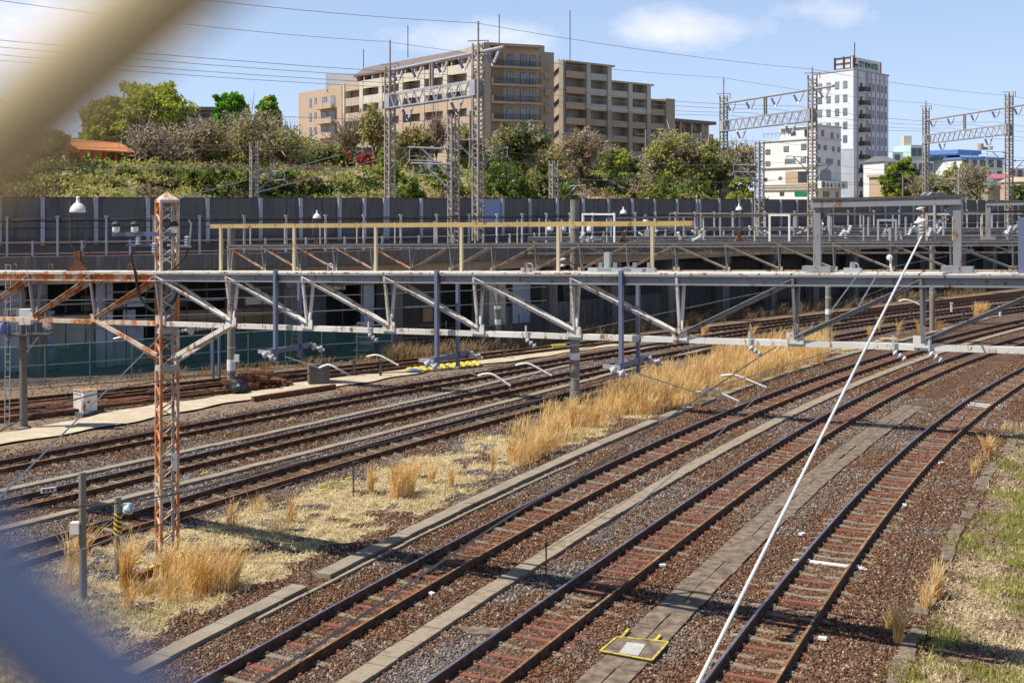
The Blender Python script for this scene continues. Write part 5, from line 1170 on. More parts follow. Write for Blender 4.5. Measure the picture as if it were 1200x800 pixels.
# ---- lamps
def lamp(x, ytop, Y, h, w_, label, base=None, rust=True):
    """bell lamp in a wire cradle on a rusty bracket"""
    c = P(x, ytop, Y); s = w_*Y/F; r = empty('yard_lamp', (c.x, c.y, c.z-h), label, 'lamp', 'white bell lamps over the yard')
    b = MB(); b.lathe((c.x, c.y, c.z-s*.95), [(s*.50, 0), (s*.52, .05*s), (s*.45, .3*s), (s*.28, .52*s), (s*.13, .62*s), (s*.10, .85*s), (s*.12, .95*s), (s*.05, s)][0:8], 20); b.build('shade', MT['porcelain_white'], r, smooth=True)
    b = MB(); hw = s*.5
    for q in (-1, 1): b.tube([(c.x+q*hw, c.y, c.z-.12*s), (c.x+q*hw, c.y, c.z-h*.62), (c.x+q*hw*.45, c.y, c.z-h*.70), (c.x+q*hw*.45, c.y, c.z-h)], .014*max(1, Y/28), 5)
    b.bar((c.x-hw, c.y, c.z-.12*s), (c.x+hw, c.y, c.z-.12*s), .02, .02); b.build('cradle', MT['steel_dark'], r)
    b = MB(); k = h*.25; b.box((c.x, c.y, c.z-h+k*.6), (s*.35, s*.3, k*1.1)); b.add([(c.x-s*.75, c.y-.1, c.z-h), (c.x+s*.75, c.y-.1, c.z-h), (c.x+s*.25, c.y-.1, c.z-h+k*.6), (c.x-s*.25, c.y-.1, c.z-h+k*.6), (c.x-s*.75, c.y+.1, c.z-h), (c.x+s*.75, c.y+.1, c.z-h), (c.x+s*.25, c.y+.1, c.z-h+k*.6), (c.x-s*.25, c.y+.1, c.z-h+k*.6)], [(0, 1, 2, 3), (7, 6, 5, 4), (0, 4, 5, 1), (1, 5, 6, 2), (2, 6, 7, 3), (3, 7, 4, 0)]); b.build('bracket', MT['dark_rust'], r)
nl = t1.at_x(91); Yl = t1.p(nl, 0, 0).y; lamp(91.5, 231, Yl, (231-320)*-Yl/F, 19, 'large white bell lamp in a wire cradle, left of the rusty mast')
# ---- second gantry
du2 = Vector((1.919, -.983, 0))*.93; O2 = Vector((-13.25, 56.3, 0))
X2 = lambda n: O2.x+du2.x*n
zt2 = lambda n: 6.83+.0231*X2(n)-.02; zb2 = lambda n: 5.70+.0305*X2(n)
def m2(n, k):
    if k == 'walk': return MT['steel_dark']
    if k == 'bot': return MT['cream_steel']
    if k == 'diag': return MT['truss_rust'] if n < 5 else (MT['cream_steel'] if n < 16 else MT['truss_grey'])
    return MT['truss_grey']
MT['cream_steel'] = rusty('cream_steel', (.50, .43, .32), .36, rough=.55, scale=6)
t2 = Truss('gantry', 'second truss gantry, with a cream bottom chord, carried by the tall concrete pole', O2, du2, 0, 24, zt2, zb2, None, None, None, None, None, mfun=m2, diag=lambda n: 1 if (n < 5 or 10 < n < 17) else -1, sz=.9, chord=.16)
r2 = t2.root
b = MB()
for n in range(0, 24): 
    b2 = MB(); b2.bar(t2.p(n+.5, .2, zt2(n)), t2.p(n+.5, .2, zt2(n)+1.0), .05, .05, side=t2.u); b2.build('handrail_post', MT['cream_steel'], r2)
b.bar(t2.p(9.5, .2, zt2(9.5)+1.0), t2.p(20.2, .2, zt2(20.2)+1.0), .06, .06); b.build('handrail', MT['steel_dark'], r2)
frame(t2, 1158, 1262, lambda n: zt2(n)+.03, 1.25, r2, MT['truss_grey'])
for x0, x1, ytop, m in ((683, 720, 251, 'porcelain_white'), (1029, 1050, 258, 'galv'), (902, 925, 252, 'porcelain_white'), (1086, 1117, 251, 'cream_steel')):
    n0, n1 = t2.at_x(x0), t2.at_x(x1); Yf = t2.p(n0, 0, 0).y; z = EYE-(ytop-HZ)*Yf/F; b = MB(); b.bar(t2.p(n0, 0, z), t2.p(n1, 0, z), .06, .07)
    for n in (n0, n1): b.bar(t2.p(n, 0, zt2(n)), t2.p(n, 0, z+.03), .07, .07, side=t2.u)
    b.build('hoop_frame', MT[m], r2)
def cluster(tr, ztf, x, k, par, hh=.6):
    """switch and insulator gear standing on a gantry"""
    rr = random.Random(x); n = tr.at_x(x); p = tr.p(n, 0, ztf(n)); b = MB()
    b.bar(p, p+Vector((0, 0, hh)), .15, .08, side=tr.u); b.bar(p+Vector((-.3, 0, hh*.55)), p+Vector((.5, 0, hh*.6)), .05, .05); b.build('switch_frame', MT['galv'], par)
    for i in range(k): b = MB(); insulator(b, p+Vector((rr.uniform(-.5, .7), rr.uniform(-.1, .1), rr.uniform(.05, hh*.8))), (rr.uniform(-1, 1), 0, rr.uniform(.2, 1)), .32, .08, 4); b.build('insulator', MT['porcelain' if i % 2 else 'porcelain_white'], par)
for x, k, hh in ((972, 5, .95), (1043, 4, .5), (1077, 4, .9), (1095, 3, 1.3), (1185, 5, .5), (690, 2, .3), (812, 3, .2)): cluster(t2, zt2, x, k, r2, hh)
for x, y, Y in ((645, 262, 53), (660, 262, 53), (691, 263, 53), (757, 255, 50)):
    b = MB(); p = P(x, y, Y); b.lathe(p-Vector((0, 0, .35)), [(.10, 0), (.15, .08), (.12, .25), (.05, .3)], 12); b.build('insulator', MT['porcelain_white'], r2)
    b = MB(); b.lathe(p-Vector((0, 0, .05)), [(.12, 0), (.13, .1), (.04, .2)], 10); b.build('insulator_hood', MT['black'], r2)
lamp(371.5, 247, 54, (293-247)*54/F, 9.5, 'small white bell lamp above the yellow handrail, left part of the second gantry')
lamp(730.5, 243, 48, (284-243)*48/F, 8, 'small white bell lamp left of the end of the yellow handrail')
lamp(866, 239, 45.5, (284-239)*45.5/F, 8, 'small white bell lamp right of the end of the yellow handrail')
# ---- third gantry, farther
du3 = Vector((2.2, -.18, 0)); O3 = Vector((1.0, 73.5, 0)); zt3 = lambda n: 6.40+.012*n; zb3 = lambda n: 5.45+.012*n
MTs = lambda n, k: MT['cream_steel'] if k in ('bot', 'diag') else MT['truss_grey']
t3 = Truss('gantry', 'third and farthest truss gantry, seen between the chords of the second one on the right', O3, du3, 0, 15, zt3, zb3, None, None, None, None, None, mfun=MTs, diag=lambda n: 1, sz=1.0)
for n in range(0, 15, 1): b = MB(); b.bar(t3.p(n+.3, .2, zt3(n)), t3.p(n+.3, .2, zt3(n)+1.15), .09, .09, side=t3.u); b.build('handrail_post', MT['post_pale'], t3.root)
for x, k, hh in ((760, 4, .4), (815, 4, .5), (888, 4, .5), (930, 4, .6)): cluster(t3, zt3, x, k, t3.root, hh)
t4 = Truss('gantry', 'far truss gantry behind the third, only its right half showing', Vector((10, 86, 0)), Vector((2.2, -.3, 0)), 0, 17, lambda n: 6.75, lambda n: 5.9, None, None, None, None, None, mfun=MTs, diag=lambda n: -1)
for n in range(0, 17): b = MB(); b.bar(t4.p(n+.6, .2, 6.75), t4.p(n+.6, .2, 7.75), .09, .09, side=t4.u); b.build('handrail_post', MT['post_pale'], t4.root)
b = MB(); b.bar(t4.p(0.6, .2, 7.75), t4.p(16.6, .2, 7.75), .08, .08); b.build('handrail', MT['cream_steel'], t4.root)
# ---- concrete poles
def cpole(x, ybase, ytop, r0, r1_, label, bands=(), extra=None, m='pole_concrete', group='round concrete poles of the yard'):
    g = G(x, ybase); zt = EYE-(ytop-HZ)*g.y/F; r = empty('concrete_pole', g, label, 'pole', group)
    b = MB(); b.tube([(g.x, g.y, -.2), (g.x, g.y, zt)], [r0, r1_], 18); b.build('shaft', MT[m], r, smooth=False)
    for y, hpx, mm in bands: z = EYE-(y-HZ)*g.y/F; b = MB(); b.lathe((g.x, g.y, z), [(r0*1.03, 0), (r0*1.03, hpx*g.y/F)], 18); b.build('band', MT[mm], r)
    return r, g
pr, pg = cpole(673.5, 474, 234, .205, .19, 'tall grey round concrete pole in the middle, standing in the golden grass', ((432, 9, 'slab_pale'), (421, 8, 'white_plain'), (405, 3, 'galv'), (444, 2, 'galv'), (459, 2, 'galv'), (268, 2, 'galv'), (291, 2, 'galv')))
b = MB(); c = P(674, 299, pg.y-.3)
for i in range(16):
    a0, a1 = 2*math.pi*i/16, 2*math.pi*(i+1)/16; b.bar(c+Vector((math.cos(a0)*.4, 0, math.sin(a0)*.4)), c+Vector((math.cos(a1)*.4, 0, math.sin(a1)*.4)), .05)
for i in range(6): a0 = math.pi*i/3; b.bar(c, c+Vector((math.cos(a0)*.4, 0, math.sin(a0)*.4)), .03)
b.build('pulley_wheel', MT['steel_dark'], pr)
b = MB(); b.box((pg.x-.27, pg.y-.12, EYE-(382-HZ)*pg.y/F), (.15, .12, .35)); b.build('junction_box', MT['blue_steel'], pr)
for y in (306, 313): b = MB(); insulator(b, P(660, y, pg.y-.2), (-.2, 0, 1), .16, .16, 1); b.build('insulator', MT['porcelain'], pr)
b = MB()
for i in range(12): z = .9+i*.42; b.bar((pg.x-.2, pg.y-.1, z), (pg.x-.34, pg.y-.16, z), .02)
b.build('step_iron', MT['steel_dark'], pr)
pr, pg = cpole(271, 447, 266, .20, .18, 'grey concrete pole beside the black bag at the left end of the second gantry', ((434, 13, 'white_plain'), (408, 2, 'galv'), (290, 2, 'galv')))
b = MB(); b.box((pg.x+.3, pg.y-.15, EYE-(419-HZ)*pg.y/F), (.22, .15, .34)); b.build('junction_box', MT['porcelain_white'], pr)
for dx in (-.85, -.55): b = MB(); b.tube([(pg.x+dx, pg.y-.1, .2), (pg.x+dx, pg.y-.1, 2.75)], .07, 8); b.build('conduit', MT['blue_steel'], pr)
b = MB(); b.bar((pg.x-.95, pg.y-.1, 2.78), (pg.x+.35, pg.y-.1, 2.78), .05, .07); b.build('conduit_bracket', MT['steel_dark'], pr)
cpole(583, 408, 335, .19, .18, 'concrete pole in shade behind the gantry, left of the tall grey one', ((380, 6, 'white_plain'), (362, 4, 'white_plain')))
cpole(970.5, 403, 336, .17, .16, 'concrete pole behind the gantry where the golden grass ends', ((368, 6, 'white_plain'), (350, 3, 'galv')))
cpole(1092.5, 388, 270, .18, .17, 'concrete pole behind the portal frame on the right', ((345, 4, 'white_plain'), (352, 14, 'slab_pale')))
# small track cabinet at the pole foot by the grass
# ---- far catenary portals
MT['beam_white'] = simple('beam_white', (.38, .38, .40), (.30, .30, .33), 1, rough=.5)
MT['insul_blue'] = simple('insulator_blue', (.16, .15, .30), (.22, .20, .36), 2, rough=.3)
def portal(xa, Ya, xb, Yb, yta, ytb, ysa, ysb, label, pipe, beam_only=False):
    """two lattice masts, box beam, upper pipe with V insulator strings"""
    a0, b0 = P(xa, 240, Ya), P(xb, 240, Yb); r = empty('catenary_portal', (a0.x, a0.y, 6.2), label, 'catenary portal', 'tall catenary portals behind the noise wall'); d = Vector((b0.x-a0.x, b0.y-a0.y, 0)); u = d.normalized(); ang = math.atan2(u.y, u.x)
    for (p, x, Y, yt, ys) in ((a0, xa, Ya, yta, ysa), (b0, xb, Yb, ytb, ysb)):
        zt = EYE-(yt-HZ)*Y/F; lattice(r, p.x, p.y, 6.0, zt, .52, ang+.2, MT['far_mast'], MT['far_mast'], .62, .11, .065, nlegs=False)
        b = MB(); b.tube([(p.x, p.y, zt), (p.x, p.y, EYE-(ys-HZ)*Y/F)], .07, 6); b.bar((p.x-.7, p.y, zt+.15), (p.x+.7, p.y, zt+.2), .06); b.bar((p.x+.65, p.y, zt+.2), (p.x+.65, p.y, zt-.3), .07); b.build('spike', MT['far_mast'], r)
    zb = lambda Y: 16.15; A_, B_ = Vector((a0.x, a0.y, 16.15)), Vector((b0.x, b0.y, 16.15)); n = Vector((-u.y, u.x, 0))
    b = MB(); h = 1.0; L_ = (B_-A_).length; q = .32
    for o in (-q, q):
        for z in (-h/2, h/2): b.bar(A_+n*o+Vector((0, 0, z)), B_+n*o+Vector((0, 0, z)), .07, .09)
        k = int(L_/.62)
        for i in range(k): s_ = 1 if i % 2 else -1; b.bar(A_.lerp(B_, i/k)+n*o+Vector((0, 0, s_*h/2)), A_.lerp(B_, (i+1)/k)+n*o+Vector((0, 0, -s_*h/2)), .05)
    b.build('beam', MT['beam_white'], r)
    for v, sg in ((A_, 1), (B_, -1)): b = MB(); b.box(v+u*sg*.2, (.7, .75, 1.05), ang); b.build('beam_box', MT['beam_white'], r)
    zp = 16.15+pipe; ext = u*(3.2 if beam_only is False else 0); b = MB(); b.tube([Vector((A_.x, A_.y, zp)), Vector((B_.x, B_.y, zp))+ext], .11, 8); b.build('top_pipe', MT['beam_white'], r)
    m_ = A_.lerp(B_, .5); b = MB(); b.bar((m_.x-u.x*.15, m_.y-u.y*.15, 16.7), (m_.x-u.x*.15, m_.y-u.y*.15, zp), .14, side=u); b.bar((m_.x+u.x*.2, m_.y+u.y*.2, 16.7), (m_.x+u.x*.2, m_.y+u.y*.2, zp), .14, side=u); b.build('strut', MT['far_mast'], r)
    L0 = Vector((A_.x, A_.y, zp)); L1 = Vector((B_.x, B_.y, zp))
    def vee(c, wv, hv):
        for sg in (-1, 1): 
            b = MB(); s_ = c+u*sg*wv; e = c+Vector((0, 0, -hv)); dr = (e-s_).normalized(); b.tube([s_, e], .03, 4); insulator(b, s_+dr*.3, dr, (e-s_).length*.6, .11, 6); b.build('insulator', MT['insul_blue' if sg < 0 else 'porcelain'], r)
    for f in (.10, .33, .62, .86): vee(L0.lerp(L1, f), .95, 1.1)
    if not beam_only: vee(L1+u*1.8, .95, 1.1)
    for f in (.22, .78): vee(A_.lerp(B_, f)-Vector((0, 0, .5)), .95, 1.15)
    return r, a0, b0, u
PORT = [portal(457, 90.2, 560.5, 79.3, 78, 51, 47, 25, 'left catenary portal with two lattice masts in front of the long apartment block', 2.35),
        portal(848, 118.7, 952, 104, 112, 88, 92, 79, 'middle catenary portal in front of the white hotel tower', 2.25),
        portal(1085, 143.7, 1182.5, 124, 126, 110, 118, 108, 'right catenary portal, farthest of the three, over the small blue-roofed building', 2.3)]
# cantilever brackets
def bracket(b, p, sx, s=1.0, tilt=0):
    """hinged cantilever: top tube, diagonal strut, registration arm"""
    p = Vector(p); e = p+Vector((sx*2.3*s, 0, .25*s)); b.tube([p+Vector((0, 0, .15*s)), e], .05*s, 6); b.tube([p+Vector((0, 0, -1.4*s)), p+Vector((sx*1.6*s, 0, .2*s))], .055*s, 6)
    b.tube([p+Vector((sx*.9*s, 0, -.5*s)), p+Vector((sx*2.2*s, 0, -.45*s)), p+Vector((sx*2.5*s, 0, -.8*s))], .035*s, 5); b.tube([p+Vector((sx*2.2*s, 0, .2*s)), p+Vector((sx*2.2*s, 0, -.45*s))], .03*s, 5)
    insulator(b, p+Vector((sx*.12*s, 0, .15*s)), (sx, 0, .1), .45*s, .12*s, 5); insulator(b, p+Vector((sx*.05*s, 0, -1.35*s)), (sx*.7, 0, .7), .45*s, .12*s, 5); return b
def brk(x, y, Y, sx, s, par): b = MB(); bracket(b, P(x, y, Y), sx, s); b.build('cantilever', MT['beam_white'], par)
for (r, a0, b0, u), ys in zip(PORT, ((176, 177), (186, 196), (186, 190))):
    Ya, Yb = a0.y, b0.y; xa, xb = 600+a0.x*F/Ya, 600+b0.x*F/Yb
    brk(xa+3, ys[0], Ya, 1, .95, r); brk(xb-3, ys[1]-10, Yb, -1, .9, r); brk(xb+3, ys[1], Yb, 1, .8, r)
def vmast(x, ytop, Y, w_, label, arms=(), z0=5.6):
    p = P(x, 240, Y); r = empty('lattice_mast', (p.x, p.y, z0), label, 'lattice mast', 'single lattice masts on the viaduct'); lattice(r, p.x, p.y, z0, EYE-(ytop-HZ)*Y/F, w_, .5, MT['far_mast'], MT['far_mast'], w_*1.15, .085, .055, nlegs=False)
    for y, sx, s in arms: brk(x+sx*3, y, Y, sx, s, r)
    return r
vmast(531.5, 134, 70, .46, 'lattice mast between the two masts of the left portal, rising from the viaduct deck', ((178, -1, 1.1), (196, -1, 1.0)))
vmast(890, 166, 96, .5, 'lattice mast left of the white building, rising from the viaduct deck', ((196, -1, .85), (204, -1, .8)))
vmast(649, 188, 86, .45, 'short lattice mast below the stair tower of the apartment block', ((221, 1, .9),))
vmast(298, 166, 76, .42, 'thin lattice mast in front of the grey cherry trees on the left', ((204, 1, .8),))
vmast(1123.5, 198, 112, .5, 'short lattice mast right of the silver car', ((212, -1, .9),))
def ppole(x, y0, y1, Y, label): p = P(x, y0, Y); b = MB(); b.tube([(p.x, p.y, H(x, Y)-1.5), (p.x, p.y, p.z)], [.16, .11], 8); b.bar(p-Vector((.9, 0, .5)), p+Vector((.9, 0, -.5)), .1); b.bar(p-Vector((.7, 0, 1.3)), p+Vector((.7, 0, -1.3)), .1); insulator(b, p+Vector((.4, 0, -1.6)), (0, 0, -1), .7, .22, 1); tag(b.build('utility_pole', MT['pole_concrete']), label, 'utility pole', 'utility poles on the bank')
ppole(757, 152, 200, 128, 'utility pole with crossarms in front of the lower right wing of the apartment block'); ppole(822, 155, 200, 132, 'utility pole with crossarms between the olive trees right of the apartment block'); ppole(551, 130, 200, 118, 'grey utility pole just left of the tallest lattice mast'); ppole(1058, 205, 232, 170, 'utility pole in front of the round green tree'); ppole(674, 150, 200, 126, 'utility pole in front of the stair tower of the apartment block')
# ------------------------------------------------------------------ vegetation
def leafmat(name, cols, scale=.9):
    m, nt, b = newmat(name); geo = N(nt, 'ShaderNodeNewGeometry'); n = noise(nt, geo.outputs['Position'], scale, 3); n2 = noise(nt, geo.outputs['Position'], scale*9, 2)
    a = N(nt, 'ShaderNodeMath', operation='MULTIPLY_ADD'); L(nt, n2.outputs['Fac'], a.inputs[0]); a.inputs[1].default_value = .8; L(nt, n.outputs['Fac'], a.inputs[2])
    r = ramp(nt, a.outputs[0], [(.62+.5*i/(len(cols)-1), c) for i, c in enumerate(cols)]); L(nt, r.outputs[0], b.inputs['Base Color']); b.inputs['Roughness'].default_value = .7; b.inputs['Specular IOR Level'].default_value = .25
    o = nt.nodes['Material Output']; t = N(nt, 'ShaderNodeBsdfTranslucent'); L(nt, r.outputs[0], t.inputs[0]); mx = N(nt, 'ShaderNodeMixShader'); mx.inputs[0].default_value = .45; L(nt, b.outputs[0], mx.inputs[1]); L(nt, t.outputs[0], mx.inputs[2]); L(nt, mx.outputs[0], o.inputs[0]); return m
LM = {
 'lime': leafmat('leaf_lime', [(.20, .26, .03), (.36, .42, .05), (.50, .54, .09)]),
 'bright': leafmat('leaf_bright', [(.05, .17, .015), (.11, .32, .02), (.20, .42, .04)]),
 'olive': leafmat('leaf_olive', [(.16, .18, .04), (.31, .31, .08), (.46, .44, .14)]),
 'mix': leafmat('leaf_mix', [(.17, .19, .045), (.31, .31, .085), (.43, .37, .19)]),
 'cherry': leafmat('leaf_cherry', [(.24, .185, .14), (.40, .32, .255), (.54, .46, .41)]),
 'rusty': leafmat('leaf_rusty', [(.20, .13, .06), (.38, .24, .12), (.44, .33, .20)]),
 'dark': leafmat('leaf_dark', [(.02, .045, .012), (.05, .09, .02), (.10, .15, .03)]),
 'green': leafmat('leaf_green', [(.05, .10, .015), (.12, .19, .03), (.22, .30, .06)]),
 'willow': leafmat('leaf_willow', [(.20, .22, .09), (.34, .36, .16), (.44, .43, .24)]),
 'red': leafmat('leaf_red', [(.20, .025, .03), (.36, .05, .05), (.44, .14, .10)]),
 'brown': leafmat('leaf_brown', [(.12, .085, .05), (.235, .17, .10), (.34, .26, .17)]),
 'straw': leafmat('straw', [(.50, .29, .08), (.72, .47, .17), (.86, .66, .36)], 2.0)}
MT['bark'] = simple('bark', (.055, .042, .032), (.10, .08, .06), 4, rough=.95); MT['twig'] = simple('twig', (.34, .27, .23), (.24, .19, .16), 3, rough=.95)
def leaves(centres, spreads, per, size, r, flat=1.0):
    """leaf-sized quads around many centres"""
    n = len(centres)*per; c = np.repeat(centres, per, 0); s = np.repeat(spreads, per)[:, None]
    d = r.normal(size=(n, 3)); d /= np.linalg.norm(d, axis=1)[:, None]+1e-9; p = c + d*(r.random((n, 1))**.45)*s*np.array([[1, 1, .8]])
    a = r.normal(size=(n, 3)); a /= np.linalg.norm(a, axis=1)[:, None]; q = r.normal(size=(n, 3)); q -= a*(a*q).sum(1)[:, None]; q /= np.linalg.norm(q, axis=1)[:, None]
    sz = size*r.uniform(.5, 1.25, (n, 1)); a = a*sz; q = q*sz*.62
    V = np.stack([p-a, p+q, p+a, p-q], 1).reshape(-1, 3); Fc = np.arange(n*4).reshape(n, 4); return V, Fc
def tree(name, x, ytop, hw, Y, kinds, label, dens=1.0, group='trees on the bank', ybase=None, trunk=True, spread=1.0, bare=0.0, leaf=.20, seed=None, low=.30):
    r = np.random.default_rng(abs(int(x*7+ytop))); rr = random.Random(int(x*3+ytop))
    base = P(x, HZ, Y); base.z = H(x, Y)-.3 if ybase is None else EYE-(ybase-HZ)*Y/F; top = EYE-(ytop-HZ)*Y/F; h = top-base.z; W_ = hw*Y/F
    root = empty(name, base, label, 'tree' if trunk else 'shrub', group); B_ = MB(); tips = []
    def grow(p, d, ln, rad, lev):
        n = 4; pts = [p]; q = Vector(p)
        for i in range(n):
            d = (d+Vector((rr.gauss(0, .16), rr.gauss(0, .16), rr.gauss(0, .10)+.03*lev))).normalized(); q = q+d*ln/n; pts.append(q.copy())
        B_.tube(pts, [rad*(1-.5*i/n) for i in range(n+1)], 6 if lev < 2 else 4, cap=False)
        if lev >= 1: tips.append((pts[-1], lev)); 
        if lev >= 2: tips.append((pts[2], lev))
        if lev < 3:
            k = (5, 4, 3)[lev] if lev else rr.choice((4, 5, 6))
            for i in range(k):
                az = 2*math.pi*(i+rr.random()*.7)/k; el = rr.uniform(.25, .95) if lev == 0 else rr.uniform(-.1, .9); dd = Vector((math.cos(az)*math.cos(el), math.sin(az)*math.cos(el), math.sin(el))); dd = (dd+d*.5).normalized()
                grow(pts[-1] if lev == 0 and i < k-1 else pts[rr.choice((2, 3, 4))], dd, ln*rr.uniform(.62, .88) if lev else ln*1.05, rad*.55, lev+1)
    grow(Vector((0, 0, 0)), Vector((rr.uniform(-.15, .15), 0, 1)), .30*h, .035*h+.03, 0)
    # fit the skeleton into the wanted crown box
    a = np.array(B_.v); mx = np.abs(a[:, :2]).max(); mz = a[:, 2].max(); fx, fz = W_*.86/mx, (h*.93)/mz
    B_.v = [(v[0]*fx+base.x, v[1]*fx+base.y, v[2]*fz+base.z) for v in B_.v]
    cs = np.array([(t.x*fx+base.x, t.y*fx+base.y, t.z*fz+base.z) for t, l in tips])
    if trunk: B_.build('trunk', MT['bark'], root)
    per = max(3, int(26*dens*(1-bare))); cl = max(.35, W_*.22)*spread
    extra = cs + r.normal(size=cs.shape)*cl*.6; nf = int(70*dens); fl3 = r.normal(size=(nf, 3)); fl3 /= np.linalg.norm(fl3, axis=1)[:, None]; fl3 *= r.random((nf, 1))**.4; zc = base.z+h*(.40+low*.5); fl3 = fl3*np.array([[W_*.88, W_*.7, (top-zc)*.9]])+np.array([[base.x, base.y, zc]]); cs = np.concatenate([cs, extra, fl3]); cs[:, 2] = np.clip(cs[:, 2], base.z+low*h*.4, top)
    # hide-free shrub body for plants without a visible trunk
    if not trunk: cs = np.stack([base.x+r.uniform(-1, 1, 90)*W_, base.y+r.uniform(-1, 1, 90)*W_*.7, base.z+r.random(90)**.8*h*.95], 1); k = ((cs[:, 0]-base.x)/W_)**2+((cs[:, 2]-base.z)/h)**2 < 1; cs = cs[k]
    lab = r.integers(0, len(kinds), len(cs)); V = []; Fs = []; o = 0; mi = []
    for i, kd in enumerate(kinds):
        c = cs[lab == i]
        if not len(c): continue
        v, f = leaves(c, np.full(len(c), cl)*r.uniform(.5, 1.2, len(c)), per, leaf, r); V.append(v); Fs.append(f+o); mi.append(np.full(len(f), i)); o += len(v)
    if bare > 0:
        n = int(900*bare*max(1, W_/4)); c = cs[r.integers(0, len(cs), n)]+r.normal(size=(n, 3))*cl*.5; d = (c-np.array([base.x, base.y, base.z+h*.35])); d /= np.linalg.norm(d, axis=1)[:, None]; d += r.normal(size=(n, 3))*.45; ln = r.uniform(.4, 1.3, (n, 1)); w_ = r.normal(size=(n, 3))*.022
        v = np.stack([c-w_, c+w_, c+d*ln+w_*.4, c+d*ln-w_*.4], 1).reshape(-1, 3); f = np.arange(n*4).reshape(n, 4); V.append(v); Fs.append(f+o); mi.append(np.full(n, len(kinds))); o += len(v)
    V = np.concatenate(V)-np.array(base); ob = npmesh('crown', V, np.concatenate(Fs), [LM[k] for k in kinds]+[MT['twig']], midx=np.concatenate(mi)); ob.parent = root
    return root
T_ = tree
T_('broadleaf_tree', 176, 99, 50, 132, ['lime'], 'large round lime green tree at the left, behind the twisted cherry', 2.6, leaf=.26, low=.5)
T_('broadleaf_tree', 128, 112, 34, 128, ['lime', 'olive'], 'lime green tree left of the largest lime green one, partly behind the blurred wire', 2.2, leaf=.26)
T_('cherry_tree', 192, 142, 50, 106, ['cherry', 'mix', 'cherry'], 'spreading cherry tree with a dark twisted trunk right of the orange shelter', .5, bare=.55, leaf=.14)
T_('cherry_tree', 236, 140, 44, 109, ['mix', 'cherry'], 'half bare cherry tree in front of the grey apartment house', .6, bare=.5, leaf=.15)
T_('ginkgo_tree', 271, 107, 22, 128, ['bright'], 'vivid green tree top, left one of the two above the cherry trees', 2.4, leaf=.24, low=.6)
T_('ginkgo_tree', 314, 110, 15, 130, ['bright', 'lime'], 'vivid green tree top, right and smaller one of the two above the cherry trees', 2.4, leaf=.22, low=.6)
T_('cherry_tree', 288, 130, 46, 108, ['cherry', 'mix', 'olive'], 'greyish pink cherry tree behind the thin lattice mast', .7, bare=.5, leaf=.15)
T_('cherry_tree', 338, 142, 42, 107, ['cherry', 'olive', 'mix'], 'olive and pink cherry tree left of the long apartment block', .8, bare=.4, leaf=.16)
T_('broadleaf_tree', 384, 172, 26, 110, ['green', 'olive'], 'low dark green tree at the left foot of the apartment block', 1.2)
T_('broadleaf_tree', 38, 150, 42, 104, ['olive', 'dark', 'mix'], 'wide olive tree at the far left, left of the orange shelter', 1.1, bare=.2, leaf=.2)
T_('broadleaf_tree', -40, 120, 70, 108, ['olive', 'lime'], 'tall olive tree outside the left picture edge', 1.0)
T_('pollard_tree', 411, 138, 22, 116, ['mix'], 'bare branching tree with few leaves left of the red shrubs', .12, bare=.6, leaf=.14)
T_('pollard_tree', 436, 118, 24, 115, ['rusty', 'lime'], 'pruned tree with lime green tufts on top above the red shrubs', .35, bare=.3, leaf=.18)
T_('broadleaf_tree', 486, 150, 30, 117, ['olive', 'rusty', 'mix'], 'olive and rusty tree right of the left tall lattice mast', .8, bare=.3)
T_('pollard_tree', 511, 132, 12, 118, ['rusty'], 'dark bare trunk just left of the lattice mast that stands on the deck', .12, bare=.5, leaf=.14)
T_('broadleaf_tree', 545, 150, 26, 120, ['olive', 'mix'], 'olive tree between the deck mast and the tallest mast', .9, bare=.2)
T_('cherry_tree', 602, 150, 42, 113, ['dark', 'cherry', 'green', 'mix'], 'dense dark green and pink tree right of the tallest lattice mast', 1.1, bare=.25)
T_('cherry_tree', 684, 150, 38, 115, ['rusty', 'cherry', 'mix'], 'rusty pink cherry tree in front of the apartment stair tower', .9, bare=.4, leaf=.16)
T_('broadleaf_tree', 741, 184, 15, 140, ['dark'], 'dark green round bush against the brown right wing', 1.5, trunk=False, leaf=.2)
T_('broadleaf_tree', 752, 192, 13, 134, ['green'], 'lighter green round bush right of the dark one', 1.5, trunk=False, leaf=.2)
T_('broadleaf_tree', 790, 150, 44, 117, ['olive', 'lime', 'cherry', 'mix'], 'wide olive green tree in front of the lower right wing', 1.1, bare=.3)
T_('broadleaf_tree', 838, 158, 34, 119, ['green', 'olive', 'cherry'], 'green tree left of the middle portal', 1.1, bare=.3)
T_('broadleaf_tree', 872, 165, 22, 128, ['cherry', 'olive'], 'pinkish olive tree right of the middle portal mast, beside the white building', .8, bare=.5)
T_('round_tree', 1058, 186, 23, 176, ['green', 'dark', 'lime'], 'round dense green tree right of the hotel tower', 1.8, leaf=.3, low=.3, group='trees beyond the noise wall')
T_('broadleaf_tree', 1100, 203, 20, 168, ['willow', 'olive'], 'pale olive tree right of the left mast of the right portal', .9, bare=.3, group='trees beyond the noise wall')
T_('broadleaf_tree', 1120, 190, 20, 175, ['lime', 'rusty', 'olive'], 'yellow green tree behind the short lattice mast', 1.1, bare=.2, group='trees beyond the noise wall')
T_('willow_tree', 1146, 192, 26, 165, ['willow', 'willow', 'cherry'], 'pale feathery willow in front of the blue roofed building', .8, bare=.5, group='trees beyond the noise wall')
T_('broadleaf_tree', 1080, 208, 14, 172, ['cherry', 'willow'], 'thin grey tree between the round tree and the right portal mast', .4, bare=.6, group='trees beyond the noise wall')
T_('broadleaf_tree', 1196, 216, 18, 150, ['green', 'dark'], 'dark green bush at the right edge above the noise wall', 1.4, trunk=False, group='trees beyond the noise wall')
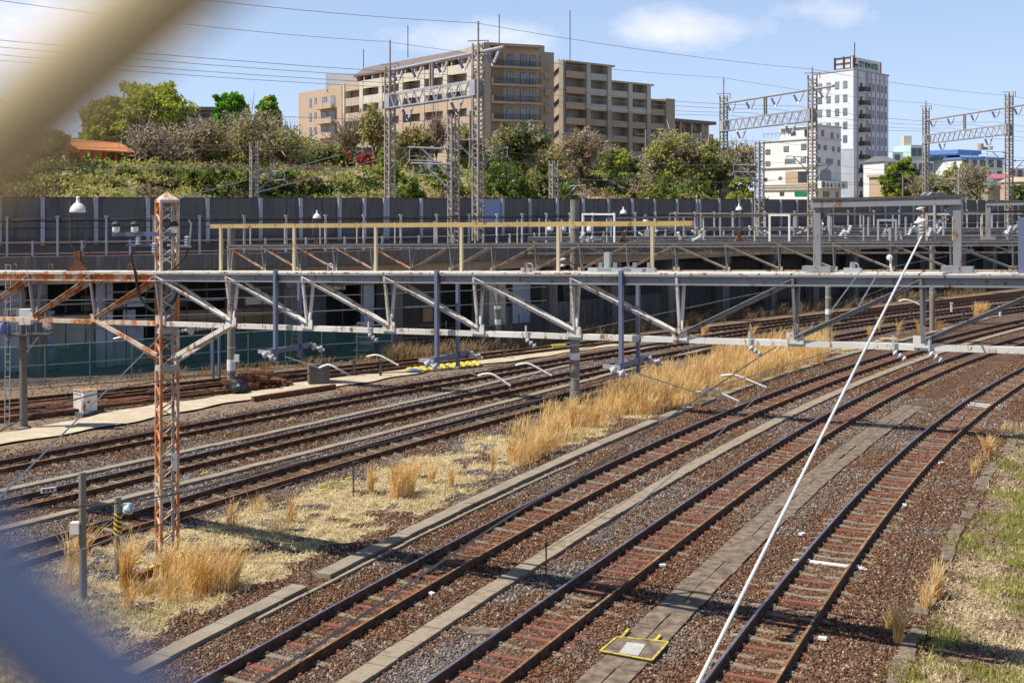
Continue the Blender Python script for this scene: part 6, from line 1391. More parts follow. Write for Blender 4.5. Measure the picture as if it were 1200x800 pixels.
BK = [(20, 150, 55, 'far left one'), (163, 162, 30, 'one right behind the orange shelter roof'), (395, 172, 24, 'one behind the red shrubs'), (100, 165, 45, 'one left behind the orange shelter roof'), (215, 165, 40, 'one below the grey apartment house'), (250, 150, 34, 'one left of the thin lattice mast'), (300, 155, 40, 'one right of the thin lattice mast'), (355, 168, 34, 'one at the foot of the apartment end wall'), (460, 178, 34, 'one behind the left tall mast'), (565, 168, 34, 'one behind the tallest mast'), (640, 172, 30, 'one below the apartment link block'), (715, 176, 24, 'one below the right wing'), (812, 165, 34, 'one left of the middle portal'), (858, 172, 26, 'one behind the middle portal mast')]
for i, (x, yt, hw, lb) in enumerate(BK): T_('broadleaf_tree', x, yt, hw, 134, [('olive', 'mix', 'green'), ('cherry', 'olive', 'mix'), ('olive', 'green', 'lime')][i % 3], 'back row tree on the bank, the '+lb, 1.2, bare=.2, leaf=.24, group='back row of trees on the bank', low=.1)
SH = [(398, 176, 16, 112, ['red'], 'red flowering shrub, left one of the pair below the white cottage'), (428, 180, 13, 112, ['red'], 'red flowering shrub, right one of the pair below the white cottage'),
 (80, 206, 14, 96, ['olive', 'green'], 'olive bush below the left end of the white guard rail'), (205, 196, 30, 96, ['brown', 'dark', 'olive'], 'dark brown bush at the foot of the twisted cherry'), (262, 196, 34, 97, ['brown', 'olive', 'dark'], 'brown and olive bush behind the rusty mast cap'),
 (330, 198, 30, 97, ['olive', 'green'], 'green bush left of the brown slope'), (455, 186, 18, 104, ['green', 'lime'], 'green bush at the foot of the left tall mast'), (590, 190, 30, 103, ['green', 'dark'], 'deep green bush right of the tallest mast'),
 (632, 196, 20, 105, ['dark', 'olive'], 'dark bush left of the short mast'), (664, 212, 15, 104, ['lime', 'green'], 'yellow green bush right of the short mast'), (775, 196, 28, 106, ['green', 'olive'], 'green bush below the wide olive tree'),
 (820, 200, 26, 108, ['green', 'dark', 'olive'], 'green bush left of the middle portal mast'), (868, 204, 20, 112, ['lime', 'olive'], 'pale green bush left of the white building'), (30, 190, 50, 95, ['olive', 'dark'], 'dark olive bush at the left edge of the bank'), (150, 198, 18, 95, ['green', 'brown'], 'small bush right of the white guard rail by the shelter'),
 (520, 196, 16, 104, ['olive', 'green'], 'olive bush behind the deck mast')]
SH += [(8, 196, 26, 91, ['dark', 'olive'], 'low dark bush touching the wall at the far left'), (64, 208, 26, 91, ['olive', 'mix'], 'low olive bush above the white bell lamp'), (130, 212, 26, 92, ['mix', 'brown'], 'low brown bush right of the white bell lamp'), (178, 206, 24, 93, ['dark', 'olive', 'brown'], 'low dark bush left above the rusty mast cap'), (226, 200, 28, 94, ['dark', 'green', 'olive'], 'dense green bush right above the rusty mast cap'),
 (282, 200, 26, 94, ['dark', 'olive', 'green'], 'dense dark bush left of the thin lattice mast foot'), (322, 206, 22, 95, ['brown', 'dark'], 'brown bush right of the thin lattice mast foot'), (362, 204, 20, 96, ['olive', 'brown'], 'low olive bush left of the bare brown slope'), (480, 206, 18, 97, ['green', 'olive'], 'low green bush between the left tall mast and the deck mast'), (612, 206, 24, 100, ['dark', 'green'], 'low dark green bush left of the tall concrete pole top'), (800, 210, 26, 104, ['green', 'mix'], 'low green bush under the wide olive tree'), (745, 216, 16, 102, ['brown', 'olive'], 'low brown bush left of the wide olive tree')]
for x, yt, hw, Y, k, lb in SH: T_('bush', x, yt, hw, Y, k, lb, 1.1, 'bushes on the bank', trunk=False, leaf=.17)
# low scrub along the bank: uncountable
def scrub():
    r = np.random.default_rng(5); n = 3000; x = r.uniform(-60, 900, n); d = r.uniform(13, 34, n); w0 = np.interp(x, [p[0] for p in WALLP], [p[1] for p in WALLP]); Y = w0+d; z = np.array([H(a, b_) for a, b_ in zip(x, Y)]); c = np.stack([(x-600)*Y/F, Y, z+.15], 1)
    V, Fs, mi, o = [], [], [], 0; ks = ['brown', 'dark', 'brown', 'olive', 'dark']; lab = (fbm(c[:, 0], c[:, 1], .12, 8)*7).astype(int) % 5
    for i, k in enumerate(ks):
        q = c[lab == i]
        if not len(q): continue
        v, f = leaves(q, r.uniform(.35, 1.15, len(q)), 24, .17, r); V.append(v); Fs.append(f+o); o += len(v); mi.append(np.full(len(f), i))
    npmesh('scrub', np.concatenate(V), np.concatenate(Fs), [LM[k] for k in ks], 'stuff', midx=np.concatenate(mi))
scrub()
# ------------------------------------------------------------------ grass of the yard
def blades(cx, cy, rad, n, h, lean, w_, r, bunch=.5, wind=(.5, .1)):
    """a tuft: curved blades, three segments each"""
    a = r.uniform(0, 2*np.pi, n); rr_ = rad*np.sqrt(r.random(n)); bx, by = cx+np.cos(a)*rr_, cy+np.sin(a)*rr_
    H_ = h*r.uniform(.55, 1.1, n); la = r.uniform(0, 2*np.pi, n); ln = H_*lean*r.uniform(.2, 1.2, n); dx = np.cos(la)*ln+wind[0]*H_*.25; dy = np.sin(la)*ln+wind[1]*H_*.25
    pv = r.uniform(0, 2*np.pi, n); px, py = np.cos(pv)*w_, np.sin(pv)*w_; rows = []
    for t, k in ((0, .7), (.4, 1), (.75, .9), (1, .35)):
        x, y, z = bx+dx*t*t, by+dy*t*t, H_*(t-.14*t*t*t*lean*2); rows.append((np.stack([x-px*k, y-py*k, z], 1), np.stack([x+px*k, y+py*k, z], 1)))
    V = np.stack([q for p in rows for q in p], 1).reshape(-1, 3); b0 = np.arange(n)[:, None]*8
    Fc = np.concatenate([b0+np.array([[2*i, 2*i+1, 2*i+3, 2*i+2]]) for i in range(3)], 0); return V, Fc
def tall_grass():
    r = np.random.default_rng(3); V, Fs, mi, o = [], [], [], 0
    def add(v, f, m):
        nonlocal o; V.append(v); Fs.append(f+o); mi.append(np.full(len(f), m)); o += len(v)
    def tuft(x, y, n, h, rad=.28, lean=.42, m=0, w_=.006):
        g = G(x, y); v, f = blades(g.x, g.y, rad, n, h, lean, w_*(1+g.y*.012), r); add(v, f, m)
    # single clumps, by where they stand
    for x, y, n, h, rad in ((205, 676, 160, 1.0, .5), (222, 688, 220, 1.05, .45), (240, 692, 240, 1.05, .45), (258, 690, 200, 1.0, .4), (215, 700, 120, .6, .5), (274, 688, 60, 1.1, .1), (147, 690, 130, 1.35, .14), (150, 716, 60, .8, .12), (88, 668, 90, 1.3, .25), (80, 690, 60, .9, .3), (176, 696, 60, .5, .3),
        (434, 577, 70, 1.0, .08), (466, 583, 170, 1.2, .22), (478, 578, 110, 1.1, .2), (341, 612, 50, .9, .12), (325, 622, 40, .5, .3), (272, 615, 40, .8, .15), (528, 570, 30, .8, .1), (505, 566, 40, .9, .1), (577, 552, 40, 1.0, .07), (488, 560, 60, .8, .1), (300, 600, 30, .7, .2),
        (605, 540, 110, .95, .35), (622, 536, 140, 1.0, .4), (640, 530, 120, .95, .4), (612, 545, 70, .6, .5), (650, 515, 120, 1.1, .3), (668, 500, 120, 1.2, .25), (690, 500, 120, 1.0, .35), (645, 492, 60, 1.0, .3), (700, 492, 80, .9, .3), (713, 480, 90, 1.1, .3),
        (1020, 395, 40, .9, .2), (1053, 392, 40, 1.1, .12), (1077, 392, 50, 1.2, .12), (1030, 388, 30, 1.1, .1), (1149, 372, 240, 1.3, .5), (1098, 388, 60, .9, .3), (880, 398, 40, 1.1, .2), (825, 395, 60, 1.2, .2),
        (1157, 536, 120, .85, .12), (1141, 558, 60, .7, .1), (1097, 700, 90, .9, .10), (1085, 712, 70, .7, .12), (1052, 752, 80, .85, .09), (1043, 735, 40, .5, .12), (1185, 505, 60, .4, .4)):
        tuft(x, y, n, h, rad)
    # the dense golden stand between the middle pole and the gantry's right part
    cand = 310; gx = r.uniform(718, 968, cand); up = np.interp(gx, [718, 760, 800, 850, 900, 968], [470, 446, 436, 426, 416, 402]); dn = np.interp(gx, [718, 735, 800, 850, 900, 968], [492, 488, 480, 462, 446, 424]); gy = up+(dn-up)*r.random(cand)
    for x, y in zip(gx, gy): tuft(x, y, int(r.uniform(18, 46)), r.uniform(.6, 1.5), .35, r.uniform(.2, .6), 0, .006)
    for i in range(120): x = r.uniform(600, 735); y = np.interp(x, [600, 735], [548, 488])+r.uniform(-38, 2); tuft(x, y, 16, r.uniform(.3, .9), .35, .3, 0)
    for i in range(90): x = r.uniform(840, 970); y = np.interp(x, [840, 970], [430, 400])+r.uniform(-10, 14); tuft(x, y, 26, r.uniform(.9, 1.3), .5, .22, 0)
    npmesh('tall_dry_grass', np.concatenate(V), np.concatenate(Fs), [LM['straw']], 'stuff')
tall_grass()
def short_grass():
    r = np.random.default_rng(9); n = 520000; Y = 17.5*(70/17.5)**r.random(n); X = r.uniform(-.46, .46, n)*Y
    D, Gn, Gy, Di = zones(X, Y); p = r.random(n); far = dist_to(TR['A'], X, Y, True, step=4) > -1
    kd = (p < D*.8) & far; kg = (~kd) & (p < D*.8+Gn*.75) & far
    for nm, k, h0, h1, mats, w_ in (('dry_grass_mat', kd, .02, .10, 'straw_mat', .010), ('green_grass', kg, .05, .17, 'grass_green', .009)):
        x, y = X[k], Y[k]; m = len(x); h = r.uniform(h0, h1, m); a = r.uniform(0, 2*np.pi, m); ln = r.uniform(.04, .16, m) if nm[0] == 'd' else r.uniform(.01, .08, m); pv = a+np.pi/2; w2 = w_*(1+.02*y)
        px, py = np.cos(pv)*w2, np.sin(pv)*w2; z0 = r.uniform(0, .035, m)
        V = np.stack([np.stack([x-px, y-py, z0], 1), np.stack([x+px, y+py, z0], 1), np.stack([x+np.cos(a)*ln, y+np.sin(a)*ln, z0+h], 1)], 1).reshape(-1, 3); npmesh(nm, V, np.arange(m*3).reshape(m, 3), LM[mats], 'stuff'); print(nm, m)
LM['straw_mat'] = leafmat('straw_mat', [(.24, .17, .09), (.50, .40, .22), (.74, .65, .42)], 3.0)
LM['grass_green'] = leafmat('grass_green', [(.17, .17, .035), (.31, .31, .07), (.46, .43, .14)], 1.2)
short_grass()
def fence_weeds():
    r = np.random.default_rng(12); V, Fs, o = [], [], 0
    for i in range(420):
        x = r.uniform(395, 1150); s = onwall(x, fl2); c, t = at(fl2, s); v, f = blades(c[0]+r.normal()*.5, c[1]-.8+r.normal()*.5, .3, 14, r.uniform(.3, 1.1), .5, .012, r); V.append(v); Fs.append(f+o); o += len(v)
    for i in range(60):
        x = r.uniform(160, 460); s = onwall(x, fl); c, t = at(fl, s); v, f = blades(c[0]+r.normal()*.4, c[1]-.8+r.normal()*.3, .3, 14, r.uniform(.2, .7), .5, .012, r); V.append(v); Fs.append(f+o); o += len(v)
    npmesh('fence_weeds', np.concatenate(V), np.concatenate(Fs), LM['rusty'], 'stuff')
fence_weeds()
# ------------------------------------------------------------------ small things in the yard
rr_ = random.Random(21)
def at_px(x, y): return G(x, y)
# white cabinet
g = G(100, 484); cb = empty('equipment_cabinet', g, 'white metal cabinet with rust stains on a dark slab, beside the siding rails', 'cabinet'); ca_ = R(-38)
MT['cab'] = rusty('cabinet_white', (.74, .72, .66), .30, rough=.5)
s_ = 47.5/F; b = MB(); b.box((g.x, g.y, .52), (.72, .62, .82), ca_); b.build('body', MT['cab'], cb)
b = MB(); b.box((g.x, g.y, .95), (.78, .68, .04), ca_); b.build('top', rusty('cabinet_top', (.56, .44, .28), .6), cb)
b = MB(); b.box((g.x, g.y, .05), (1.15, 1.0, .12), ca_); b.build('base', MT['dark_wall'], cb)
cx, sx = math.cos(ca_), math.sin(ca_); fpt = lambda u, v, z: Vector((g.x+u*cx-v*sx, g.y+u*sx+v*cx, z))
for u in (-.24, -.06, .12): b = MB(); b.box(fpt(u, -.315, .80), (.10, .012, .05), ca_); b.build('marking', MT['steel_dark'], cb)
b = MB(); b.box(fpt(.37, -.08, .5), (.02, .12, .06), ca_); b.build('handle', MT['steel_dark'], cb)
# pole with ladder and platform at the left
g = G(28, 502); lp = empty('signal_pole', g, 'steel pole with a ladder, railed platform and white box at the left edge', 'signal pole'); zt = EYE-(300-HZ)*g.y/F; s_ = g.y/F
b = MB(); b.tube([(g.x, g.y, 0), (g.x-.05, g.y, 3.6), (g.x-.08, g.y, zt-.9)], [.15, .13, .08], 14); b.lathe((g.x, g.y, 0), [(.26, 0), (.26, .05), (.16, .1)], 14); b.build('post', simple('pole_dark_steel', (.12, .11, .095), (.17, .15, .12), 3, rough=.7), lp)
b = MB(); x0, x1 = g.x-16*s_, g.x-20*s_-.02; 
for xx in (g.x-15*s_, g.x-20.5*s_): b.bar((xx, g.y-.15, .1), (xx+.05, g.y-.15, 6.2), .03, .03)
for i in range(22): z = .3+i*.28; b.bar((g.x-15*s_, g.y-.15, z), (g.x-20.5*s_, g.y-.15, z), .028)
b.bar((g.x-17*s_, g.y-.1, 1.45), (g.x, g.y, 1.5), .05); b.build('ladder', MT['galv'], lp)
zp = EYE-(392-HZ)*g.y/F; b = MB(); b.box((g.x+.25, g.y, zp), (1.5, .8, .06)); b.build('platform', MT['steel_dark'], lp)
b = MB()
for dx in (-.45, -.1, .25, .6, .95):
    b.bar((g.x+dx, g.y-.38, zp), (g.x+dx, g.y-.38, zp+1.0), .03)
for z in (.5, 1.0): b.bar((g.x-.5, g.y-.38, zp+z), (g.x+.98, g.y-.38, zp+z), .03)
b.bar((g.x-.5, g.y-.1, zp-.05), (g.x-.1, g.y, zp-.65), .05); b.bar((g.x+.6, g.y-.1, zp-.05), (g.x+.1, g.y, zp-.65), .05); b.build('railing', MT['galv'], lp)
b = MB(); p = P(30.5, 371, g.y-.5); b.box(p, (.42, .3, .58)); b.build('signal_box', MT['white_plain'], lp)
b = MB(); p = P(51, 380, g.y-.4); insulator(b, p, (.8, -.3, -.3), .35, .12, 3); b.build('horn', MT['porcelain'], lp)
b = MB(); p = P(-1, 385, g.y-.3); b.lathe(p, [(.05, 0), (.22, .06), (.25, .3), (.1, .36)], 14, (1, -.3, .1)); b.build('blue_lamp', simple('lamp_blue', (.12, .14, .35), (.1, .12, .3), 3, rough=.3), lp)
b = MB(); b.bar((g.x+.3, g.y-.1, 3.2), (g.x+.3, g.y-.1, zt), .06, side=(1, 0, 0)); b.bar((g.x-.5, g.y-.1, zt-.8), (g.x+.9, g.y-.1, zt-.8), .05); b.build('top_frame', MT['steel_dark'], lp)
# short posts at the lower left
g = G(97.5, 701); pp = empty('marker_post', g, 'plain grey post with a white box on its side, near the blurred wire', 'post'); zt = EYE-(553-HZ)*g.y/F
b = MB(); b.tube([(g.x, g.y, -.1), (g.x-.02, g.y, zt)], [.085, .075], 12); b.build('post', MT['pole_concrete'], pp); b = MB(); b.box(P(88.5, 618, g.y-.05), (.19, .16, .24)); b.build('junction_box', MT['porcelain_white'], pp)
g = G(138, 672); pp = empty('striped_post', g, 'short post with a black and yellow striped band beside the rusty mast', 'post'); zt = EYE-(582-HZ)*g.y/F
b = MB(); b.tube([(g.x, g.y, -.1), (g.x, g.y, zt)], [.085, .08], 12); b.build('post', MT['pole_concrete'], pp)
def stripes():
    m, nt, b = newmat('hazard_stripes'); tc = N(nt, 'ShaderNodeTexCoord'); sp = N(nt, 'ShaderNodeSeparateXYZ'); L(nt, tc.outputs['Object'], sp.inputs[0]); a = N(nt, 'ShaderNodeMath', operation='MULTIPLY_ADD'); L(nt, sp.outputs['Z'], a.inputs[0]); a.inputs[1].default_value = 9.0
    k = N(nt, 'ShaderNodeMath', operation='MULTIPLY'); L(nt, sp.outputs['X'], k.inputs[0]); k.inputs[1].default_value = 6.0; L(nt, k.outputs[0], a.inputs[2]); f = N(nt, 'ShaderNodeMath', operation='FRACT'); L(nt, a.outputs[0], f.inputs[0])
    r = ramp(nt, f.outputs[0], [(.48, (.70, .52, .04)), (.52, (.02, .02, .02))], 'CONSTANT'); r.color_ramp.elements[1].position = .5; L(nt, r.outputs[0], b.inputs['Base Color']); b.inputs['Roughness'].default_value = .6; return m
b = MB(); z0 = EYE-(627-HZ)*g.y/F; b.lathe((g.x, g.y, z0), [(.092, 0), (.092, 26*g.y/F)], 14); b.build('striped_band', stripes(), pp)
b = MB(); p = P(151, 594, g.y-.05); b.lathe(p, [(.03, .1), (.05, .06), (.12, -.02), (.12, -.12), (.05, -.16)], 14, (.35, -.2, 1)); b.tube([P(139, 590, g.y), p+Vector((0, 0, .08))], .025, 6); b.build('track_lamp', simple('lamp_teal', (.36, .50, .50), (.3, .42, .42), 3, rough=.35), pp)
b = MB(); b.box(P(145, 629, g.y-.05), (.09, .09, .12)); b.build('junction_box', MT['galv'], pp)
b = MB(); p0, p1 = G(158, 684), G(212, 662); b.bar(p0+Vector((0, 0, .12)), p1+Vector((0, 0, .12)), .16, .2); tag(b.build('sleeper_block', MT['dark_rust']), 'dark old sleeper with a yellow edge lying in the grass below the rusty mast', 'old sleeper')
b = MB(); b.bar(p0.lerp(p1, .3)+Vector((0, .02, .235)), p1+Vector((0, .02, .235)), .10, .02); tag(b.build('yellow_board', simple('board_yellow', (.60, .50, .06), (.4, .36, .08), 5)), 'yellow strip on top of the old sleeper below the rusty mast', 'board')
MT['rail_rust'] = bpy.data.materials['rail_side']
for i in range(22):
    x = rr_.uniform(-20, 255) if i else 40
    y = np.interp(x, [0, 180, 270], [492, 468, 456])+rr_.uniform(-7, 6); p = G(x, y); c, t = at(TR['D'], s_of_y(TR['D'], p.y)); a = math.atan2(t[1], t[0])+rr_.uniform(-.12, .12); ln = rr_.uniform(1.2, 4.5); b = MB(); b.bar(p+Vector((-math.cos(a)*ln/2, -math.sin(a)*ln/2, .14)), p+Vector((math.cos(a)*ln/2, math.sin(a)*ln/2, .14)), rr_.uniform(.10, .22), .16); tag(b.build('old_beam', MT['dark_rust'] if i % 3 else MT['rail_rust']), 'rusty beam lying loose among the siding rails behind the white cabinet', 'beam', 'rusty beams lying loose among the siding rails')
# stack of old sleepers, black bag, block
g = G(292, 462); st = empty('sleeper_pile', g, 'pile of broken rusty sleepers on the sandy path behind the gantry', 'sleeper pile'); rr = random.Random(4)
for lv in range(4):
    for i in range(9-lv*2):
        x = 262+lv*7+i*9.5+rr.uniform(-4, 4); p = G(min(x, 338), 461-(x-262)*.12); a = rr.uniform(-.5, .3); L_ = rr.uniform(.5, 1.1); b = MB(); b.bar((p.x-L_/2, p.y-L_/2*a+rr.uniform(-.3, .3), .12+lv*.20+rr.uniform(-.04, .08)), (p.x+L_/2, p.y+L_/2*a, .12+lv*.20+rr.uniform(-.04, .08)), .24, .16); b.build('sleeper', MT['dark_rust'], st)
b = MB(); b.bar(G(296, 470)+Vector((0, 0, .1)), G(392, 455)+Vector((0, 0, .1)), .2, .2); tag(b.build('steel_beam', MT['dark_rust']), 'long dark steel beam lying in front of the sleeper pile', 'beam')
p = G(372, 451); b = MB(); b.box((p.x, p.y+.3, .48), (.95, .7, .96), .3); tag(b.build('concrete_block', MT['dark_wall']), 'dark square block right of the sleeper pile', 'block')
def blob(name, p, sx, sy, sz, mat, label, cat, group=None, n=14, seed=1, wr=.18):
    r = random.Random(seed); b = MB(); vs = []; 
    for i in range(n):
        th = math.pi*i/(n-1)
        for j in range(16):
            ph = 2*math.pi*j/16; k = 1+wr*math.sin(3*ph+seed+2*th)*math.sin(th)+r.uniform(-wr, wr)*.35; z = math.cos(th); z = z if z > -.6 else -.6
            vs.append((p.x+sx*math.sin(th)*math.cos(ph)*k, p.y+sy*math.sin(th)*math.sin(ph)*k, p.z+sz*(z+.6)))
    fs = [(i*16+j, i*16+(j+1) % 16, (i+1)*16+(j+1) % 16, (i+1)*16+j)[::-1] for i in range(n-1) for j in range(16)]; b.add(vs, fs); o = b.build(name, mat, base=p); return tag(o, label, cat, group)
MT['bag_black'] = simple('bag_black', (.012, .012, .014), (.02, .02, .022), 6, rough=.28, bump=.5, bscale=9)
blob('rubbish_bag', G(278, 461), .46, .4, .42, MT['bag_black'], 'black plastic rubbish bag in front of the concrete pole', 'rubbish bag', seed=3)
MT['bag_yellow'] = simple('bag_yellow', (.56, .47, .06), (.42, .36, .07), 5, rough=.6, bump=.4, bscale=14); MT['bag_blue'] = simple('bag_blue', (.05, .09, .30), (.04, .08, .26), 5, rough=.6)
for i in range(22):
    f = i/21; x = 480+f*80; y = 434.5-f*8.5+(i % 2)*2.2; p = G(x, y); 
    lb = 'yellow sandbag in the low row beside the siding, right of the middle drop arm' if x > 520 else 'yellow sandbag in the low row beside the siding, left of the middle drop arm'
    blob('sandbag', p, .22, .36, .12, MT['bag_yellow'], lb, 'sandbag', 'yellow sandbags in a row by the siding', n=8, seed=i, wr=.1)
blob('sandbag', G(485, 437), .34, .25, .14, MT['bag_blue'], 'blue bag at the left end of the yellow sandbag row', 'sandbag', None, n=8, seed=50)
for i, (x, y, lb) in enumerate(((415, 441, 'small dark stake in the sandy path left of the other one'), (446, 441, 'small dark stake in the sandy path left of the yellow bags'), (591, 420, 'dark signal stake with a brown top beside the siding'), (1068, 374, 'dark stake between the two far tracks, behind the gantry'), (1129, 377, 'dark stake left of the bushy golden tuft on the right'), (1115, 367, 'white stake behind the concrete pole on the right'), (1172, 371, 'white stake at the far right under the gantry'), (414, 582, 'thin marker stake between the tracks, left half'), (640, 690, 'thin stake beside the rail under the near gantry shadow') )):
    p = G(x, y); b = MB(); h = .75 if i not in (7, 8) else .95; w_ = .12 if i < 7 else .035; b.box((p.x, p.y, h/2), (w_, w_, h)); b.box((p.x, p.y, h+.03), (w_*1.6, w_*1.6, .07)) ; tag(b.build('marker_stake', MT['white_plain'] if 'white' in lb else MT['steel_dark']), lb, 'stake')
b = MB(); p = P(657/1.0, 0, 1); p = G(655, 408); b.box((p.x, p.y, .12), (.9, .3, .2), .3); tag(b.build('switch_machine', MT['bag_yellow']), 'small yellow box beside the siding left of the tall concrete pole', 'box')
# numbered white plate between the rails
g = G(57, 582); b = MB(); b.box((g.x, g.y, .20), (.42, .05, .14), .6); pl = tag(b.build('number_board', MT['white_plain']), 'small white board with dark marks between the rails at the far left', 'sign board'); WL[pl.name] = Vector(pl.location)
for i in range(3):
    b = MB(); q = Vector((g.x+(i-1)*.11*math.cos(.6), g.y+(i-1)*.11*math.sin(.6)-.03, .20)); b.box(q, (.06, .02, .07), .6); o = b.build('marking', MT['steel_dark']); o.parent = pl; o.matrix_parent_inverse = Matrix(); o.location = Vector(o.location)-Vector(pl.location)
# yellow framed inspection cover in the wide trough
c0 = [G(703.5, 767), G(723, 750.5), G(783, 756.5), G(764, 778)]; MT['yellow_line'] = simple('line_yellow', (.55, .43, .04), (.20, .16, .08), 9, rough=.85, spread=(.5, .62))
ic = empty('inspection_cover', (c0[0]+c0[2])/2, 'square inspection cover outlined in yellow paint in the dark trough', 'inspection cover')
b = MB(); q = [Vector((v.x, v.y, .075)) for v in c0]; b.add(q+[Vector((v.x, v.y, -.05)) for v in q], [(0, 1, 2, 3)[::-1], (0, 4, 5, 1), (1, 5, 6, 2), (2, 6, 7, 3), (3, 7, 4, 0)]); b.build('slab', MT['slab_dark'], ic)
b = MB()
for i in range(4): a_, d_ = q[i].copy(), q[(i+1) % 4].copy(); a_.z = d_.z = .083; b.bar(a_, d_, .042, .012)
b.bar(Vector((*G(728, 751)[:2], .08)), Vector((*G(737, 741)[:2], .08)), .06, .02); b.bar(Vector((*G(768, 755)[:2], .08)), Vector((*G(774, 748)[:2], .08)), .06, .02); b.build('yellow_frame', MT['yellow_line'], ic)
b = MB(); l_ = [G(725, 770), G(735, 757), G(757, 759.5), G(748, 773)]; l_ = [Vector((v.x, v.y, .088)) for v in l_]; b.add(l_+[v-Vector((0, 0, .012)) for v in l_], [(0, 1, 2, 3)[::-1], (0, 4, 5, 1), (1, 5, 6, 2), (2, 6, 7, 3), (3, 7, 4, 0)]); b.build('lid', simple('lid_grey', (.42, .42, .40), (.34, .34, .32), 5, rough=.8), ic)
# little marks and litter
MT['litter'] = simple('litter_white', (.75, .75, .74), (.6, .6, .6), 5)
for x, y, lb in ((776, 665, 'white scrap right of the middle track'), (964, 751, 'white scrap right of the rightmost track'), (1060, 594, 'small white scrap right of the rightmost track, above the white sleeper'), (1103, 544, 'white scrap just past the shadow right of the rightmost track'), (505, 698, 'small white scrap between the near rails'), (940, 628, 'white scrap left of the tilted rod')):
    p = G(x, y); b = MB(); b.box((p.x, p.y, .06), (.16, .10, .05), x); tag(b.build('scrap', MT['litter']), lb, 'litter')
MT['mark_y'] = simple('mark_yellow', (.65, .55, .05), (.55, .45, .05), 5)
for i, (x, y) in enumerate(((455, 500), (376, 487), (379, 578), (409, 564), (150, 680), (163, 661), (240, 558), (340, 495))):
    p = G(x, y); b = MB(); b.box((p.x, p.y, .105 if i not in (4, 5) else .06), (.28, .06, .03), .9); tag(b.build('paint_mark', MT['mark_y']), 'short yellow mark on the narrow pale troughs between the far tracks' , 'paint mark', 'short yellow marks on the troughs')
# old access planks by the middle track
b = MB(); p = G(560, 741)
for i in range(4): b.box((p.x+i*.13*.5, p.y-.10*i+.1, .04), (.85, .09, .05), -.12)
tag(b.build('foot_board', MT['slab_dark']), 'dark slatted board between the trough and the middle track', 'board')

# ------------------------------------------------------------------ the tilted white rod and the wires
p0, p1 = P(1080, 277, 19.9), P(820, 796, 7.2); d = (p1-p0); end = p0+d*1.52
rod = empty('insulating_rod', p0, 'long tilted white rod running down from the portal frame towards the viewer', 'rod'); b = MB(); b.tube([p0, end], [.017, .0108], 10); b.build('rod', rusty('rod_white', (.62, .62, .62), .06, rust=(.35, .30, .24), dark=(.25, .22, .18)), rod)
b = MB(); insulator(b, P(1081, 274, 19.9), (-.15, 0, 1), .16, .05, 3); b.build('insulator', MT['porcelain'], rod)
for i, (x, y, an) in enumerate(((1079, 262, .35), (1080, 246, .3))):
    b = MB(); c = P(x, y, 20.4); insulator(b, c, (-.35, 0, 1), .10, .10, 1); q = b.build('insulator', MT['porcelain_white'], rod)
def wire(pts, r, m, label, group, name='overhead_wire', n=4): return cable(name, pts, r, MT[m], label, 'wire', group, n)
wire([P(190, 392, my_-.3), P(-30, 612, 12.5)], .016, 'wire_light', 'pale guy wire slanting down to the left from the rusty mast', None, 'guy_wire')
W = lambda *a: [P(*q) for q in a]
wire(smooth(W((220, 862, 7.3), (301, 800, 8.2), (400, 737, 9.3), (600, 603, 12.7), (685, 555, 14.6), (787, 487, 18.5), (850, 445, 22.3), (900, 412, 26.5), (985, 362, 37), (1060, 330, 50), (1190, 290, 85))), .014, 'wire', 'dark contact wire crossing over the nearest tracks from lower left to the golden grass', None)
wire(smooth(W((-30, 520, 16), (80, 470, 20), (240, 440, 24), (445, 437, 27), (600, 425, 32), (760, 392, 42))), .012, 'wire', 'thin wire sagging over the sandy path at the left', None)
wire(smooth(W((-20, 600, 12), (180, 583, 15), (360, 540, 20), (560, 490, 26), (737, 436, 33), (830, 400, 40))), .010, 'wire', 'thin wire above the tracks between the rusty mast and the grass', None)
wire(W((817, 460, 22.5), (1060, 385, 30)), .011, 'wire_light', 'thin pale wire running right from the steady tube over the grass', None)
wire(W((898, 454, 26.5), (830, 520, 20), (690, 640, 14)), .011, 'wire_light', 'thin pale wire running down left from the right steady tube', None)
wire(W((16, 660, 24), (190, 583, 26.2), (420, 520, 30)), .012, 'wire', 'upper dark cable strung past the two short posts', 'cables strung past the short posts'); wire(W((-10, 683, 24), (140, 627, 25), (215, 607, 26.4), (420, 540, 30)), .016, 'wire', 'lower dark cable strung past the two short posts', 'cables strung past the short posts')
for y0, y1, Y, lb in ((352, 336, 45, 'upper pale wire under the viaduct on the left'), (372, 352, 44, 'lower pale wire under the viaduct on the left')): wire(droop(P(0, y0, Y), P(640, y1, Y+14), .15), .014, 'wire_light', lb, None)
wire(W((682, 387, 50), (880, 345, 62), (1110, 300, 80)), .014, 'wire_light', 'pale wire rising to the right from the tall concrete pole', None)
for k, (a, c, lb) in enumerate((((1008, 318, 19), (830, 560, 9), 'left of two parallel grey wires above the golden grass end'), ((1030, 318, 19), (912, 520, 9), 'right of two parallel grey wires above the golden grass end'))): wire([P(*a), P(*a).lerp(P(*c), .35)], .010, 'wire_light', lb, None)
for a, c, lb in (((210, 232.5, 60), (400, 181, 82), 'upper grey cable slanting up to the left tall mast'), ((300, 226, 66), (455, 184, 88), 'lower grey cable slanting up to the left tall mast')): wire([P(*a), P(*c)], .035, 'wire_light', lb, 'grey cables slanting to the left tall mast')
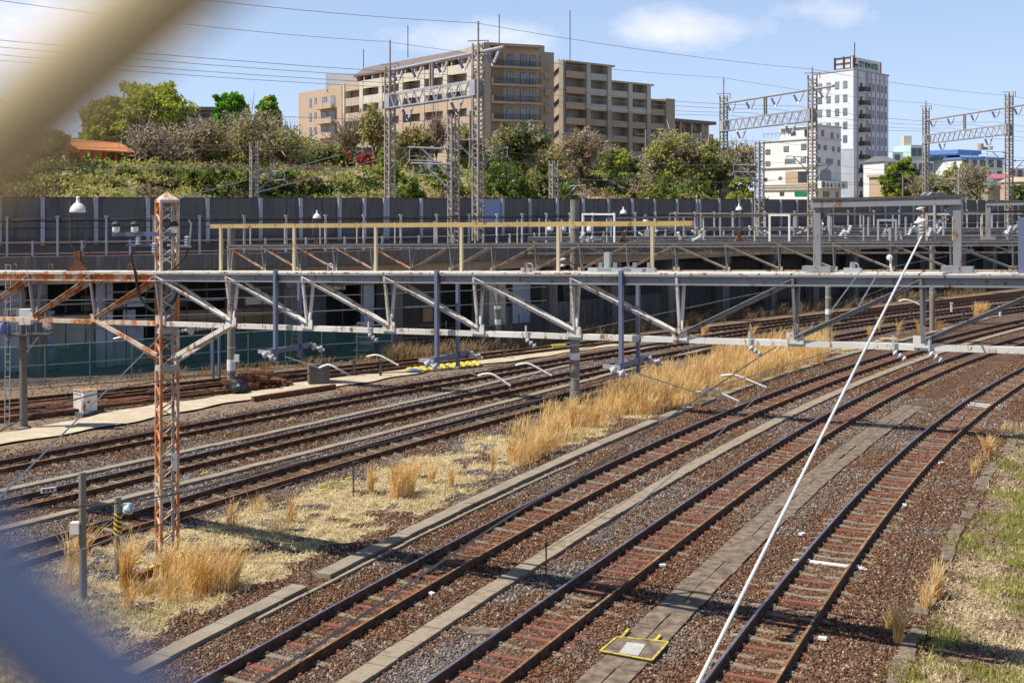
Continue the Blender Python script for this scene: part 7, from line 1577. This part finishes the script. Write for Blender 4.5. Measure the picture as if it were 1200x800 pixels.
# high lines along the far railway: spike tops and beam insulators
gh = 'high wires along the far railway'
def long(ptsx, r, lb):
    pts = []
    for (x0, y0, Y0), (x1, y1, Y1) in zip(ptsx[:-1], ptsx[1:]): pts += droop(P(x0, y0, Y0), P(x1, y1, Y1), (P(x1, y1, Y1)-P(x0, y0, Y0)).length*.008, 10)[:-1]
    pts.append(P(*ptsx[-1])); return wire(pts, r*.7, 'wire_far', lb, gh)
long([(60, -22, 55), (557, 27, 79.3), (950, 81, 104), (1181, 112, 124), (1420, 140, 150)], .022, 'topmost wire over the tops of the right-hand portal masts')
long([(-20, -2, 62), (453, 49, 90.2), (846, 91, 118.7), (1084, 121, 143.7), (1400, 150, 180)], .022, 'wire over the tops of the left-hand portal masts')
names = ('first', 'second', 'third', 'fourth', 'fifth')
for i, (ya, yb, yc, yd, f) in enumerate(((22, 66, 118, 152, .10), (30, 74, 121, 154, .33), (42, 80, 118, 150, .62), (52, 84, 117, 149, .86), (61, 90, 132, 165, .5))):
    def at_beam(i_, z, f=f): a = P(*((457, 240, 90.2), (848, 240, 118.7), (1085, 240, 143.7))[i_]); c = P(*((560.5, 240, 79.3), (952, 240, 104), (1182.5, 240, 124))[i_]); q = a.lerp(c, f); q.z = z; return q
    z = 17.1 if i < 4 else 14.3; b0, b1, b2 = at_beam(0, z), at_beam(1, z), at_beam(2, z); s0 = b0+(b0-b1).normalized()*48; s3 = b2+(b2-b1)*1.2
    pts = droop(s0, b0, .35, 8)[:-1]+droop(b0, b1, .5, 10)[:-1]+droop(b1, b2, .5, 10)[:-1]+droop(b2, s3, .5, 8); wire(pts, .016, 'wire_far', names[i]+' wire from the left among those hung below the portal top pipes' if i < 4 else 'wire hung under the portal box beams', gh)
for i, (dz, f) in enumerate(((-3.6, .05), (-4.8, .05), (-3.8, .95), (-5.2, .95))):
    b0, b1, b2 = at_beam(0, 16+dz, f), at_beam(1, 16+dz, f), at_beam(2, 16+dz, f); s0 = b0+(b0-b1).normalized()*60; pts = droop(s0, b0, .5, 8)[:-1]+droop(b0, b1, .7, 10)[:-1]+droop(b1, b2, .7, 10); wire(pts, .013, 'wire_far', ('upper', 'lower', 'upper', 'lower')[i]+' catenary wire beside the '+('left' if i < 2 else 'right')+' masts of the portals', gh)

# ------------------------------------------------------------------ the footbridge we stand on, with its chain-link fence
br = empty('bridge', (0, -3, 0), 'concrete road bridge the view is taken from', 'bridge')
b = MB(); b.box((0, -4.3, 6.2), (90, 8.0, .9)); b.build('deck', MT['fascia'], br)
b = MB(); b.box((0, -.35, 6.0), (90, .4, 2.4)); b.build('parapet', MT['fascia'], br)
for x in (-40, 40): b = MB(); b.box((x, -4.3, 2.8), (1.4, 6, 5.7)); b.build('pier', MT['fascia'], br)
fc = empty('chain_link_fence', (0, .056, 7.2), 'cream coated chain-link fence right in front of the viewer, blurred wires at the left', 'fence')
MT['coat'] = simple('coating_cream', (.52, .41, .21), (.45, .34, .17), 30, rough=.45); MT['coat_sky_shade'] = simple('coating_sky_shade', (.075, .10, .18), (.09, .115, .20), 30, rough=.35)  # second wire family: blue sky-lit shade put into the coating colour
D_ = .050; S_ = D_/F; v0 = Vector(((-311-600)*S_, D_, EYE-(408-HZ)*S_)); e1, e2 = Vector((1150*S_, 0, 1150*.87*S_)), Vector((1150*S_, 0, -1150*.93*S_))      # one mesh of the fence: the view looks through it
lat = []
czn = v0.z
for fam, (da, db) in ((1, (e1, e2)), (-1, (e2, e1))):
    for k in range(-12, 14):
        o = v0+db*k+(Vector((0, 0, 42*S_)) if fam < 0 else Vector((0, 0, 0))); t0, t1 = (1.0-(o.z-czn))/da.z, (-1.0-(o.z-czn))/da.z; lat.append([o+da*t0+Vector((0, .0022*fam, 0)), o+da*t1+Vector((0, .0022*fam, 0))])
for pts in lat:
    a, c = Vector(pts[0]), Vector(pts[1]); b = MB(); b.tube([a, a.lerp(c, .5), c], .00225, 12); b.build('wire', MT['coat' if pts[0].x < pts[1].x - 1e9 or (pts[1].x < pts[0].x) else 'coat_sky_shade'], fc)
b = MB(); b.tube([(-3, .06, czn-1.0), (3, .06, czn-1.0)], .02, 8); b.tube([(-3, .06, czn+1.0), (3, .06, czn+1.0)], .02, 8); b.build('rail', MT['coat'], fc)
for x in (-2.2, 2.2): b = MB(); b.tube([(x, .09, 7.0), (x, .09, czn+1.02)], .03, 10); b.build('post', MT['coat'], fc)
